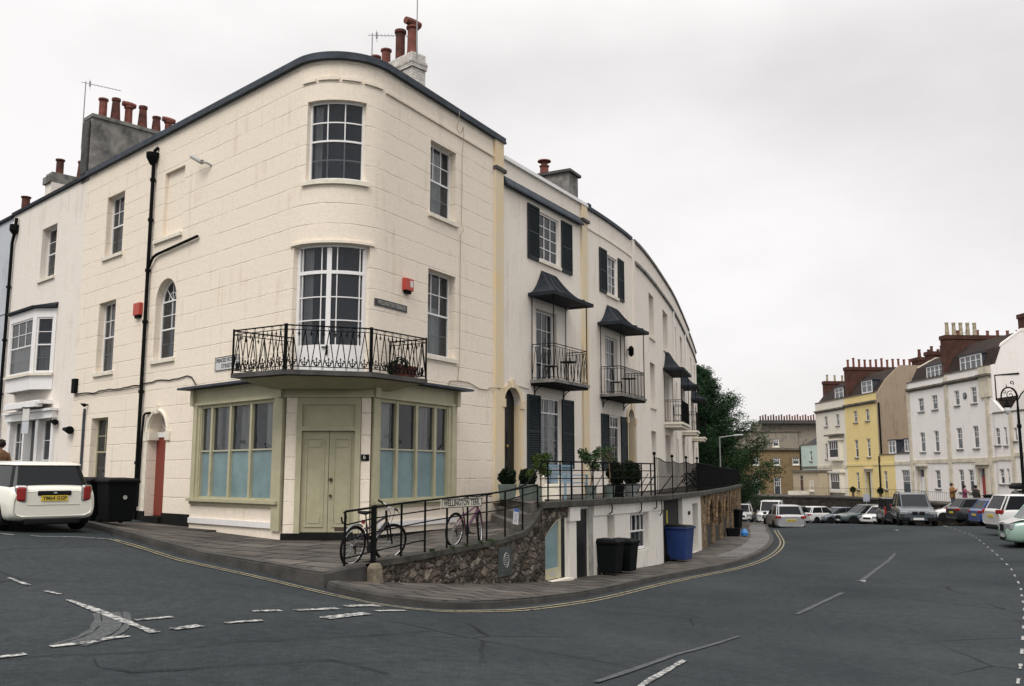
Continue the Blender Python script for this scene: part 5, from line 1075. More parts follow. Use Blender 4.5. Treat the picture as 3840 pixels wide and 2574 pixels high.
# ---------------------------------------------------------------- rubble wall under the ramp, steps, vault fronts
RW = thing('stone_wall', 'rough rubble wall rising under the black railing below the bicycles', 'wall', vp(3.4, -.4))
top = lambda s: float(np.interp(s, [-.2, 1, 4.6, 5.6, 6.2, 6.5], [.10, .10, .20, .30, .55, .86]))
ttop = lambda s: top(s) - .0
g = MB(); cs = np.linspace(.12, 6.62, 26); q = random.Random(5)
for a, b in zip(cs[:-1], cs[1:]):
    za, zb_ = top(a), top(b); la, lb = Z(*vp(a)[:2]) - .1, Z(*vp(b)[:2]) - .1; n = 8
    for k in range(n):
        def P(s, l, zt, k): 
            z = l + (zt - l) * k / n; j = random.Random(int(s * 1000) * 31 + k); return vp(s, z, .02 + (.05 * j.random() if 0 < k < n else .03))
        g.quad(P(a, la, za, k), P(b, lb, zb_, k), P(b, lb, zb_, k + 1), P(a, la, za, k + 1))
    g.quad(vp(a, za, .05), vp(b, zb_, .05), vp(b, zb_, -.22), vp(a, za, -.22))
g.build('rubble', RUBBLE, RW)
g = MB()
for a, b in zip(cs[:-1], cs[1:]):
    za, zb_ = top(a), top(b); u = .035
    P = [vp(a, za + .0, -.24), vp(a, za, .09), vp(b, zb_, .09), vp(b, zb_, -.24)]; up = Vector((0, 0, u)); dn = Vector((0, 0, -.07))
    g.add([p + up for p in P] + [p + dn for p in P], [(0, 1, 2, 3), (5, 6, 2, 1)])
g.build('coping', DKSTONE, RW)
g = MB(); wbox(g, V, 4.42, 5.04, .03, .075, -.55, .06); wbox(g, V, 4.50, 4.96, .075, .085, -.47, -.02); pn = g.build('access_panel', mat('panel_grey_green', (.05, .06, .055), .6, noise=.4, nscale=5), RW)
g = MB(); g.tube([vp(4.73 + .11 * math.cos(a), -.22 + .15 * math.sin(a), .088) for a in [i * math.pi / 8 for i in range(16)]], .009, 4, closed=True); 
for k in range(5): g.tube([vp(4.65, -.31 + .045 * k, .088), vp(4.81, -.31 + .045 * k, .088)], .006, 4)
g.build('badge', GREY, pn)
bo_ = thing('stone_bollard', 'stubby weathered stone bollard at the corner where the ramp railing starts', 'bollard', vp(.05, -.25, .12)); g = MB(); M = V.M(.05, .13, -.32)
g.add([M @ Vector(p) for p in ((-.13, -.10, 0), (.13, -.10, 0), (.13, .12, 0), (-.13, .12, 0), (-.11, -.08, .34), (.11, -.08, .34), (.11, .1, .34), (-.11, .1, .34), (-.07, -.05, .42), (.07, -.05, .42), (.07, .06, .42), (-.07, .06, .42))], [(0, 1, 5, 4), (1, 2, 6, 5), (2, 3, 7, 6), (3, 0, 4, 7), (4, 5, 9, 8), (5, 6, 10, 9), (6, 7, 11, 10), (7, 4, 8, 11), (8, 9, 10, 11)])
bevel(g.build('shaft', mat('bollard_stone', (.20, .17, .12), .95, noise=.5, nscale=6, bump=.6), bo_), .02)
# steps between ramp and walkway
st_ = thing('stone_steps', 'three worn stone steps up to the raised walkway at the end of the ramp', 'steps', vp(5.8, .3, -1))
for k, (t0, z1) in enumerate(((5.45, .5), (5.8, .7), (6.15, .915))):
    g = MB(); a0, b0 = vp(t0, 0, -.05), F.pt(6.28 + .0 + (t0 - 5.45) * .9, .03, 0); d = Vector((.47, .88, 0)) * (.75 if k < 2 else .8); 
    P = [a0, b0, b0 + d, a0 + d]; vs = [Vector((p.x, p.y, z1 - .23)) for p in P] + [Vector((p.x, p.y, z1)) for p in P]
    g.add(vs, [(1, 0, 4, 5), (0, 3, 7, 4), (3, 2, 6, 7), (2, 1, 5, 6), (4, 7, 6, 5)]); bevel(g.build('step', STEPST, st_), .02)
# vaults: white painted wall with openings
VF = thing('vault_front', 'white painted basement wall under the raised walkway beside the black bins', 'wall', vp(11, -.9))
zg = lambda s: Z(*vp(s)[:2]) - .1
qs = [op(6.66, 7.5, -.84, .52, depth=.12), op(8.30, 9.06, -1.0, .72, depth=.08), op(10.2, 10.68, -.24, .5, depth=.22), op(11.72, 13.05, -.56, .49, depth=.22)]
wall_mb(V, 7.42, 14.42, zg, .86, qs[1:], o=.0).build('wall', VAULTW, VF)
g = MB(); wbox(g, V, 7.85, 8.42, .0, .10, .45, .80); wbox(g, V, 7.9, 8.27, .0, .06, -1.05, .45); wbox(g, V, 9.35, 14.35, .0, .03, .52, .80); wbox(g, V, 13.08, 13.3, 0, .02, -1.1, .52); g.build('pier', VAULTW, VF)
g = MB(); wbox(g, V, 8.30, 9.06, -.08, -.05, -1.1, .72); g.build('door', BLACKD, VF)
g = MB(); wbox(g, V, 9.06, 9.32, .001, .012, -1.1, .8); g.build('reveal_strip', mat('reveal_grey', (.30, .29, .27), .9, noise=.3), VF)  # flat grey strip on the wall front, drawn for the doorway's reveal
g = MB(); wbox(g, V, 10.2, 10.68, -.24, -.2, -.24, .5); g.build('niche_back', VAULTW, VF)
window(VF, V, op(11.76, 13.04, -.54, .48), 3, (1, 1), inset=.12, sill=False, colx=[.27, .54, .8], bar=.035)
# arched glazed door at the foot of the steps
ad_ = thing('basement_door', 'arched pale olive door glazed with frosted blue at the end of the rubble wall', 'door', vp(7.1, -.87))
g = MB(); q = random.Random(2)
def arcz(s): return -.02 + (.56) * math.sin(min(1, max(0, (s - 6.5) / 1.05)) * math.pi / 2)
fr_ = MB(); gl_ = MB(); ss = np.linspace(6.66, 7.5, 9)
for a, b in zip(ss[:-1], ss[1:]): gl_.quad(vp(a, -.62, .0), vp(b, -.62, .0), vp(b, arcz(b) - .04, .0), vp(a, arcz(a) - .04, .0))
wbox(fr_, V, 6.66, 7.5, -.03, .03, -.84, -.60); wbox(fr_, V, 7.38, 7.5, -.03, .03, -.60, .50); wbox(fr_, V, 6.66, 6.70, -.03, .03, -.60, .05)
fr_.tube([vp(s, arcz(s), .01) for s in ss], .035, 5); fr_.build('frame', OLIVE, ad_); gl_.build('pane', BLUEG, ad_)
g = MB(); wbox(g, V, 6.95, 7.18, .03, .04, -.77, -.67); g.build('vent_grille', GREY, ad_); g = MB(); wbox(g, V, 6.6, 7.8, .02, .22, -.98, -.86); g.build('threshold', CPAINT, ad_)
g = MB(); wbox(g, V, 7.52, 7.72, -.04, .014, -1, .55); g.build('gap_shade', BLACKD, ad_)  # solid black strip paints the dark of a gap onto the wall
sa_ = thing('stone_wall', 'short end of rubble wall arching over the blue glazed basement door', 'wall', vp(6.9, .4))
g = MB(); ss = np.linspace(6.5, 7.84, 14)
for a, b in zip(ss[:-1], ss[1:]):
    za, zb_ = arcz(a) + .02, arcz(b) + .02; tp = .87
    g.quad(vp(a, za, .05), vp(b, zb_, .05), vp(b, tp, .05), vp(a, tp, .05)); g.quad(vp(a, za, -.1), vp(b, zb_, -.1), vp(b, zb_, .05), vp(a, za, .05))
g.quad(vp(6.5, -1, .05), vp(6.66, -1, .05), vp(6.66, .3, .05), vp(6.5, .3, .05)); g.quad(vp(6.66, -1, .05), vp(6.66, -1, -.05), vp(6.66, .3, -.05), vp(6.66, .3, .05)); g.build('rubble', RUBBLE, sa_)
# recessed bay with the blue bin, white pier, rubble arches
VB = thing('vault_front', 'dark recessed vault opening behind the blue wheelie bin', 'wall', vp(15.8, -1))
g = MB(); wbox(g, V, 14.42, 17.45, -.2, -.14, -1.2, .86); wbox(g, V, 14.38, 14.42, -.14, -.0, -1.2, .86); g.build('back_wall', mat('vault_shade_black', (.014, .014, .013), .9, noise=.3), VB)  # black colour stands in for the shade inside the vault
g = MB(); wbox(g, V, 15.55, 15.68, -.14, -.13, .05, .45); g.build('yellow_notice', mat('yellow_sign', (.55, .48, .05), .6), VB)
VC = thing('vault_front', 'white painted vault pier with a pale doorway right of the blue wheelie bin', 'wall', vp(19, -1))
wall_mb(V, 17.45, 21.0, lambda s: Z(*vp(s)[:2]) - .1, .86, [op(19.25, 20.3, -1.15, .55, depth=.3)]).build('wall', VAULTW, VC); g = MB(); wbox(g, V, 19.25, 20.3, -.36, -.3, -1.15, .55); g.build('door', mat('grey_door_paint', (.33, .33, .32), .7, noise=.2), VC)
g = MB(); wbox(g, V, 17.45, 17.5, -.14, -.001, -1.2, .86); g.build('side', VAULTW, VC); g = MB(); wbox(g, V, 18.4, 18.75, 0, .02, .2, .32); g.build('name_plate', IRON, VC)
VD = thing('vault_front', 'rubble stone vaults with tall narrow arches beyond the white pier', 'wall', vp(27, -1))
qs = [op(23.0, 24.9, -1.3, .56, True, .06), op(26.2, 28.3, -1.4, .5, True, .06), op(30.0, 31.8, -1.4, .5, True, .06), op(34, 35.8, -1.5, .5, True, .06), op(38.5, 40.3, -1.5, .5, True, .06)]
wall_mb(V, 21.0, 47, lambda s: Z(*vp(s)[:2]) - .1, .86, qs).build('wall', ARCHST, VD)
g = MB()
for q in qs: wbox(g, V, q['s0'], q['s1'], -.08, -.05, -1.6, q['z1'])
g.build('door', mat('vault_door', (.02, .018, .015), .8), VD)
for q in qs:
    g = MB(); c = (q['s0'] + q['s1']) / 2; r = (q['s1'] - q['s0']) / 2; g.tube([V.pt(c - (r + .1) * math.cos(math.pi * i / 12), .02, q['z1'] - r + (r + .1) * math.sin(math.pi * i / 12)) for i in range(13)], .09, 5); g.build('arch_ring', ARCHST, VD)
# dark stone edging slab all along
SL = thing('walkway_edge', 'dark mossy stone slab along the front of the raised walkway', 'slab', vp(15, .8)); g = MB(); cs = [6.5] + [float(x) for x in np.arange(7.5, 47, 1.1)]; q = random.Random(9)
for a, b in zip(cs[:-1], cs[1:]): j = q.uniform(-.012, .012); wbox(g, V, a + .004, b - .004, -.16, .16 + j, .80 + j * .4, .955 + j * .5)
bevel(g.build('slab', DKSTONE, SL), .015)
g = MB()
for t, z, L in ((10.3, .8, .25), (12.3, .8, .28), (13.45, .8, .22), (13.85, .8, .42), (21.3, .8, .3)): g.tube([vp(t, z, .1), vp(t + .02, z - L * .5, .1), vp(t - .05, z - L * .85, .12), vp(t - .25, z - L, .14)], .018, 5)
g.build('iron_hook', IRON, SL)
# ---------------------------------------------------------------- railings
def plain_rail(name, label, posts, tops, rails, r=.022):
    root = thing(name, label, 'railing', vp(posts[0][0], posts[0][1])); g = MB()
    for (t, z0), z1 in zip(posts, tops): g = MB(); g.tube([vp(t, z0 - .08), vp(t, z1)], r, 6); g.build('post', IRON, root)
    g = MB()
    for row in rails: g.tube([vp(t, z) for t, z in row], .013 if row is not rails[0] else .02, 5)
    g.build('rails', IRON, root); return root
rt = [-.62, .98, 1.74, 2.5, 3.27, 4.04, 4.83, 5.64, 6.38]; rz0 = [.08, .12, .12, .17, .2, .21, .27, .3, .9]; rz1 = [.98, 1.07, 1.1, 1.13, 1.16, 1.18, 1.22, 1.28, 1.34]
# (the first post stands just before the corner on the pavement)
rr1 = plain_rail('ramp_railing', 'black iron railing along the ramp in front of the two bicycles', list(zip(rt, rz0)), rz1, [[(t, z) for t, z in zip(rt, rz1)], [(-.62, .76), (.16, .84), (1.74, .91), (3.3, .98), (4.8, 1.02), (6.4, 1.2)], [(-.62, .50), (.16, .60), (1.74, .71), (3.3, .79), (4.8, .83), (5.7, .9)], [(-.62, .22), (.16, .28), (.98, .33), (1.74, .38)]])
g = MB(); g.tube([vp(.16, -.1), vp(.16, 1.06)], .048, 8); g.build('corner_post', IRON, rr1); g = MB(); g.tube([vp(-.62 + .06 * math.sin(a) - .04, .88 + .09 * math.cos(a)) for a in [R(x) for x in range(0, 300, 40)]], .016, 5); g.build('scroll_end', IRON, rr1)
ws_ = wall_sign('street_sign', 2.2, 3.72, .94, 1.115, ['WELLINGTON TERR.'], mat('cream_enamel', (.60, .57, .47), .5, noise=.15), BLKTXT, 'cream street sign reading WELLINGTON TERR. fixed to the ramp railing', p=V, o=.045, frame=BLKTXT, fs=.72)
nt_ = thing('paper_notice', 'white paper notice with a blue heading hanging crooked on the ramp railing', 'notice', vp(5.25, .66, .03)); Mn = V.M(5.26, .035, .67) @ Matrix.Rotation(R(8), 4, 'Y')
g = MB(); g.box(-.12, .12, -.004, .0, -.17, .17, M=Mn); g.build('sheet', mat('paper', (.62, .62, .64), .8), nt_); g = MB(); g.box(-.12, .12, -.007, -.0045, .10, .17, M=Mn); g.build('heading', mat('blue_print', (.05, .12, .35), .6), nt_)
g = MB()
for k in range(6): g.box(-.09, .08 - .02 * (k % 3), -.007, -.0045, .05 - .036 * k, .062 - .036 * k, M=Mn)
g.build('print', mat('grey_print', (.3, .25, .28), .7), nt_)
ut = [6.92, 7.54, 8.14, 8.74, 9.37, 9.99, 10.63, 11.26, 11.93, 12.59, 13.3]
r2_ = plain_rail('walkway_railing', 'plain black five bar railing on the walkway edge above the white vaults', [(t, .95) for t in ut], [1.9] * len(ut), [[(t, z) for t in [6.5] + ut + [13.55]] for z in (1.89, 1.68, 1.48, 1.28, 1.08)])
for t in (10.0, 12.0, 13.1): g = MB(); g.tube([vp(t, 1.6), vp(t + .12, 1.0, -.45)], .012, 4); g.build('stay', IRON, r2_)
g = MB()
# heavy curved handrail sweeping down to the ramp
g.tube([vp(4.9, 1.23), vp(5.5, 1.29, -.02), vp(5.9, 1.36, -.05), vp(6.2, 1.5, -.06), vp(6.5, 1.72, -.04), vp(6.7, 1.86, -.01), vp(6.92, 1.89)], .02, 6); g.build('handrail', IRON, r2_)
wr = thing('walkway_railing', 'tall black railing of close bars with a wavy top beyond the five bar one', 'railing', vp(16, .95)); g = MB(); g2 = MB()
pt_ = [13.6, 15.95, 18.3, 20.4]
for t in pt_: g2 = MB(); g2.tube([vp(t, .9), vp(t, 2.1 if t > 14 else 2.14)], .026, 6); g2.lathe([(.02, 0), (.055, .05), (.05, .08), (.015, .11)], vp(t, 2.1 if t > 14 else 2.14), 8); g2.tube([vp(t, 1.55), vp(t + .15, .95, -.5)], .016, 5); g2.build('post', IRON, wr)
tp = []
for i in range(len(pt_) - 1):
    n = 17
    for k in range(n):
        t = pt_[i] + (pt_[i + 1] - pt_[i]) * (k + .5) / n; x = (k + .5) / n; zz = (2.06 - .14 * x + .02 * math.sin(x * 9)) if i == 0 else (1.96 + .03 * math.cos(x * 6.28)); tp.append((t, zz)); g.tube([vp(t, .97), vp(t, zz)], .0095, 4, cap=False)
g.tube([vp(t, z) for t, z in [(13.6, 2.08)] + tp + [(20.4, 1.98)]], .014, 5); g.tube([vp(t, 1.02) for t in pt_], .012, 5); g.tube([vp(t, 1.5) for t in pt_], .008, 4); g.build('bars', IRON, wr)
dr_ = thing('walkway_railing', 'dark close barred railing running away under the tree', 'railing', vp(30, .95)); g = MB()
for t in np.arange(20.5, 46, .14): g.tube([vp(t, .97), vp(t, float(np.interp(t, [20, 30, 46], [1.98, 1.87, 1.82])))], .013, 4, cap=False)
g.tube([vp(t, float(np.interp(t, [20, 30, 46], [1.98, 1.87, 1.82]))) for t in np.arange(20.5, 46.2, 1.5)], .02, 5); g.tube([vp(t, 1.05) for t in np.arange(20.5, 46.2, 1.5)], .012, 5)
b_ = g.build('bars', IRON, dr_); g = MB()
for t in np.arange(23, 45, 1.0): leafball(g, vp(t, 1.4, -.5), .5, 130, .06, .85, int(t * 7), inner=.2)
tag(g.build('hedge', LEAFD, loc=vp(32, .95, -.5)), 'dark clipped hedge behind the railing running away under the tree', 'hedge')
# ---------------------------------------------------------------- far terrace across the road
def tq(ta, tb, z0, z1, **k): return op(ts(max(ta, tb)), ts(min(ta, tb)), z0, z1, **k)
def tbox(mb, ta, tb, o0, o1, z0, z1): return wbox(mb, T, ts(max(ta, tb)), ts(min(ta, tb)), o0, o1, z0, z1)
TANM = mat('tan_stone_trim', (.58, .53, .42), .9, noise=.25, nscale=1.5); TRIMD = mat('sooty_cornice', (.16, .14, .11), .9, noise=.5, nscale=2)
def thouse(label, ta, tb, zt, m, wins, corn=None, dep=6, zb=-1.6, cap=None, door=None):
    H = thing('terraced_house', label, 'house', T.pt(ts((ta + tb) / 2), 0, -.9)); ops = [tq(*w_[:4], depth=.14) for w_ in wins]
    dops = [tq(*door[:4], depth=.25)] if door else []
    wall_mb(T, ts(ta), ts(tb), zb, zt, ops + dops).build('wall', m, H)
    g = MB(); a, b = T.pt(ts(ta), 0, 0), T.pt(ts(tb), 0, 0); n = T.nrm(ts(ta)); c, d = b - n * dep, a - n * dep; U = lambda v, z: Vector((v.x, v.y, z))
    for p, q in ((b, c), (d, a), (c, d)): g.quad(U(p, zb), U(q, zb), U(q, zt - .05), U(p, zt - .05), 0, [(0, zb), (dep, zb), (dep, zt), (0, zt)])
    g.quad(U(a, zt - .1), U(b, zt - .1), U(c, zt - .1), U(d, zt - .1)); g.build('side_wall', m, H)
    for q, w_ in zip(ops, wins):
        c = w_[4] if len(w_) > 4 else 2
        window(H, T, q, c, (2, 2), far=True, inset=.09, bar=.03, fw=.065, sill=True, sillmat=CEMENT, sillo=.1)
    if door:
        q = dops[0]; g = MB(); wbox(g, T, q['s0'] + .06, q['s1'] - .06, -.22, -.16, q['z0'], q['z1'] - .62); d_ = g.build('door', door[4], H)
        g = MB(); wbox(g, T, q['s0'] + .02, q['s1'] - .02, -.22, -.15, q['z1'] - .62, q['z1'] - .54); wbox(g, T, q['s0'] + .1, q['s1'] - .1, -.2, -.18, q['z1'] - .54, q['z1']); g.build('fanlight', [FGLASS], d_)
        g = MB(); wbox(g, T, q['s0'] - .32, q['s0'] - .02, 0, .1, q['z0'], q['z1'] + .05); wbox(g, T, q['s1'] + .02, q['s1'] + .32, 0, .1, q['z0'], q['z1'] + .05); wbox(g, T, q['s0'] - .34, q['s1'] + .34, 0, .12, q['z1'] + .05, q['z1'] + .28); wbox(g, T, q['s0'] - .5, q['s1'] + .5, 0, .34, q['z1'] + .28, q['z1'] + .4)
        g.build('door_surround', door[5] if len(door) > 5 else TANM, H)
    g = MB()
    if corn: tbox(g, ta, tb, 0, .22, corn, corn + .16); tbox(g, ta, tb, 0, .1, corn - .14, corn)
    tbox(g, ta, tb, -.25, .06, zt, zt + .1)
    g.build('cornice', TRIMD, H)
    return H
def tstring(H, ta, tb, z0=2.48, z1=2.78, m=TANM): g = MB(); tbox(g, ta, tb, 0, .07, z0, z1); g.build('string_course', m, H)
def tpil(H, t, z0, z1, w_=.42): g = MB(); tbox(g, t - w_ / 2, t + w_ / 2, 0, .1, z0, z1); g.build('pilaster', TANM, H)
E_ = thouse('white far terraced house left of the tan pilaster with a pale stone door case', 13.9, 7.2, 9.85, FARW,
    [(11.95, 10.95, 7.1, 8.3), (9.5, 8.55, 7.12, 8.38), (12.0, 11.1, 3.5, 5.25), (9.5, 8.7, 3.45, 5.3), (9.7, 8.85, .3, 1.9)], corn=9.15, door=(12.55, 11.45, -.8, 1.95, WPAINT))
tstring(E_, 13.9, 7.2, 2.5, 2.82); tpil(E_, 13.7, -1, 9.1, .4); tpil(E_, 7.0, -1, 9.8, .5)
F_ = thouse('white far terraced house with a red door and two ground floor windows', 7.2, .3, 9.95, FARW,
    [(5.75, 5.0, 7.2, 8.45), (3.2, 2.4, 7.2, 8.52), (5.8, 4.95, 3.6, 5.35), (3.3, 2.5, 3.6, 5.4), (5.85, 5.1, .1, 1.93), (4.4, 3.65, .1, 1.93)], corn=9.2, door=(2.75, 1.85, -.8, 2.0, mat('far_red_door', (.32, .03, .03), .5)))
tstring(F_, 7.2, .3, 2.52, 2.84)
g = MB(); g.lathe([(.28, 0), (.28, .06), (.2, .08)], T.pt(ts(4.1), .0, 7.93), 16, M=Matrix.Rotation(R(-90), 4, 'Y')); g.build('oval_plaque', FGLASS, F_)
g = MB(); tbox(g, 1.75, .35, 0, .16, 7.55, 9.95); g.build('corner_pilaster', TANM, F_); g = MB(); tbox(g, 1.9, .2, -.2, .34, 9.2, 9.38); g.build('corner_cornice', TRIMD, F_); g = MB(); tbox(g, 1.15, .75, 0, .12, -1, 7.55); g.build('pilaster', TANM, F_)
pipe(F_, [T.pt(ts(.15), -.25, 7.2), T.pt(ts(.15), -.25, 9.2), T.pt(ts(.1), -2.2, 9.35)], .07)
# link and yellow wing
D_ = thouse('low white link house with a slate mansard and two small dormers', 17.1, 13.9, 3.42, FARW, [(15.9, 14.3, -.2, 1.95, 4)], corn=None); tstring(D_, 17.1, 13.9, 2.42, 2.72)
g = MB(); n = T.nrm(0); a, b = T.pt(ts(18.6), -.3, 3.42), T.pt(ts(13.95), -.3, 3.42); g.quad(a, b, b - n * 1.0 + Vector((0, 0, 1.5)), a - n * 1.0 + Vector((0, 0, 1.5))); g.quad(a - n * 1.0 + Vector((0, 0, 1.5)), b - n + Vector((0, 0, 1.5)), b - n * 3 + Vector((0, 0, 1.7)), a - n * 3 + Vector((0, 0, 1.7)))
g.quad(b, b - n * 3, b - n * 3 + Vector((0, 0, 1.7)), b - n + Vector((0, 0, 1.5))); g.quad(a, a - n * 3, a - n * 3 + Vector((0, 0, 1.7)), a - n + Vector((0, 0, 1.5)))
g.build('mansard', SLATE, D_)
def dormer(H, ta, tb, o, z0, z1, c=3, dm=LEAD):
    g = MB(); tbox(g, ta, tb, o - 1.6, o - .06, z0, z1); tbox(g, ta + .1, tb - .1, o - 1.6, o + .06, z1, z1 + .1); d = g.build('dormer', dm, H)
    g = MB(); s0, s1 = ts(ta), ts(tb); e = .1
    for q in ((s0, s0 + e, z0, z1), (s1 - e, s1, z0, z1)): wbox(g, T, q[0], q[1], o - .06, o, q[2], q[3])
    wbox(g, T, s0 + e, s1 - e, o - .06, o, z0, z0 + e); wbox(g, T, s0 + e, s1 - e, o - .06, o, z1 - e, z1)
    for i in range(1, c): x = s0 + (s1 - s0) * i / c; wbox(g, T, x - .05, x + .05, o - .05, o - .004, z0 + e, z1 - e)
    zm = (z0 + z1) / 2 + .12; wbox(g, T, s0 + e, s1 - e, o - .052, o - .008, zm - .02, zm + .02)
    w_ = g.build('window_frame', WPAINT, d); g = MB(); wbox(g, T, s0 + .05, s1 - .05, o - .058, o - .045, z0 + .05, z1 - .05); g.build('pane', FGLASS, d)
dormer(D_, 18.4, 17.0, -.1, 3.5, 4.75, 2); dormer(D_, 15.2, 13.95, -.1, 3.6, 4.75, 2)
C2_ = thouse('low yellow wing with a clipped ball bush beside its tall window', 20.3, 17.1, 3.40, FARY, [(19.55, 18.85, .05, 1.86)], corn=None); tstring(C2_, 20.3, 17.1, 2.40, 2.66, mat('yellow_trim', (.70, .58, .27), .8))
pipe(C2_, [T.pt(ts(20.2), .1, -1), T.pt(ts(20.2), .1, 3.3)], .08)
C_ = thouse('bright yellow far terraced house with a dark front door', 28.0, 20.3, 9.62, FARY,
    [(25.8, 24.9, 6.88, 8.1), (22.95, 22.05, 6.9, 8.1), (25.9, 25.05, 3.25, 5.1), (23.0, 22.2, 3.25, 5.12), (25.9, 25.2, -.05, 1.72)], corn=8.72, door=(23.35, 22.4, -1.1, 1.75, mat('far_green_door', (.03, .05, .045), .5)), dep=9)
tstring(C_, 28.0, 20.3, 2.40, 2.66, mat('yellow_trim', (.70, .58, .27), .8)); pipe(C_, [T.pt(ts(20.15), -.15, 3), T.pt(ts(20.15), -.15, 8.6)], .09)
B_ = thouse('cream far terraced house with a projecting stone porch and bay windows', 36.2, 28.0, 9.62, FARC,
    [(33.65, 32.75, 6.85, 8.0), (30.4, 29.55, 6.78, 8.05), (33.8, 32.85, 3.2, 4.95)], corn=8.6, dep=9)
tstring(B_, 36.2, 28.0, 2.2, 2.5, TANM)
for z0, z1, nm in ((3.25, 5.2, 0), (-.2, 1.7, 1)):
    g = MB(); tbox(g, 32.0, 28.9, .0, .45, z0 - .25, z0); tbox(g, 32.2, 28.7, 0, .55, z1, z1 + .18); 
    tbox(g, 32.0, 31.7, 0, .45, z0, z1); tbox(g, 29.2, 28.9, 0, .45, z0, z1); bb = g.build('bay', FARC, B_); window(B_, T, tq(31.7, 29.2, z0, z1), 4, (1, 1), far=True, inset=-.42, bar=.08, fw=.1, sill=False)
    if nm == 0: g = MB(); tbox(g, 32.6, 28.4, 0, .6, z1 + .5, z1 + .68); g.build('bay_hood', TRIMD, bb)
g = MB(); tbox(g, 40.2, 32.2, .0, 1.5, -1.8, 1.75); pr = g.build('porch', PORCH, B_); g = MB(); tbox(g, 40.4, 32.1, .0, 1.65, 1.75, 2.0); g.build('porch_cornice', TRIMD, pr)
window(B_, T, tq(35.0, 33.8, -.35, .8), 3, (2, 2), far=True, inset=-1.52, bar=.05, fw=.1, sillo=1.6); g = MB(); tbox(g, 37.7, 37.0, 1.5, 1.56, -1.5, .9); g.build('door', mat('purple_door', (.09, .05, .05), .5), pr); g = MB(); tbox(g, 37.7, 37.0, 1.5, 1.55, .98, 1.4); g.build('fanlight', FGLASS, pr)
A_ = thouse('pale mint green low house between the cream one and the brown block', 41.4, 36.2, 4.95, FARM, [(38.55, 37.75, 3.05, 4.2)], dep=9); tstring(A_, 41.4, 36.2, 2.2, 2.45, TRIMD); pipe(A_, [T.pt(ts(41.3), .1, -1), T.pt(ts(41.3), .1, 4.9)], .08)
# lower white house nearer
G_ = thouse('low white gabled far house behind the swan neck lamp post', .3, -2.1, 6.2, FARW, [(.95 - .7, .28 - .7, 3.75, 5.08), (-.95, -1.35, 3.7, 5.1), (.0, -.62, .8, 1.95), (-.95, -1.3, .8, 1.98)], dep=7); 
tstring(G_, .3, -2.1, 2.6, 2.9); G2_ = thouse('low white far house at the right edge beyond the swan neck lamp post', -2.1, -6.5, 6.2, FARW, [(-2.25, -2.65, 4.0, 5.0), (-2.7, -3.1, .9, 1.95)], dep=7); tpil(G2_, -2.0, -1, 6.4, .35); tstring(G2_, -2.1, -6.5, 2.85, 3.15)
g = MB(); n = T.nrm(ts(0)); 
def gab(g, P, th=.25):
    k = len(P); v = [T.pt(ts(t), .03, z) for t, z in P]; w2 = [p - n * th for p in v]; g.add(v + w2, [tuple(range(k)), tuple(range(2 * k - 1, k - 1, -1))] + [(i, (i + 1) % k, k + (i + 1) % k, k + i) for i in range(k)], 0, [[(t, z) for t, z in P]] + [[(t, z) for t, z in P[::-1]]] + [[(0, 0)] * 4] * k)
gab(g, [(.75, 6.2), (.75, 7.62), (.55, 7.55), (-1.0, 6.38), (-1.05, 6.2)]); g.build('gable', FARW, G_)
g = MB(); gab(g, [(-2.0, 6.2), (-2.06, 6.35), (-3.7, 7.7), (-4.6, 8.3), (-6.5, 6.3), (-6.5, 6.2)]); g.build('gable', FARW, G2_)
g = MB(); v = [T.pt(ts(.1), -.26, 7.4), T.pt(ts(-3.4), -.26, 7.4), T.pt(ts(-3.4), -5, 7.7), T.pt(ts(.1), -5, 7.7)]; a, b = T.pt(ts(-1.0), -.24, 6.22), T.pt(ts(-2.1), -.24, 6.22)
g.add([v[0], v[1], b, a], [(0, 3, 2, 1)], 0, [[(0, 0), (0, 1), (1, 1), (3, 0)]]); g.quad(*v); g.build('roof', TILE, G_)
# roofs and end gables
def troof(H, ta, tb, z0, prof, m=TILE):
    """prof: list of (distance back, z)"""
    g = MB(); s0, s1 = ts(ta), ts(tb); P = [(.3, z0)] + prof; acc = 0
    for (o0, za), (o1, zb_) in zip(P[:-1], P[1:]):
        l = math.hypot(o1 - o0, zb_ - za); g.quad(T.pt(s0, -o0, za), T.pt(s1, -o0, za), T.pt(s1, -o1, zb_), T.pt(s0, -o1, zb_), 0, [(s0, acc), (s1, acc), (s1, acc + l), (s0, acc + l)]); acc += l
    g.build('roof', m, H)
def tgable(H, t, z0, prof, m, fl=.3, th=.22):
    P = [(0, z0)] + prof; s = ts(t); k = len(P); v = [T.pt(s, -o, z) for o, z in P] + [T.pt(s, -P[-1][0], -1.5), T.pt(s, 0, -1.5)]; d = (T.pt(s + 1, 0, 0) - T.pt(s, 0, 0)) * th; w2 = [p - d for p in v]; n_ = len(v); uv = [(o, z) for o, z in P] + [(P[-1][0], -1.5), (0, -1.5)]
    g = MB(); g.add(v + w2, [tuple(range(n_)), tuple(range(2 * n_ - 1, n_ - 1, -1))] + [(i, (i + 1) % n_, n_ + (i + 1) % n_, n_ + i) for i in range(n_)], 0, [uv, uv[::-1]] + [[(0, 0)] * 4] * n_); g.build('gable_wall', m, H)
pw = [(.9, 11.6), (2.6, 12.85), (4.2, 12.85), (8.5, 10)]; troof(F_, 7.2, .1, 10.0, [(.9, 11.5), (2.6, 12.7), (4.2, 12.7)]); troof(E_, 13.9, 7.2, 9.9, [(1.1, 11.3), (2.8, 12.2), (4.2, 12.2)])
tgable(F_, .12, 10.0, [(.35, 10.1), (1.0, 11.75), (2.75, 12.95), (4.0, 12.95), (9, 10)], FARW)
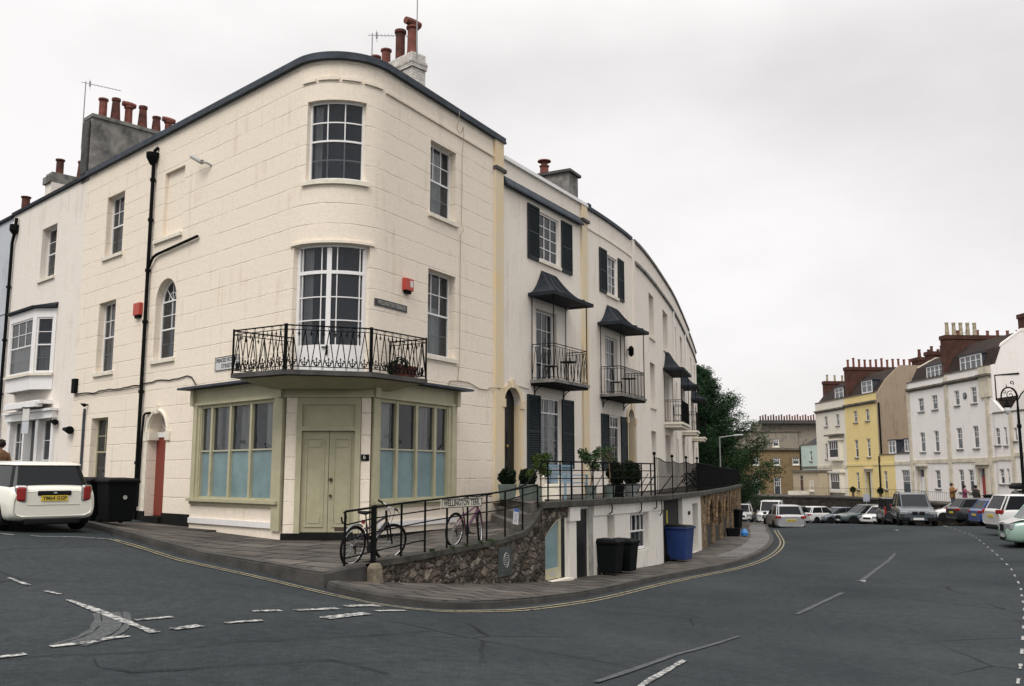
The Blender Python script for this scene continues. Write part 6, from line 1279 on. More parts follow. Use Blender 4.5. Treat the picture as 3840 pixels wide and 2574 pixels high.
troof(C_, 28, 20.3, 9.65, [(1.1, 10.9), (2.6, 12.2), (5, 12.3)]); tgable(C_, 20.25, 9.65, [(.2, 9.7), (1.05, 10.95), (2.55, 12.35), (5.2, 12.35), (9, 10)], FARB); troof(B_, 36.2, 28, 9.65, [(1.4, 11.0), (3, 12.0), (5, 12.0)]); troof(A_, 41.4, 36.2, 4.95, [(2.5, 6.2), (4, 6.2)], SLATE)
tgable(E_, 13.95, 9.85, [(.3, 9.9), (1.2, 11.4), (2.8, 12.3), (5, 12.3)], FARC, th=-.22)
dormer(C_, 24.3, 21.9, -.35, 9.8, 11.05, 2); dormer(B_, 31.6, 29.3, -.5, 9.75, 11.0, 2); dormer(F_, 5.1, 1.9, -.3, 10.0, 11.2, 4); dormer(E_, 10.9, 8.0, -.4, 9.9, 11.05, 4)
def tstack(H, t, o0, o1, th, z0, z1, pots, ph=.62, pm=TERRA, r=.15, kind=0, m=BRICK):
    g = MB(); s = ts(t); a, b = T.pt(s, -o0, 0), T.pt(s, -o1, 0); d = (T.pt(s + 1, 0, 0) - T.pt(s, 0, 0)) * th
    def bx(z0, z1, e):
        u = (b - a).normalized() * e; w_ = d.normalized() * e; P = [a - u + w_ + d * 0, b + u + w_, b + u - d - w_, a - u - d - w_]; vs = [Vector((p.x, p.y, z)) for z in (z0, z1) for p in P]; L = o1 - o0; h = z1 - z0
        g.add(vs, [(0, 4, 5, 1), (1, 5, 6, 2), (2, 6, 7, 3), (3, 7, 4, 0), (4, 7, 6, 5)], 0, [[(0, z0), (0, z1), (L, z1), (L, z0)], [(0, z0), (0, z1), (th, z1), (th, z0)], [(0, z0), (0, z1), (L, z1), (L, z0)], [(0, z0), (0, z1), (th, z1), (th, z0)], [(0, 0), (th, 0), (th, L), (0, L)]])
    bx(z0, z1 - .35, 0); bx(z1 - .35, z1, .07); ck = g.build('chimney', m, H)
    for k in range(pots): p = a.lerp(b, (k + .5) / pots) - d * .5; pot(ck, p.x, p.y, z1, ph * rnd.uniform(.85, 1.1), r, kind, pm, n=8)
    return ck
tstack(C_, 27.6, -.0 + .3, 7.8, .8, 9.6, 13.0, 12, .95, TERRA, .14); tstack(C_, 21.2, 5.0, 8.0, 1.4, 11, 13.3, 3, 1.0, TERRAD, .17, kind=1)
tstack(B_, 36.0, 1.2, 4.8, .7, 9.6, 12.3, 4, .75, BUFF, .14); ck = tstack(F_, 7.3, .0 + .4, 8.5, .9, 10, 13.45, 9, .5, TERRA, .14)
for k in range(5): p = T.pt(ts(7.3), -.8 - k * .62, 0) ; pot(ck, p.x - .0, p.y + .45, 13.45, 1.15, .17, 1, BUFF, n=8)
tstack(F_, .3, 3.2, 6.5, 1.0, 12, 14.2, 2, .5, TERRA, .14); tstack(E_, 13.8, .9 + 1.4, 4.2, .9, 10, 12.9, 2, .6, TERRAD, .15)
tstack(D_, 16, 9.0, 13, .8, 5, 12.6, 5, .95, TERRA, .14)
aerial(T.pt(ts(15.5), -7).x, T.pt(ts(15.5), -7).y, 9, 15.0, (-1.2, .1, .05), 'spindly television aerial behind the white far houses')
# brown stone block facing us
Bp = Path([(22.5, 118.6), (36.6, 118.)]); XB = lambda x: (x - 22.5) * 1.0009
BR = thing('stone_block', 'broad brown stone building with a cement rendered attic beyond the dark tree', 'building', (30, 118, -1))
def bq(x0, x1, z0, z1): return op(XB(x0), XB(x1), z0, z1, depth=.15)
bw = [bq(33.0, 33.8, 2.65, 3.65), bq(35.35, 36.2, 2.7, 3.65), bq(30.3, 31.15, -1.1, 1.2), bq(32.95, 33.8, -1.1, 1.2), bq(35.4, 36.2, -.3, 1.3), bq(27.8, 28.6, -1.1, 1.2), bq(30.4, 31.2, 2.65, 3.65)]
wall_mb(Bp, 0, XB(36.6), -4, 4.55, bw).build('wall', FARS, BR); qa_ = [bq(33.0, 33.75, 4.95, 6.0)]; wall_mb(Bp, 2, XB(36.6), 4.55, 6.85, qa_, o=-.03).build('attic_wall', FARG, BR)
for q in bw + qa_: window(BR, Bp, q, 3, (2, 2), far=True, inset=.1, bar=.045, fw=.09)
g = MB(); wbox(g, Bp, 0, XB(36.7), -.03, .3, 4.55, 4.8); wbox(g, Bp, 2, XB(36.7), -.2, .12, 6.85, 6.95); g.build('cornice', TRIMD, BR)
g = MB(); a, b = Vector((36.55, 118.02, 0)), Vector((39.5, 127, 0)); U = lambda v, z: Vector((v.x, v.y, z)); g.quad(U(a, -4), U(b, -4), U(b, 5.4), U(a, 6.85)); g.quad(U(a, 6.6), U(b, 5.4), (22.5, 127, 5.4), (24.5, 118.6, 6.6)); g.build('side_wall', FARG, BR)
RB = thing('rear_terrace', 'distant grey gable and long row of chimney pots behind the brown stone block', 'building', (38, 140, 4)); g = MB(); g.box(37.5, 47, 140, 146, 0, 9.4); g.build('wall', FARG, RB); g = MB(); g.box(37.0, 47, 139, 140, 9.0, 9.5); ck = g.build('chimney', CEMD, RB)
for k in range(24): pot(ck, 37.2 + k * .4, 139.5, 9.45, .7 + .12 * (k % 3), .13, k % 2, TERRAD if k < 11 else TERRA, n=6)
# retaining wall, raised pavement in front of the far houses, railings
RP = Path([(19.5, 111), (24.5, 101), (29.3, 88), (30.7, 78), (30.9, 68), (31.4, 60), (33.5, 48)])
TW = thing('retaining_wall', 'long dark stone retaining wall below the far terrace behind the parked cars', 'wall', RP.pt(20, 0, -2)); tzp = lambda s: float(np.interp(s, [0, 12, 26, 40, 52, 65], [-.9, -.8, -.62, -.55, -.8, -.9]))
wall_mb(RP, 0, float(RP.S[-1]), -4.0, tzp, []).build('wall', RETAIN, TW); g = MB()
for a in np.arange(0, 64, 2.0): wbox(g, RP, float(a), float(a) + 1.98, -.3, .05, tzp(a) - .02, tzp(a) + .1)
g.build('coping', DKSTONE, TW)
mb = MB(); S_ = np.linspace(0, 64, 20); A = [RP.pt(float(s), -.2, tzp(s) - .02) for s in S_]; B2 = [T.pt(float(np.interp(A[i].y, [51.6, 138], [float(T.S[-1]), -32.06])), 3.0 * 0 - .5, -.75) for i in range(20)]
for i in range(19): mb.quad(A[i], A[i + 1], B2[i + 1], B2[i], 0, [(p.x, p.y) for p in (A[i], A[i + 1], B2[i + 1], B2[i])])
tag(mb.build('far_pavement', FLAG), kind='structure')
fr2 = thing('far_railing', 'thin black railing along the top of the far retaining wall', 'railing', RP.pt(30, -.3, -.5)); g = MB()
for s in np.arange(20, 58, .3): g.tube([RP.pt(float(s), -.3, tzp(s)), RP.pt(float(s), -.3, tzp(s) + .9)], .008, 3, cap=False)
for h in (.9, .1): g.tube([RP.pt(float(s), -.3, tzp(s) + h) for s in np.arange(20, 58, 2)], .012, 4)
g.build('bars', IRON, fr2)
fw2 = thing('garden_wall', 'pale rendered stepped wall in front of the brown stone block', 'wall', (34, 108, -1)); g = MB(); g.box(31.5, 36.2, 107, 107.5, -2, -.35); g.box(28.5, 31.5, 107.01, 107.49, -2, -.9); g.build('wall', FARC, fw2)
for i, (t, z) in enumerate(((25.5, .2), (19.2, .2))):
    p = T.pt(ts(t), .6, z); o = thing('ball_bush', ['clipped ball bush under the left window of the yellow house', 'clipped ball bush under the window of the low yellow wing'][i], 'bush', (p.x, p.y, -.8), 'clipped ball bushes by the yellow house'); g = MB(); leafball(g, p - Vector((0, 0, .25)), .33, 500, .07, 1, 11 + i, inner=.3); g.build('foliage', LEAFD, o); g = MB(); g.tube([(p.x, p.y, -.8), (p.x, p.y, z - .3)], .14, 8); g.build('stem', WOOD, o)
# ---------------------------------------------------------------- swan neck lamp post, street light, signs
LX, LY = 22.86, 42.0; lp = thing('lamp_post', 'ornate black swan neck lamp post with a hanging lantern at the right edge', 'lamp post', (LX, LY, -1.1))
g = MB(); g.lathe([(.16, -1.15), (.16, -.7), (.10, -.6), (.085, .8), (.11, .85), (.075, .95), (.062, 3.6), (.09, 3.65), (.1, 3.75), (.06, 3.85), (.05, 4.6)], (LX, LY, 0), 12); g.build('column', IRON, lp)
g = MB(); P = lambda x, z: Vector((LX + x, LY, z)); arc = [P(0, 4.6)] + [P(-.36 + .36 * math.cos(R(a)), 5.05 + .42 * math.sin(R(a))) for a in range(0, 181, 15)] + [P(-.72, 4.85)]
g.tube(arc, [.045] * 6 + [.035] * (len(arc) - 6), 7); g.tube([P(-.78, 4.88), P(.05, 4.9)], .022, 5)
def spiral(cx, cz, r, a0, turns, sg=1): return [P(cx + r * (1 - .8 * t) * math.cos(a0 + sg * t * turns * 6.28), cz + r * (1 - .8 * t) * math.sin(a0 + sg * t * turns * 6.28)) for t in [i / 18 for i in range(19)]]
g.tube(spiral(-.30, 5.12, .2, R(60), 1.3), .018, 5); g.tube(spiral(-.56, 5.25, .10, R(200), 1.2, -1), .015, 5); g.tube(spiral(-.2, 5.68, .10, R(-60), 1.1), .02, 5); g.tube([P(0, 4.85), P(.22, 5.2), P(.35, 5.3)], .03, 5); g.tube([P(-.45, 5.45), P(-.45, 5.6)], [.03, .01], 5)
g.build('scroll_bracket', IRON, lp)
g = MB(); g.lathe([(.03, 4.9), (.05, 4.8), (.12, 4.66), (.13, 4.6), (.10, 4.56)], (LX - .48, LY, 0), 12); ln_ = g.build('lantern', IRON, lp); g = MB(); g.lathe([(.12, 4.55), (.15, 4.42), (.09, 4.28), (.02, 4.24)], (LX - .48, LY, 0), 12); g.build('globe', mat('clear_globe', (.5, .51, .51), .15), ln_)
sl_ = thing('street_light', 'thin grey street light with a short arm in front of the dark tree', 'street light', (15.9, 71.5, -2.2)); g = MB(); g.tube([(15.9, 71.5, -2.4), (15.9, 71.5, 4.4)], .05, 6); g.build('column', GALV, sl_); g = MB(); g.tube([(15.9, 71.5, 4.35), (17.0, 71.5, 4.5)], .035, 5); g.tube([(17.0, 71.5, 4.5), (17.7, 71.5, 4.55)], [.09, .07], 6); g.build('lamp_arm', GREY, sl_)
for i, (x, y, z, lab) in enumerate(((19.6, 96, -1.85, 'small grey parking sign plate behind the white car at the left of the far row'), (24.0, 96, -1.75, 'small grey parking sign plate behind the silver hatchback'), (30.1, 80, -.75, 'small pale sign on the retaining wall below the yellow house'))):
    o = thing('parking_sign', lab, 'sign', (x, y, z - 1)); g = MB(); g.box(x - .28, x + .28, y - .02, y, z, z + .62); g.build('plate', mat('sign_grey', (.34, .37, .42), .5), o); g = MB(); g.tube([(x, y + .03, z - 1.6), (x, y + .03, z + .5)], .03, 5); g.build('post', GALV, o)
# ---------------------------------------------------------------- the dark tree
TX, TY = 16.2, 77.0
tr = thing('pine_tree', 'big dark evergreen tree at the end of the crescent', 'tree', (TX, TY, -2.8)); g = MB(); q = random.Random(21)
g.tube([(TX, TY, -3), (TX + .1, TY, 0), (TX - .2, TY + .1, 3.5), (TX - .5, TY, 7), (TX - 1.0, TY, 10.2)], [.38, .32, .24, .14, .03], 8); cl = []
prof = lambda z: float(np.interp(z, [-1.5, 0, 1.8, 4, 6.5, 8.5, 10.6], [4.6, 5.3, 5.3, 4.5, 3.3, 1.9, .25]))
for k in range(165):
    z = -1.3 + 11.6 * (k / 165) ** .92; a = k * 2.4 + q.uniform(-.4, .4); r_ = prof(z) * q.uniform(.55, 1.12); cx = TX - .1 * z; b0 = Vector((cx, TY, z - .25 * r_)); tip = Vector((cx + r_ * math.cos(a), TY + r_ * math.sin(a) * .9, z + .18 * r_)); mid = b0.lerp(tip, .55) + Vector((0, 0, -.12 * r_))
    g.tube([b0, mid, tip], [.07, .045, .015], 4); cl.append((b0, mid, tip, r_))
g.build('trunk', mat('bark', (.04, .03, .025), .95, noise=.4), tr); gA = MB(); gB = MB()
for b0, mid, tip, r_ in cl:
    for j in range(5):
        t = .35 + .65 * j / 4; p = (mid.lerp(tip, (t - .5) / .5) if t > .5 else b0.lerp(mid, t / .5)); sz = (.40 + .42 * (1 - abs(t - .75))) * (1.15 if r_ > 2 else .85)
        for i in range(175):
            d = Vector((q.gauss(0, 1), q.gauss(0, 1), q.gauss(0, .55))); c = p + d * sz * .45; a = Vector((q.uniform(-1, 1), q.uniform(-1, 1), q.uniform(-.2, .9))).normalized(); b = a.cross(Vector((q.uniform(-1, 1), q.uniform(-1, 1), q.uniform(-1, 1)))).normalized(); s = q.uniform(.12, .24)
            (gA if q.random() < .6 else gB).add([c - a * s * .3, c + b * s * .16, c + a * s, c - b * s * .16], [(0, 1, 2, 3)])
gA.build('crown', mat('pine_needles', (.030, .068, .026), .8, spec=.15, noise=.35, nscale=1.2), tr); gB.build('crown', mat('pine_needles_dark', (.015, .036, .017), .85, spec=.1, noise=.3, nscale=1.2), tr)
# low shrubs under the tree and a hedge on the retaining wall
for i, (x, y, r_, lab) in enumerate(((20.0, 104, 1.3, 'dark shrub on the far wall directly right of the evergreen tree'), (22.8, 108, 1.1, 'low dark shrub before the brown stone block'))):
    o = thing('shrub', lab, 'shrub', (x, y, -1)); g = MB(); leafball(g, (x, y, -.3), r_, 1500, .14, .6, 40 + i, inner=.2); g.build('foliage', LEAFD, o)
# ---------------------------------------------------------------- cars
def carpaint(name, col, metal=.0, rough=.28): 
    m = mat(name, col, rough, metal, spec=.6); m.node_tree.nodes['Principled BSDF'].inputs['Coat Weight'].default_value = .6; m.node_tree.nodes['Principled BSDF'].inputs['Coat Roughness'].default_value = .08; return m
CGL = mat('car_glass', (.008, .010, .012), .10, spec=.15); PLY = mat('yellow_plate', (.62, .45, .04), .5); PLW = mat('white_plate', (.6, .6, .6), .5); REDL = mat('tail_lamp_red', (.24, .014, .010), .25); HEAD = mat('headlamp_glass', (.42, .44, .46), .1, metal=.4); BTRIM = mat('black_trim', (.009, .009, .010), .7, spec=.15)
# kind: stations rear->front (x fraction of L, z bottom, z belt as fraction of H, half width fraction); glasshouse (xr, xf at belt; xr, xf at roof)
CK = dict(
 mini=dict(st=[(-.5, .34, .57, .88), (-.496, .29, .62, .94), (-.465, .24, .655, .985), (-.40, .22, .665, 1.0), (-.15, .21, .67, 1.0), (.12, .21, .66, 1.0), (.25, .22, .64, .99), (.40, .24, .58, .94), (.48, .27, .50, .82), (.5, .34, .42, .7)], gl=(-.46, .24, -.385, .09), rw=.755),
 hatch=dict(st=[(-.5, .34, .56, .86), (-.496, .29, .61, .92), (-.465, .24, .65, .975), (-.42, .22, .66, .99), (-.15, .2, .66, 1.0), (.12, .2, .64, 1.0), (.25, .22, .61, .98), (.40, .24, .53, .93), (.48, .27, .44, .80), (.5, .34, .38, .66)], gl=(-.47, .27, -.37, .06), rw=.74),
 suv=dict(st=[(-.5, .40, .54, .88), (-.496, .33, .59, .94), (-.465, .29, .62, .985), (-.42, .27, .63, 1.0), (-.15, .26, .63, 1.0), (.12, .26, .62, 1.0), (.25, .27, .60, .99), (.42, .30, .55, .96), (.485, .33, .48, .86), (.5, .40, .42, .76)], gl=(-.475, .24, -.40, .05), rw=.76),
 saloon=dict(st=[(-.5, .36, .57, .86), (-.496, .29, .62, .92), (-.46, .24, .65, .97), (-.40, .22, .66, .98), (-.15, .2, .66, 1.0), (.12, .2, .64, 1.0), (.25, .22, .62, .98), (.40, .24, .53, .93), (.48, .27, .44, .80), (.5, .34, .38, .66)], gl=(-.36, .25, -.20, .06), rw=.74),
 van=dict(st=[(-.5, .36, .48, .92), (-.49, .28, .52, .98), (-.42, .26, .56, 1.0), (-.1, .25, .56, 1.0), (.2, .25, .56, 1.0), (.32, .26, .56, .99), (.44, .28, .52, .95), (.49, .30, .46, .87), (.5, .36, .36, .78)], gl=(-.488, .40, -.47, .25), rw=.88))
def make_car(label, kind, col, x, y, az, L, Wd, H, z=None, roof=None, plate_rear=None, tilt=0, roll=0, group='parked cars', txt=None, pillars=True, lowcol=None, wheel=None, face=None, name='parked_car', rails=False, greytrim=False):
    K = CK[kind]; root = bpy.data.objects.new(name, None); COL.objects.link(root); root.location = (x, y, Z(x, y) if z is None else z); root.rotation_euler = (R(roll), -R(tilt), R(90 - az)); ORG[root.name] = Vector(root.location); tag(root, label, 'car' if kind != 'van' else 'van', group)
    hw = Wd / 2; r = wheel or (.31 if kind in ('mini', 'hatch', 'saloon') else .36)
    def B(mb, nm, m, par=root, smooth=False): o = mb.build(nm, m, par, smooth=smooth, local=True); return o
    g = MB(); prev = None; n = 14
    for i, (fx, zb, zt, w_) in enumerate(K['st']):
        X = fx * L; zt = zt * H; w_ = w_ * hw; zm = (zb + zt) / 2
        ring = [(-w_ * .80, zb), (-w_ * .97, zb + .05), (-w_ * 1.01, zb + .28 * (zt - zb)), (-w_ * 1.0, zb + .68 * (zt - zb)), (-w_ * .95, zt - .05), (-w_ * .86, zt), (-w_ * .4, zt + .025), (w_ * .4, zt + .025), (w_ * .86, zt), (w_ * .95, zt - .05), (w_ * 1.0, zb + .68 * (zt - zb)), (w_ * 1.01, zb + .28 * (zt - zb)), (w_ * .97, zb + .05), (w_ * .80, zb)]
        cur = [Vector((X, a, b)) for a, b in ring]; b0 = len(g.v); g.v += [tuple(v) for v in cur]
        if prev is not None:
            for k in range(n): g.f.append([prev + k, prev + (k + 1) % n, b0 + (k + 1) % n, b0 + k]); g.m.append(1 if (lowcol and k in (3, 4, 5, 6, 7, 8, 9) and False) else 0); g.uv.append(None)
        prev = b0
    def capring(b0, rev):
        ring = [Vector(g.v[b0 + k]) for k in range(n)]; c = sum(ring, Vector()) / n; cur = b0
        for sc in (.82, .45):
            nb = len(g.v); g.v += [tuple(c + (v - c) * sc) for v in ring]
            for k in range(n): f = [cur + k, nb + k, nb + (k + 1) % n, cur + (k + 1) % n]; g.f.append(f if rev else f[::-1]); g.m.append(0); g.uv.append(None)
            cur = nb
        f = list(range(cur, cur + n)); g.f.append(f[::-1] if rev else f); g.m.append(0); g.uv.append(None)
    capring(prev, True); capring(0, False)
    for f in g.f: f.reverse()
    body = B(g, 'body', col, smooth=True); md = body.modifiers.new('round', 'SUBSURF'); md.levels = md.render_levels = 2
    # glasshouse
    xr, xf, rr2, rf = [v * L for v in K['gl']]; zb = min(s[2] for s in K['st'][3:7]) * H - .02; zt = H - .05; wb, wt = hw * .90, hw * K['rw']; g = MB(); ring0 = []; ring1 = []
    for (X, Y) in ((xr, -wb * .86), (xr + .10, -wb), (xf - .35, -wb), (xf, -wb * .78), (xf, wb * .78), (xf - .35, wb), (xr + .10, wb), (xr, wb * .86)): ring0.append(Vector((X, Y, zb)))
    for (X, Y) in ((rr2, -wt * .88), (rr2 + .08, -wt), (rf - .15, -wt), (rf, -wt * .86), (rf, wt * .86), (rf - .15, wt), (rr2 + .08, wt), (rr2, wt * .88)): ring1.append(Vector((X, Y, zt)))
    ring0[3].x += .06; ring0[4].x += .06
    g.add(ring0 + ring1, [tuple([k, (k + 1) % 8, 8 + (k + 1) % 8, 8 + k]) for k in range(8)] + [tuple(range(8, 16))]); bevel(B(g, 'windows', CGL), .05, 3)
    g = MB(); up = Vector((0, 0, .035)); c = Vector(((rr2 + rf) / 2, 0, 0)); e = [c + (v - c) * 1.0 + Vector(((v.x - c.x) * .04, v.y * .035, 0)) for v in ring1]; e2 = [Vector((c.x + (v.x - c.x) * .86, v.y * .84, H)) for v in ring1]; e0 = [v - up * .6 for v in e]
    g.add(e0 + e + e2, [tuple([k, (k + 1) % 8, 8 + (k + 1) % 8, 8 + k]) for k in range(8)] + [tuple([8 + k, 8 + (k + 1) % 8, 16 + (k + 1) % 8, 16 + k]) for k in range(8)] + [tuple(range(16, 24))]); ro = B(g, 'roof', roof or col, smooth=True); bevel(ro, .03, 3)
    if pillars:
        g = MB()
        for k0 in (0, 1, 3, 4, 6, 7): g.tube([ring0[k0] + Vector((0, 0, -.02)), ring1[k0]], .032, 5)
        for s in (-1, 1):
            X = (xr + xf) * .5 + .05; g.tube([Vector((X - .1, s * (wb + .005), zb)), Vector((X - .1 - .04, s * (wt + .01), zt))], .028, 5); g.tube([Vector((xr + .1, s * wb, zb)), Vector((xf - .35, s * wb, zb))], .02, 5)
        B(g, 'pillars', col)
    # wheels and arches
    for X in (-L * .31, L * .315):
        for s in (-1, 1):
            g = MB(); yy = s * (hw - .11); M = Matrix.Translation((X, yy, r)) @ Matrix.Rotation(R(90), 4, 'X'); g.lathe([(r * .62, -.11), (r * .93, -.11), (r, -.07), (r, .07), (r * .93, .11), (r * .62, .11)], (0, 0, 0), 22, M=M); w_ = B(g, 'wheel', RUBBER)
            g = MB(); M2 = M @ Matrix.Translation((0, 0, -s * .0)); oy = -s * .085
            g.lathe([(r * .64, oy - .01), (r * .64, oy + .01)], (0, 0, 0), 18, M=M); 
            B(g, 'rim', RIM, w_)
            g = MB()
            for k in range(5):
                a = k * 2 * math.pi / 5 + .3; p = Vector((X + r * .36 * math.cos(a), yy + s * .096, r + r * .36 * math.sin(a))); g.tube([p - Vector((0, s * .012, 0)), p + Vector((0, s * .004, 0))], r * .15, 6)
            B(g, 'rim_gap', BTRIM, w_)
            g = MB(); ra = r * 1.16; pts = [Vector((X + ra * math.cos(R(a)), s * hw * 1.002, r + ra * math.sin(R(a)))) for a in range(-35, 216, 16)]; cc = Vector((X, s * hw * 1.002, r)); k = len(pts)
            vs = pts + [p - Vector((0, s * .22, 0)) for p in pts] + [cc]; g.add(vs, [(i, i + 1, k + i + 1, k + i) for i in range(k - 1)] + [(i, i + 1, 2 * k) for i in range(k - 1)]); B(g, 'wheel_arch', BTRIM)
    ZR = .56 * H
    def patch(nm, m, X, Y, z, dx, dy, dz, rz=0, bev=.02, ry=0):
        g = MB(); g.box(-dx / 2, dx / 2, -dy / 2, dy / 2, -dz / 2, dz / 2, M=Matrix.Translation((X, Y, z)) @ Matrix.Rotation(R(rz), 4, 'Z') @ Matrix.Rotation(R(ry), 4, 'Y')); o = B(g, nm, m); bevel(o, bev, 2); return o
    fr_, re_ = L / 2, -L / 2
    for s in (-1, 1):
        if kind == 'mini':
            patch('lamp_surround', CHROME, re_ + .035, s * (hw - .225), .79, .10, .235, .34, rz=s * -14, bev=.045); patch('tail_lamp', REDL, re_ + .022, s * (hw - .225), .79, .10, .195, .30, rz=s * -14, bev=.045)
        elif kind == 'van': patch('tail_lamp', REDL, re_ + .03, s * (hw - .09), 1.0, .06, .12, .55)
        else: patch('tail_lamp', REDL, re_ + .07, s * (hw - .17), .56 * H, .16, .32, .13 if kind != 'suv' else .17, rz=s * -26)
        hz = .44 * H if kind in ('suv', 'van') else .46 * H
        patch('headlamp', HEAD, fr_ - .13, s * (hw - .27), hz, .20, .40, .15 if kind != 'van' else .2, rz=s * 24); patch('fog_lamp', BTRIM, fr_ - .07, s * (hw - .28), .24 * H, .12, .24, .11, rz=s * 16)
        o = patch('mirror', BTRIM if kind != 'van' else col, xf - .38, s * (hw + .08), zb + .07, .12, .2, .14, bev=.03)
    patch('number_plate', PLY, re_ - .005, 0, .44 * H if kind != 'mini' else .70, .03, .52, .115, bev=.004); patch('number_plate', PLW, fr_ + .0, 0, .26 * H, .03, .52, .115, bev=.004)
    if kind == 'suv' and col is grey:
        for s in (-1, 1): patch('kidney_grille', BTRIM, fr_ + .005, s * .17, .43 * H, .07, .28, .17, bev=.05); patch('air_intake', BTRIM, fr_ - .02, s * .62, .25 * H, .12, .4, .2, rz=s * 14, bev=.04)
    else: patch('grille', BTRIM, fr_ - .01, 0, .40 * H, .06, .62 if kind != 'suv' else .8, .14 if kind not in ('suv', 'van') else .26); patch('lower_grille', BTRIM, fr_ - .005, 0, .2 * H, .06, .9, .13); patch('rear_bumper', BTRIM, re_ + .06, 0, .235, .16, Wd * .62, .12, bev=.03)
    if kind == 'mini':
        patch('boot_handle', BTRIM, re_ - .0, 0, .80, .05, .66, .10, bev=.03); patch('bumper_crease', mat('crease', (.45, .45, .42), .5), re_ - .0, 0, .57, .02, 1.02, .008, bev=.002); patch('badge', CHROME, re_ - .03, -.0, .805, .02, .07, .03, bev=.005)
        M = Matrix.Translation((re_ - .022, 0, .70)) @ Matrix(((0, 0, -1, 0), (-1, 0, 0, 0), (0, 1, 0, 0), (0, 0, 0, 1))); tm = text_mb(txt, .105, M, sx=.95); B(tm, 'plate_lettering', BLKTXT)
    elif txt:
        sg = face or -1
        M = Matrix.Translation((re_ - .022, 0, .44 * H)) @ Matrix(((0, 0, -1, 0), (-1, 0, 0, 0), (0, 1, 0, 0), (0, 0, 0, 1))); tm = text_mb(txt, .1, M, sx=.95); B(tm, 'plate_lettering', BLKTXT)
    if rails:
        for s in (-1, 1): g = MB(); g.tube([(rr2 + .1, s * wt * .92, H - .01), (rr2 + .25, s * wt * .92, H + .05), (rf - .3, s * wt * .92, H + .05), (rf - .15, s * wt * .92, H - .01)], .018, 5); B(g, 'roof_rail', IRON)
    return root
white = carpaint('white_paint', (.58, .58, .57)); silver = carpaint('silver_paint', (.40, .40, .41), .5); grey = carpaint('gunmetal_paint', (.07, .085, .10), .4); black = carpaint('black_paint', (.012, .013, .015)); blue = carpaint('blue_paint', (.03, .07, .26), .3); dgreen = carpaint('teal_grey_paint', (.07, .10, .10), .4); mint = carpaint('pale_green_paint', (.27, .40, .33), .2); redp = carpaint('red_roof_paint', (.30, .05, .035)); slate = carpaint('slate_paint', (.12, .14, .17), .4)
CR = carpaint('cream_white_paint', (.74, .72, .63))
make_car('white hatchback with black windows and a yellow plate parked before the black bins', 'mini', CR, -10.72, 20.55, -46, 3.85, 1.727, 1.43, z=.44, tilt=1.0, txt='YM64 GGP', pillars=False, wheel=.315)
make_car('silver hatchback seen from behind at the kerb where the yellow lines end', 'hatch', silver, 15.9, 55.3, 4, 3.9, 1.72, 1.50, txt='MA03 XPB', z=-1.68)
make_car('pale people carrier facing us just behind the silver hatchback', 'suv', white, 18.1, 66.0, 200, 4.3, 1.78, 1.74, z=-2.0)
make_car('white car facing us, leftmost in the far row beside the vaults', 'hatch', white, 17.9, 73.5, 196, 4.1, 1.72, 1.45)
for a in [('black hatchback with one red tail lamp right of the silver hatchback', 'hatch', black, 25.0, 81.5, 40, 4.2, 1.8, 1.5, None), ('dark teal car mostly hidden behind the silver hatchback', 'saloon', dgreen, 24.4, 87, 80, 4.4, 1.8, 1.5, None),
          ('small white hatchback in the far row with its rear towards the left', 'hatch', white, 26.4, 81, 62, 3.9, 1.7, 1.5, None), ('blue grey saloon half hidden right of the small white hatchback', 'saloon', slate, 28.0, 81.0, 255, 4.2, 1.75, 1.45, None),
          ('dark grey green four by four side on in the middle of the far row', 'suv', dgreen, 28.6, 76.6, 262, 4.6, 1.85, 1.66, None), ('white car with a dark nose right of the grey green four by four', 'hatch', white, 28.6, 73.2, 232, 4.0, 1.74, 1.5, None), ('grey estate between the white car and the black four by four', 'suv', slate, 28.9, 70.2, 200, 4.2, 1.8, 1.55, None)]:
    make_car(a[0], *a[1:8], a[8], z=a[9])
make_car('black four by four with tall red tail lamps parked behind the oncoming grey one', 'van', black, 26.9, 66.5, 14, 4.5, 1.9, 1.88, z=-1.92, rails=False)
make_car('gunmetal four by four driving towards us in the middle of the road', 'suv', grey, 22.1, 52.0, 197, 4.88, 1.94, 1.76, z=-1.22, rails=True, name='moving_car', group=None)
make_car('white car with a reddish roof right of the oncoming four by four', 'hatch', white, 30.6, 64.0, 288, 4.2, 1.78, 1.5, z=-1.65, roof=redp)
make_car('black car with a red tail lamp parked right of the oncoming four by four', 'hatch', black, 29.5, 58.6, 92, 4.4, 1.8, 1.56, z=-1.46)
make_car('blue hatchback wedged between the black car and the big white one', 'hatch', blue, 27.8, 52.4, 94, 4.2, 1.8, 1.50, z=-1.32)
make_car('big white estate with a curved side window and red tail lamp parked nose away', 'suv', white, 23.3, 41.2, 94, 4.7, 1.88, 1.68, z=-.97)
bk = make_car('dark car carrying a black roof box behind the big white estate', 'suv', black, 27.0, 46.6, 98, 4.6, 1.85, 1.78, z=-1.0, rails=True)
rb = bpy.data.objects.new('roof_box', None); COL.objects.link(rb); rb.location = (25.9, 46.7, .84); rb.rotation_euler = (0, 0, R(-8)); ORG[rb.name] = Vector(rb.location); tag(rb, 'long black roof box on the dark car behind the white estate', 'roof box')
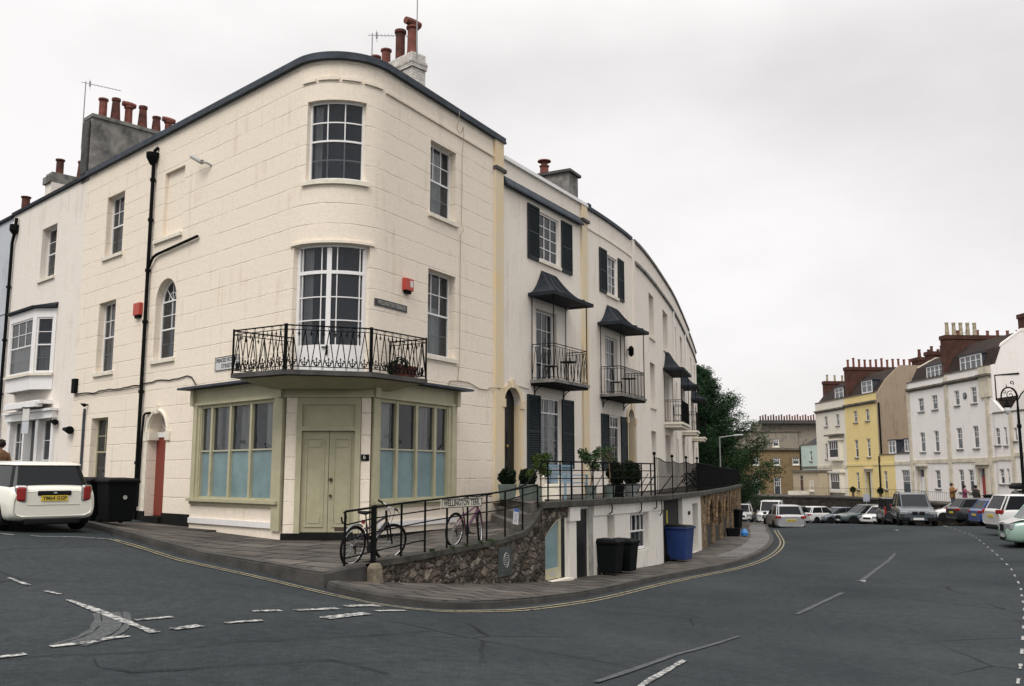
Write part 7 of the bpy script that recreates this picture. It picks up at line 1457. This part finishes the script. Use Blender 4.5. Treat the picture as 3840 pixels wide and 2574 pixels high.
g = MB(); g.add([(-1.0, -.38, 0), (1.0, -.32, 0), (1.0, .32, 0), (-1.0, .38, 0), (-1.02, -.42, .16), (.8, -.36, .18), (.8, .36, .18), (-1.02, .42, .16), (-.9, -.32, .30), (.5, -.3, .30), (.5, .3, .30), (-.9, .32, .30)], [(0, 1, 5, 4), (1, 2, 6, 5), (2, 3, 7, 6), (3, 0, 4, 7), (4, 5, 9, 8), (5, 6, 10, 9), (6, 7, 11, 10), (7, 4, 8, 11), (8, 9, 10, 11), (3, 2, 1, 0)]); bevel(g.build('shell', BTRIM, rb, local=True), .04, 3)
# two tone camper van at the right edge: pale green below, white above
vn = make_car('pale green and white camper van nosing in at the right edge', 'van', mint, 20.45, 34.2, 287, 4.95, 1.92, 1.98, z=-1.16, roof=white, wheel=.345)
g = MB(); hw = .96; L = 4.95; zt = .56 * 1.98
g.add([(.26 * L, -hw * .9, zt - .02), (.40 * L, -hw * .88, zt - .0), (.485 * L, -hw * .74, .97), (.485 * L, hw * .74, .97), (.40 * L, hw * .88, zt), (.26 * L, hw * .9, zt - .02), (.26 * L, -hw * .85, zt + .06), (.39 * L, -hw * .80, zt + .03), (.465 * L, -hw * .66, .99 + .03), (.465 * L, hw * .66, .99 + .03), (.39 * L, hw * .80, zt + .03), (.26 * L, hw * .85, zt + .06)],
      [(0, 1, 7, 6), (1, 2, 8, 7), (2, 3, 9, 8), (3, 4, 10, 9), (4, 5, 11, 10), (6, 7, 10, 11), (7, 8, 9, 10)]); g.build('bonnet', white, vn, local=True)
# ---------------------------------------------------------------- bicycles
def bike(label, x, y, z, az, lean, steer, fcol, acc, guard=False):
    root = bpy.data.objects.new('bicycle', None); COL.objects.link(root); root.location = (x, y, z); root.rotation_euler = (R(lean), 0, R(90 - az)); tag(root, label, 'bicycle', 'bicycles on the ramp'); ORG[root.name] = Vector(root.location)
    def B(mb, nm, m, par=root): return mb.build(nm, m, par, local=True)
    wr_ = .335; ra, fa = Vector((-.53, 0, wr_)), Vector((.54, 0, wr_)); hb, ht = Vector((.36, 0, .70)), Vector((.315, 0, .84))
    axs = (ht - hb).normalized(); SM = Matrix.Translation(hb) @ Matrix.Rotation(R(steer), 4, axs) @ Matrix.Translation(-hb)
    def wheel(c, M):
        g = MB(); g.tube([M @ (c + Vector((.325 * math.cos(a), 0, .325 * math.sin(a)))) for a in [i * math.pi / 18 for i in range(36)]], .023, 6, closed=True); w_ = B(g, 'wheel', RUBBER)
        g = MB(); g.tube([M @ (c + Vector((.296 * math.cos(a), 0, .296 * math.sin(a)))) for a in [i * math.pi / 18 for i in range(36)]], .011, 5, closed=True); B(g, 'rim', CHROME, w_)
        g = MB()
        for i in range(24): a = i * math.pi / 12; g.tube([M @ (c + Vector((0, .025 * (-1) ** i, 0))), M @ (c + Vector((.29 * math.cos(a), 0, .29 * math.sin(a))))], .0018, 3, cap=False)
        g.tube([M @ (c + Vector((0, -.05, 0))), M @ (c + Vector((0, .05, 0)))], .022, 8); B(g, 'spokes', GALV, w_)
    I = Matrix.Identity(4); wheel(ra, I); wheel(fa, SM)
    bb = Vector((-.09, 0, .29)); st = Vector((-.235, 0, .68)); g = MB(); g.tube([bb, st], .018, 8); g.tube([bb, hb + Vector((0, 0, .01))], .026, 8); g.tube([st - Vector((0, 0, .08)), ht - Vector((0, 0, .04))], .021, 8); g.tube([hb, ht], .024, 8)
    for s in (-1, 1): g.tube([ra + Vector((0, s * .05, 0)), bb + Vector((-.04, s * .03, 0))], .011, 6); g.tube([ra + Vector((0, s * .05, 0)), st + Vector((0, s * .02, -.05))], .010, 6)
    B(g, 'frame', fcol); g = MB(); a, b = bb.lerp(hb, .35), bb.lerp(hb, .8); g.tube([a, b], .0275, 8); B(g, 'frame_decal', acc)
    g = MB()
    for s in (-1, 1): g.tube([SM @ (fa + Vector((0, s * .055, 0))), SM @ Vector((.42, s * .055, .62)), SM @ Vector((.37, s * .03, .70))], .017, 6)
    g.tube([SM @ hb, SM @ (ht + axs * .07)], .02, 8); B(g, 'fork', fcol if not guard else BTRIM)
    g = MB(); s0 = ht + axs * .08; s1 = s0 + Vector((.06, 0, .06)); g.tube([SM @ s0, SM @ s1], .018, 6); hbz = s1; g.tube([SM @ (hbz + Vector(p)) for p in ((-.05, -.30, .03), (-.01, -.17, .02), (0, -.05, 0), (0, .05, 0), (-.01, .17, .02), (-.05, .30, .03))], .0125, 7); h_ = B(g, 'handlebar', CHROME if guard else BTRIM)
    g = MB()
    for s in (-1, 1): g.tube([SM @ (hbz + Vector((-.055, s * .32, .031))), SM @ (hbz + Vector((-.018, s * .20, .021)))], .018, 7); g.tube([SM @ (hbz + Vector((.03, s * .19, .0))), SM @ (hbz + Vector((.02, s * .30, -.02)))], .007, 4); g.tube([SM @ (hbz + Vector((0, s * .15, 0))), SM @ (hbz + Vector((.09, s * .06, -.12))), SM @ Vector((.42, s * .03, .6))], .004, 4)
    B(g, 'grips', RUBBER, h_)
    g = MB(); sp = st + (st - bb).normalized() * .20; g.tube([st, sp], .0135, 6); B(g, 'seat_post', CHROME)
    g = MB(); c = sp + Vector((0, 0, .03)); ring = [(-.14, .075), (-.12, .085), (-.04, .07), (.03, .035), (.13, .02), (.145, .008)]; up = [c + Vector((X, -Y, .02)) for X, Y in ring] + [c + Vector((X, Y, .02)) for X, Y in ring[::-1]]; dn = [v + Vector((0, 0, -.045)) for v in up]; n = len(up)
    g.add(up + dn, [tuple(range(n)), tuple(range(2 * n - 1, n - 1, -1))] + [(i, n + i, n + (i + 1) % n, (i + 1) % n) for i in range(n)]); bevel(B(g, 'saddle', BTRIM), .012, 2)
    g = MB(); M = Matrix.Translation(bb) @ Matrix.Rotation(R(90), 4, 'X'); g.lathe([(.03, .035), (.095, .035), (.095, .042), (.03, .042)], (0, 0, 0), 20, M=M); M = Matrix.Translation(ra) @ Matrix.Rotation(R(90), 4, 'X'); g.lathe([(.02, .03), (.05, .03), (.035, .055), (.015, .055)], (0, 0, 0), 16, M=M)
    for s in (-1, 1): cr = bb + Vector((s * .16, -s * .07, -.05 * s)); g.tube([bb + Vector((0, -s * .045, 0)), cr], .011, 5); g.box(cr.x - .045, cr.x + .045, cr.y - .05 - (.0), cr.y + .05, cr.z - .012, cr.z + .012)
    g.tube([bb + Vector((0, -.04, .095)), ra + Vector((0, -.04, .05))], .005, 4); g.tube([bb + Vector((0, -.04, -.095)), ra + Vector((.02, -.04, -.07)), ra + Vector((0, -.04, -.05))], .005, 4); g.tube([ra + Vector((0, -.05, -.02)), ra + Vector((.02, -.05, -.13))], .014, 5); B(g, 'drivetrain', mat('greasy_steel', (.05, .045, .04), .4, metal=.6))
    if guard:
        g = MB(); g.tube([ra + Vector((.37 * math.cos(R(a)), 0, .37 * math.sin(R(a)))) for a in range(60, 141, 10)], .018, 5); B(g, 'mudguard', GALV); g = MB(); g.box(sp.x - .05, sp.x - .02, -.03, .03, sp.z - .16, sp.z - .10); B(g, 'rear_reflector', REDL)
    return root
def ramp(t, o, z=None):
    p = vp(t, 0, o); return p.x, p.y, (z if z is not None else float(np.interp(t, [0, 2, 4, 5.5], [.10, .135, .215, .30])))
x, y, z = ramp(.44, -.30, .05); bike('dark bicycle with a mudguard and turned silver handlebars at the foot of the ramp', x, y, z, 27.5, 9, -22, mat('aubergine_frame', (.02, .009, .015), .4), mat('pale_decal', (.32, .30, .32), .4), True)
x, y, z = ramp(3.68, -.26, .15); bike('pink and black bicycle behind the cream street sign on the ramp', x, y, z, 27.5, 4, 24, mat('pink_frame', (.11, .035, .075), .4), mat('dark_decal', (.05, .02, .05), .4))
# ---------------------------------------------------------------- wheelie bins
def bin_(name, label, x, y, az, h, w_, d, m, group=None, lid=None, z=None, lidang=0):
    zz = Z(x, y) + .12 if z is None else z; root = thing(name, label, 'bin', (x, y, zz), group); root.rotation_euler = (0, 0, R(90 - az)); g = MB(); a, b = w_ / 2, d / 2
    def B(mb, nm, mm): return mb.build(nm, mm, root, local=True)
    zb, ztp = .06, h - .07; g.add([(-b * .80, -a * .80, zb), (b * .80, -a * .80, zb), (b * .80, a * .80, zb), (-b * .80, a * .80, zb), (-b, -a, ztp), (b, -a, ztp), (b, a, ztp), (-b, a, ztp)], [(3, 2, 1, 0), (0, 1, 5, 4), (1, 2, 6, 5), (2, 3, 7, 6), (3, 0, 4, 7), (4, 5, 6, 7)]); bevel(B(g, 'body', m), .03, 3)
    g = MB(); g.box(-b - .035, b + .035, -a - .035, a + .035, ztp - .05, ztp); bevel(B(g, 'rim', m), .012, 2)
    g = MB(); g.add([(-b - .02, -a - .03, ztp), (b + .05, -a - .03, ztp), (b + .05, a + .03, ztp), (-b - .02, a + .03, ztp), (-b * .9, -a * .9, ztp + .07), (b * .85, -a * .88, ztp + .05), (b * .85, a * .88, ztp + .05), (-b * .9, a * .9, ztp + .07)], [(3, 2, 1, 0), (0, 1, 5, 4), (1, 2, 6, 5), (2, 3, 7, 6), (3, 0, 4, 7), (4, 5, 6, 7)]); bevel(B(g, 'lid', lid or m), .02, 2)
    for s in (-1, 1):
        g = MB(); M = Matrix.Translation((-b * .85, s * a * .75, .1)) @ Matrix.Rotation(R(90), 4, 'X'); g.lathe([(.10, -.03), (.10, .03)], (0, 0, 0), 14, M=M); B(g, 'wheel', RUBBER)
    g = MB(); g.tube([(-b - .05, -a * .8, ztp + .02), (-b - .09, -a * .6, ztp + .03), (-b - .09, a * .6, ztp + .03), (-b - .05, a * .8, ztp + .02)], .014, 6); B(g, 'handle', m); return root
bin_('wheelie_bin', 'left black wheelie bin of the pair by the red arched door', -9.98, 22.65, 134, 1.08, .62, .72, PLAST, 'black wheelie bins by the red door', z=.44)
b2 = bin_('wheelie_bin', 'right black wheelie bin of the pair by the red arched door', -9.32, 22.2, 134, 1.08, .70, .74, PLAST, 'black wheelie bins by the red door', z=.43); g = MB(); g.tube([(.345, .05, .62), (.36, .05, .62)], .05, 10); g.build('sticker', GREY, b2, local=True)
bin_('wheelie_bin', 'nearer black bin standing against the white vault wall', 2.52, 24.5, 122, .92, .50, .62, PLAST, 'black bins by the white vaults')
bin_('wheelie_bin', 'farther black bin standing behind the first by the vault window', 2.98, 25.15, 122, .90, .50, .62, PLAST, 'black bins by the white vaults')
bin_('wheelie_bin', 'big dark blue wheelie bin with a black lid in front of the dark vault', 5.22, 29.5, 122, 1.12, .70, .72, BLUEP, None, PLAST)
bin_('wheelie_bin', 'tall dark bin far along the pavement beyond the rubble arches', 12.1, 51.4, 120, 1.1, .7, .8, PLAST)
x, y = 10.35, 44.3; zz = Z(x, y) + .12; o = thing('recycling_box', 'open black recycling box on the pavement past the arches', 'box', (x, y, zz)); g = MB()
for a, b in (((-.3, -.2), (.3, -.2)), ((.3, -.2), (.3, .2)), ((.3, .2), (-.3, .2)), ((-.3, .2), (-.3, -.2))): g.quad((x + a[0] * .85, y + a[1] * .85, zz), (x + b[0] * .85, y + b[1] * .85, zz), (x + b[0], y + b[1], zz + .36), (x + a[0], y + a[1], zz + .36))
g.quad((x - .26, y - .17, zz + .01), (x + .26, y - .17, zz + .01), (x + .26, y + .17, zz + .01), (x - .26, y + .17, zz + .01)); so = o_ = g.build('tub', PLAST, o); sm = so.modifiers.new('thick', 'SOLIDIFY'); sm.thickness = .02; g = MB(); g.tube([(x - .3, y, zz + .36), (x, y, zz + .46), (x + .3, y, zz + .36)], .012, 5); g.build('handle', PLAST, o)
g = MB(); c = Vector((x + .5, y - .1, zz + .15)); g.lathe([(.05, -.15), (.16, -.12), (.18, .02), (.12, .14), (.03, .2)], c, 10); o = tag(g.build('plastic_bag', mat('blue_plastic_bag', (.04, .20, .50), .4, noise=.3, nscale=12, bump=.8, bscale=12), loc=c), 'bright blue plastic bag slumped against the black recycling box', 'bag')
# ---------------------------------------------------------------- plants and furniture on the walkway
def planter(label, x, y, z, ball, seed, kind='box', name='potted_bush'):
    o = thing(name, label, 'potted plant', (x, y, z)); g = MB(); g.add([(x + a * s, y + b * s, zz) for zz, s in ((z, .20), (z + .40, .25)) for a, b in ((-1, -1), (1, -1), (1, 1), (-1, 1))], [(3, 2, 1, 0), (0, 1, 5, 4), (1, 2, 6, 5), (2, 3, 7, 6), (3, 0, 4, 7), (4, 5, 6, 7)]); bevel(g.build('pot', ZINC, o), .01)
    g = MB(); leafball(g, (x, y, z + .40 + ball * .75), ball, 1500, .035, 1.0, seed, inner=.5); leafball(g, (x, y, z + .4 + ball * .75), ball * .75, 500, .05, 1, seed + 1, inner=.1); g.build('foliage', LEAFD, o); return o
planter('left of the two clipped bushes in zinc planters by the black arched doorway', -.12, 24.9, .92, .25, 31); planter('right of the two clipped bushes in zinc planters by the black arched doorway', .42, 25.2, .92, .24, 33)
def small_tree(label, x, y, z, h, r_, seed, m=LEAFY, potm=None, n=1500, squash=.8, ps=.17):
    o = thing('potted_tree', label, 'potted tree', (x, y, z)); q = random.Random(seed); g = MB(); g.lathe([(ps * .8, 0), (ps, .34), (ps * 1.1, .36), (ps * .9, .36), (.02, .33)], (x, y, z), 14); g.build('pot', potm or ZINC, o); g = MB(); g.tube([(x, y, z + .3), (x + .03, y, z + h * .5), (x - .02, y, z + h)], [.025, .02, .01], 6)
    gl = MB()
    for k in range(9):
        a = k * 2.4; c = Vector((x + r_ * .75 * math.cos(a) * q.uniform(.4, 1), y + r_ * .75 * math.sin(a) * q.uniform(.4, 1), z + h + r_ * squash * q.uniform(-.7, .8))); g.tube([(x, y, z + h * .8), c], .008, 4); leafball(gl, c, r_ * q.uniform(.28, .52), n // 14, .042, .9, seed + k, inner=.05)
    g.build('trunk', WOOD, o); gl.build('crown', m, o); return o
small_tree('leafy orange tree in a white box at the left end of the blue bench', .72, 24.35, .92, .86, .36, 51); small_tree('taller bushy green tree standing over the blue bench', 2.15, 25.7, .92, 1.1, .44, 61, LEAF); small_tree('sparse thin shrub right of the blue bench against the stone pilaster', 2.75, 26.6, .92, 1.25, .30, 71, LEAF, n=260)
o = thing('planter_box', 'white square planter box with finials at the foot of the railing', 'planter', (1.0, 23.75, .92)); g = MB(); x, y, z = 1.0, 23.75, .92; g.box(x - .22, x + .22, y - .22, y + .22, z + .04, z + .42); bevel(g.build('box', CPAINT, o), .01); g = MB()
for a in (-.21, .21):
    for b in (-.21, .21): g.tube([(x + a, y + b, z), (x + a, y + b, z + .5)], .03, 6); g.lathe([(.03, .5), (.04, .53), (.015, .57), (.03, .6), (.005, .64)], (x + a, y + b, z), 8)
g.build('finials', CPAINT, o)
# bench
bx, by, bz = 1.55, 25.6, .92; bn = bpy.data.objects.new('bench', None); COL.objects.link(bn); bn.location = (bx, by, bz); bn.rotation_euler = (0, 0, R(61)); tag(bn, 'pale blue slatted garden bench on the raised walkway', 'bench'); ORG[bn.name] = Vector(bn.location)
def bb_(nm, fn): g = MB(); fn(g); return g.build(nm, BENCHM, bn, local=True)
bb_('seat', lambda g: [g.box(-.72, .72, -.22 + k * .09, -.15 + k * .09, .42, .445) for k in range(5)]); bb_('backrest', lambda g: [g.box(-.72 + k * .09, -.69 + k * .09, .24, .26, .46, .88) for k in range(17)] + [g.box(-.74, .74, .225, .275, .86, .92), g.box(-.74, .74, .228, .272, .46, .50)])
for a in (-.70, .66):
    bb_('leg', lambda g: g.box(a, a + .05, -.24, -.19, 0, .62)); bb_('leg', lambda g: g.box(a, a + .05, .22, .27, 0, .90)); bb_('armrest', lambda g: g.box(a - .01, a + .06, -.26, .24, .62, .655))
for i, (x, y, r_, lab) in enumerate(((3.05, 27.55, .25, 'left rounded dark topiary in a black pot beyond the bench'), (3.6, 28.3, .27, 'right rounded dark topiary in a grey pot beyond the bench'))):
    o = thing('topiary', lab, 'potted plant', (x, y, .92)); g = MB(); g.lathe([(.2, 0), (.26, .36), (.28, .38), (.2, .38)], (x, y, .92), 14); g.build('pot', PLAST if i == 0 else GALV, o); g = MB(); leafball(g, (x, y, 1.62), r_ * 1.1, 1700, .04, 1.25, 81 + i, inner=.6); leafball(g, (x, y, 1.55), r_, 600, .06, 1.2, 85 + i, inner=.1); g.build('foliage', LEAFD, o)
# balcony furniture
def chair(label, s, o_, z, sc=1.0, group='balcony chairs'):
    p = F.pt(s, o_, z); c = thing('bistro_chair', label, 'chair', p, group); M = F.M(s, o_, z); g = MB(); g.lathe([(.19, .43), (.20, .45), (.02, .455)], (0, 0, 0), 12, M=M); g.build('seat', IRON, c); g = MB(); g.tube([M @ Vector((.18 * math.cos(R(a)), .17, .5 + .38 * math.sin(R(a)))) for a in range(0, 181, 20)], .011, 5); g.tube([M @ Vector((0, .17, .45)), M @ Vector((0, .17, .86))], .008, 4)
    for k in (-.09, .09): g.tube([M @ Vector((k, .17, .45)), M @ Vector((k, .17, .8))], .006, 4)
    g.build('backrest', IRON, c)
    for a in (-.15, .15):
        for b in (-.14, .16): h = MB(); h.tube([M @ Vector((a, b, .44)), M @ Vector((a * 1.2, b * 1.2, 0))], .010, 4); h.build('leg', IRON, c)
def table(label, s, o_, z): p = F.pt(s, o_, z); c = thing('bistro_table', label, 'table', p); M = F.M(s, o_, z); g = MB(); g.lathe([(.27, .68), (.28, .70), (.01, .705)], (0, 0, 0), 14, M=M); g.build('top', IRON, c); g = MB(); g.tube([M @ Vector((0, 0, 0)), M @ Vector((0, 0, .68))], .018, 6); g.lathe([(.17, 0), (.03, .05)], (0, 0, 0), 10, M=M); g.build('stand', IRON, c)
chair('iron bistro chair at the left end of the nearer canopied balcony', 9.2, .42, 4.42); table('small round iron table at the right end of the nearer canopied balcony', 10.4, .42, 4.42); table('small round iron table on the barred balcony', 15.8, .42, 4.38); chair('iron bistro chair at the left end of the barred balcony', 14.4, .42, 4.38)
chair('dark chair on the stone balcony under the first black tent canopy', 27.2, .4, 3.97, group=None)
# ---------------------------------------------------------------- people
def person(label, x, y, z, az, h, coat, leg, pose='stand', hair=HAIRM, group=None):
    root = bpy.data.objects.new('person', None); COL.objects.link(root); root.location = (x, y, z); root.rotation_euler = (0, 0, R(90 - az)); root.scale = (1, 1, 1); tag(root, label, 'person', group); ORG[root.name] = Vector(root.location); k = h / 1.75
    V_ = []; E_ = []; Rr = []
    def a(p, r_, par=None): V_.append(tuple(c * k for c in p)); Rr.append(r_ * k); E_.append((par, len(V_) - 1)) if par is not None else None; return len(V_) - 1
    pel = a((0, 0, .95), .15); wa = a((0, 0, 1.10), .135, pel); ch = a((.0, 0, 1.30), .155, wa); nk = a((0, 0, 1.47), .06, ch); hd0 = a((.01, 0, 1.56), .075, nk); hd1 = a((.015, 0, 1.65), .095, hd0); a((.0, 0, 1.71), .06, hd1)
    for s in (-1, 1):
        hp = a((0, s * .09, .90), .095, pel); kn = a((.03, s * .10, .49), .062, hp); an = a((-.01, s * .10, .09), .04, kn); a((.14, s * .12, .035), .035, an)
        sh = a((0, s * .18, 1.40), .062, ch)
        if pose == 'stand': el = a((-.03, s * .25, 1.12), .045, sh); wr = a((.07, s * .24, .88), .028, el); hx = (.09, s * .235, .82); dr = Vector((.25, 0, -1))
        else: el = a((.08, s * .27, 1.18), .045, sh); wr = a((.26, s * .12, 1.30), .028, el); hx = (.30, s * .09, 1.34); dr = Vector((.6, -s * .4, .6))
        pm = a(hx, .032, wr); dr.normalize(); sd = Vector((0, 1, 0)).cross(dr).normalized()
        for f in range(4):
            l = (.07, .085, .08, .06)[f]; o = sd * (.026 - .0175 * f); b = Vector(hx) + dr * .045 + o; f1 = a(tuple(b), .010, pm); f2 = a(tuple(b + dr * l * .55 + Vector((0, -s * .008, 0))), .009, f1); a(tuple(b + dr * l + Vector((0, -s * .03, 0))), .007, f2)
        t1 = a(tuple(Vector(hx) + sd * .04 + dr * .01), .010, pm); a(tuple(Vector(hx) + sd * .06 + dr * .045), .009, t1)
    me = bpy.data.meshes.new('body'); me.from_pydata(V_, E_, []); ob = bpy.data.objects.new('body', me); COL.objects.link(ob); ob.parent = root; sk = ob.modifiers.new('skin', 'SKIN'); sk.use_smooth_shade = True
    for i, v in enumerate(me.skin_vertices[0].data): v.radius = (Rr[i], Rr[i]); v.use_root = (i == 0)
    ss_ = ob.modifiers.new('sub', 'SUBSURF'); ss_.levels = ss_.render_levels = 1; me.materials.append(SKIN)
    def cloth(nm, prof, m, sy=1.35, c=(0, 0)):
        g = MB(); n = 16; vs = [Vector((c[0] + r_ * k * math.cos(2 * math.pi * j / n) * .82, c[1] + r_ * k * sy * math.sin(2 * math.pi * j / n) * .82, zz * k)) for r_, zz in prof for j in range(n)]
        g.add(vs, [(i * n + j, i * n + (j + 1) % n, (i + 1) * n + (j + 1) % n, (i + 1) * n + j) for i in range(len(prof) - 1) for j in range(n)]); return g.build(nm, m, root, smooth=True, local=True)
    cloth('coat', [(.20, .78), (.205, .95), (.185, 1.12), (.20, 1.28), (.205, 1.38), (.14, 1.46), (.085, 1.50)], coat); g = MB()
    for s in (-1, 1):
        P = [Vector((0, s * .17, 1.41)), Vector((-.03, s * .25, 1.12)), Vector((.06, s * .24, .92))] if pose == 'stand' else [Vector((0, s * .17, 1.41)), Vector((.08, s * .27, 1.18)), Vector((.24, s * .13, 1.29))]
        g = MB(); g.tube([p * k for p in P], [.085 * k, .065 * k, .05 * k], 10); g.build('sleeve', coat, root, smooth=True, local=True)
    g = MB()
    for s in (-1, 1): g.tube([Vector(p) * k for p in ((0, s * .09, .92), (.03, s * .10, .49), (-.01, s * .10, .10))], [.115 * k, .078 * k, .062 * k], 10)
    g.build('trousers', leg, root, smooth=True, local=True); g = MB()
    for s in (-1, 1): g = MB(); g.tube([Vector(p) * k for p in ((-.07, s * .10, .045), (.05, s * .11, .05), (.17, s * .12, .035))], [.045 * k, .05 * k, .04 * k], 8); g.build('shoe', BTRIM, root, smooth=True, local=True)
    g = MB(); q = random.Random(4); c = Vector((-.015, 0, 1.665)) * k; g.lathe([(.02, -.09), (.085, -.07), (.108, -.01), (.105, .045), (.07, .09), (.01, .108)], c, 12); hb_ = g.build('hair', hair, root, smooth=True, local=True); g = MB(); leafball(g, c + Vector((-.01, 0, .0)), .125 * k, 500, .02, .95, 7, inner=.8); g.v = [v if not (v[0] > .06 * k and v[2] < c.z + .05) else (v[0] - .09, v[1], v[2]) for v in g.v]; g.build('curls', hair, hb_, local=True)
    g = MB()
    for s in (-1, 1): g.lathe([(.001, -.009), (.010, 0), (.001, .009)], Vector((.100, s * .034, 1.645)) * k, 6); g.lathe([(.006, -.03), (.014, 0), (.006, .03)], Vector((.01, s * .098, 1.635)) * k, 6)
    g.tube([Vector((.10, 0, 1.64)) * k, Vector((.128, 0, 1.605)) * k, Vector((.108, 0, 1.60)) * k], [.008, .014, .008], 6); g.tube([Vector((.103, -.022, 1.575)) * k, Vector((.110, 0, 1.572)) * k, Vector((.103, .022, 1.575)) * k], .006, 5); g.build('face', mat('face_features', (.30, .14, .11), .6), root, local=True)
    return root
BRNC = mat('mustard_brown_coat', (.20, .10, .03), .9, noise=.4, nscale=8); JEAN = mat('dark_jeans', (.03, .04, .06), .9)
person('person with curly dark hair and a brown coat walking behind the white hatchback', -13.55, 24.75, .73, -48, 1.74, mat('brown_coat', (.16, .085, .04), .95, noise=.4, nscale=10), JEAN)
pz = -.88
person('person in a mustard jacket with raised arms on the far pavement, leftmost of three', 31.35, 67.0, pz, 150, 1.78, BRNC, JEAN, 'raise', group='people on the far pavement'); person('person in a plum jacket on the far pavement, middle of three', 31.85, 66.2, pz, 120, 1.66, mat('plum_jacket', (.16, .03, .07), .9), JEAN, 'raise', group='people on the far pavement'); person('person in a dark coat on the far pavement, rightmost of three', 32.55, 66.0, pz, 60, 1.66, mat('black_coat', (.02, .018, .016), .9), JEAN, group='people on the far pavement')
bin_('wheelie_bin', 'dark bin beside the three people on the far pavement', 33.3, 65.6, 240, 1.05, .6, .7, PLAST, z=pz)
# a few weeds in the joints of the rubble wall top
g = MB(); q = random.Random(8)
for t in (1.9, 2.6, 3.1, 3.7, 4.1, 6.75, 7.9): leafball(g, vp(t, float(top(t)) + .04 if t < 6 else .9, .06 if t < 6 else .1), .07, 60, .025, .6, int(t * 10), inner=.1)
tag(g.build('weeds', LEAF, loc=vp(3, .2)), 'little green weeds growing along the top of the rubble wall', 'weeds', kind='stuff')
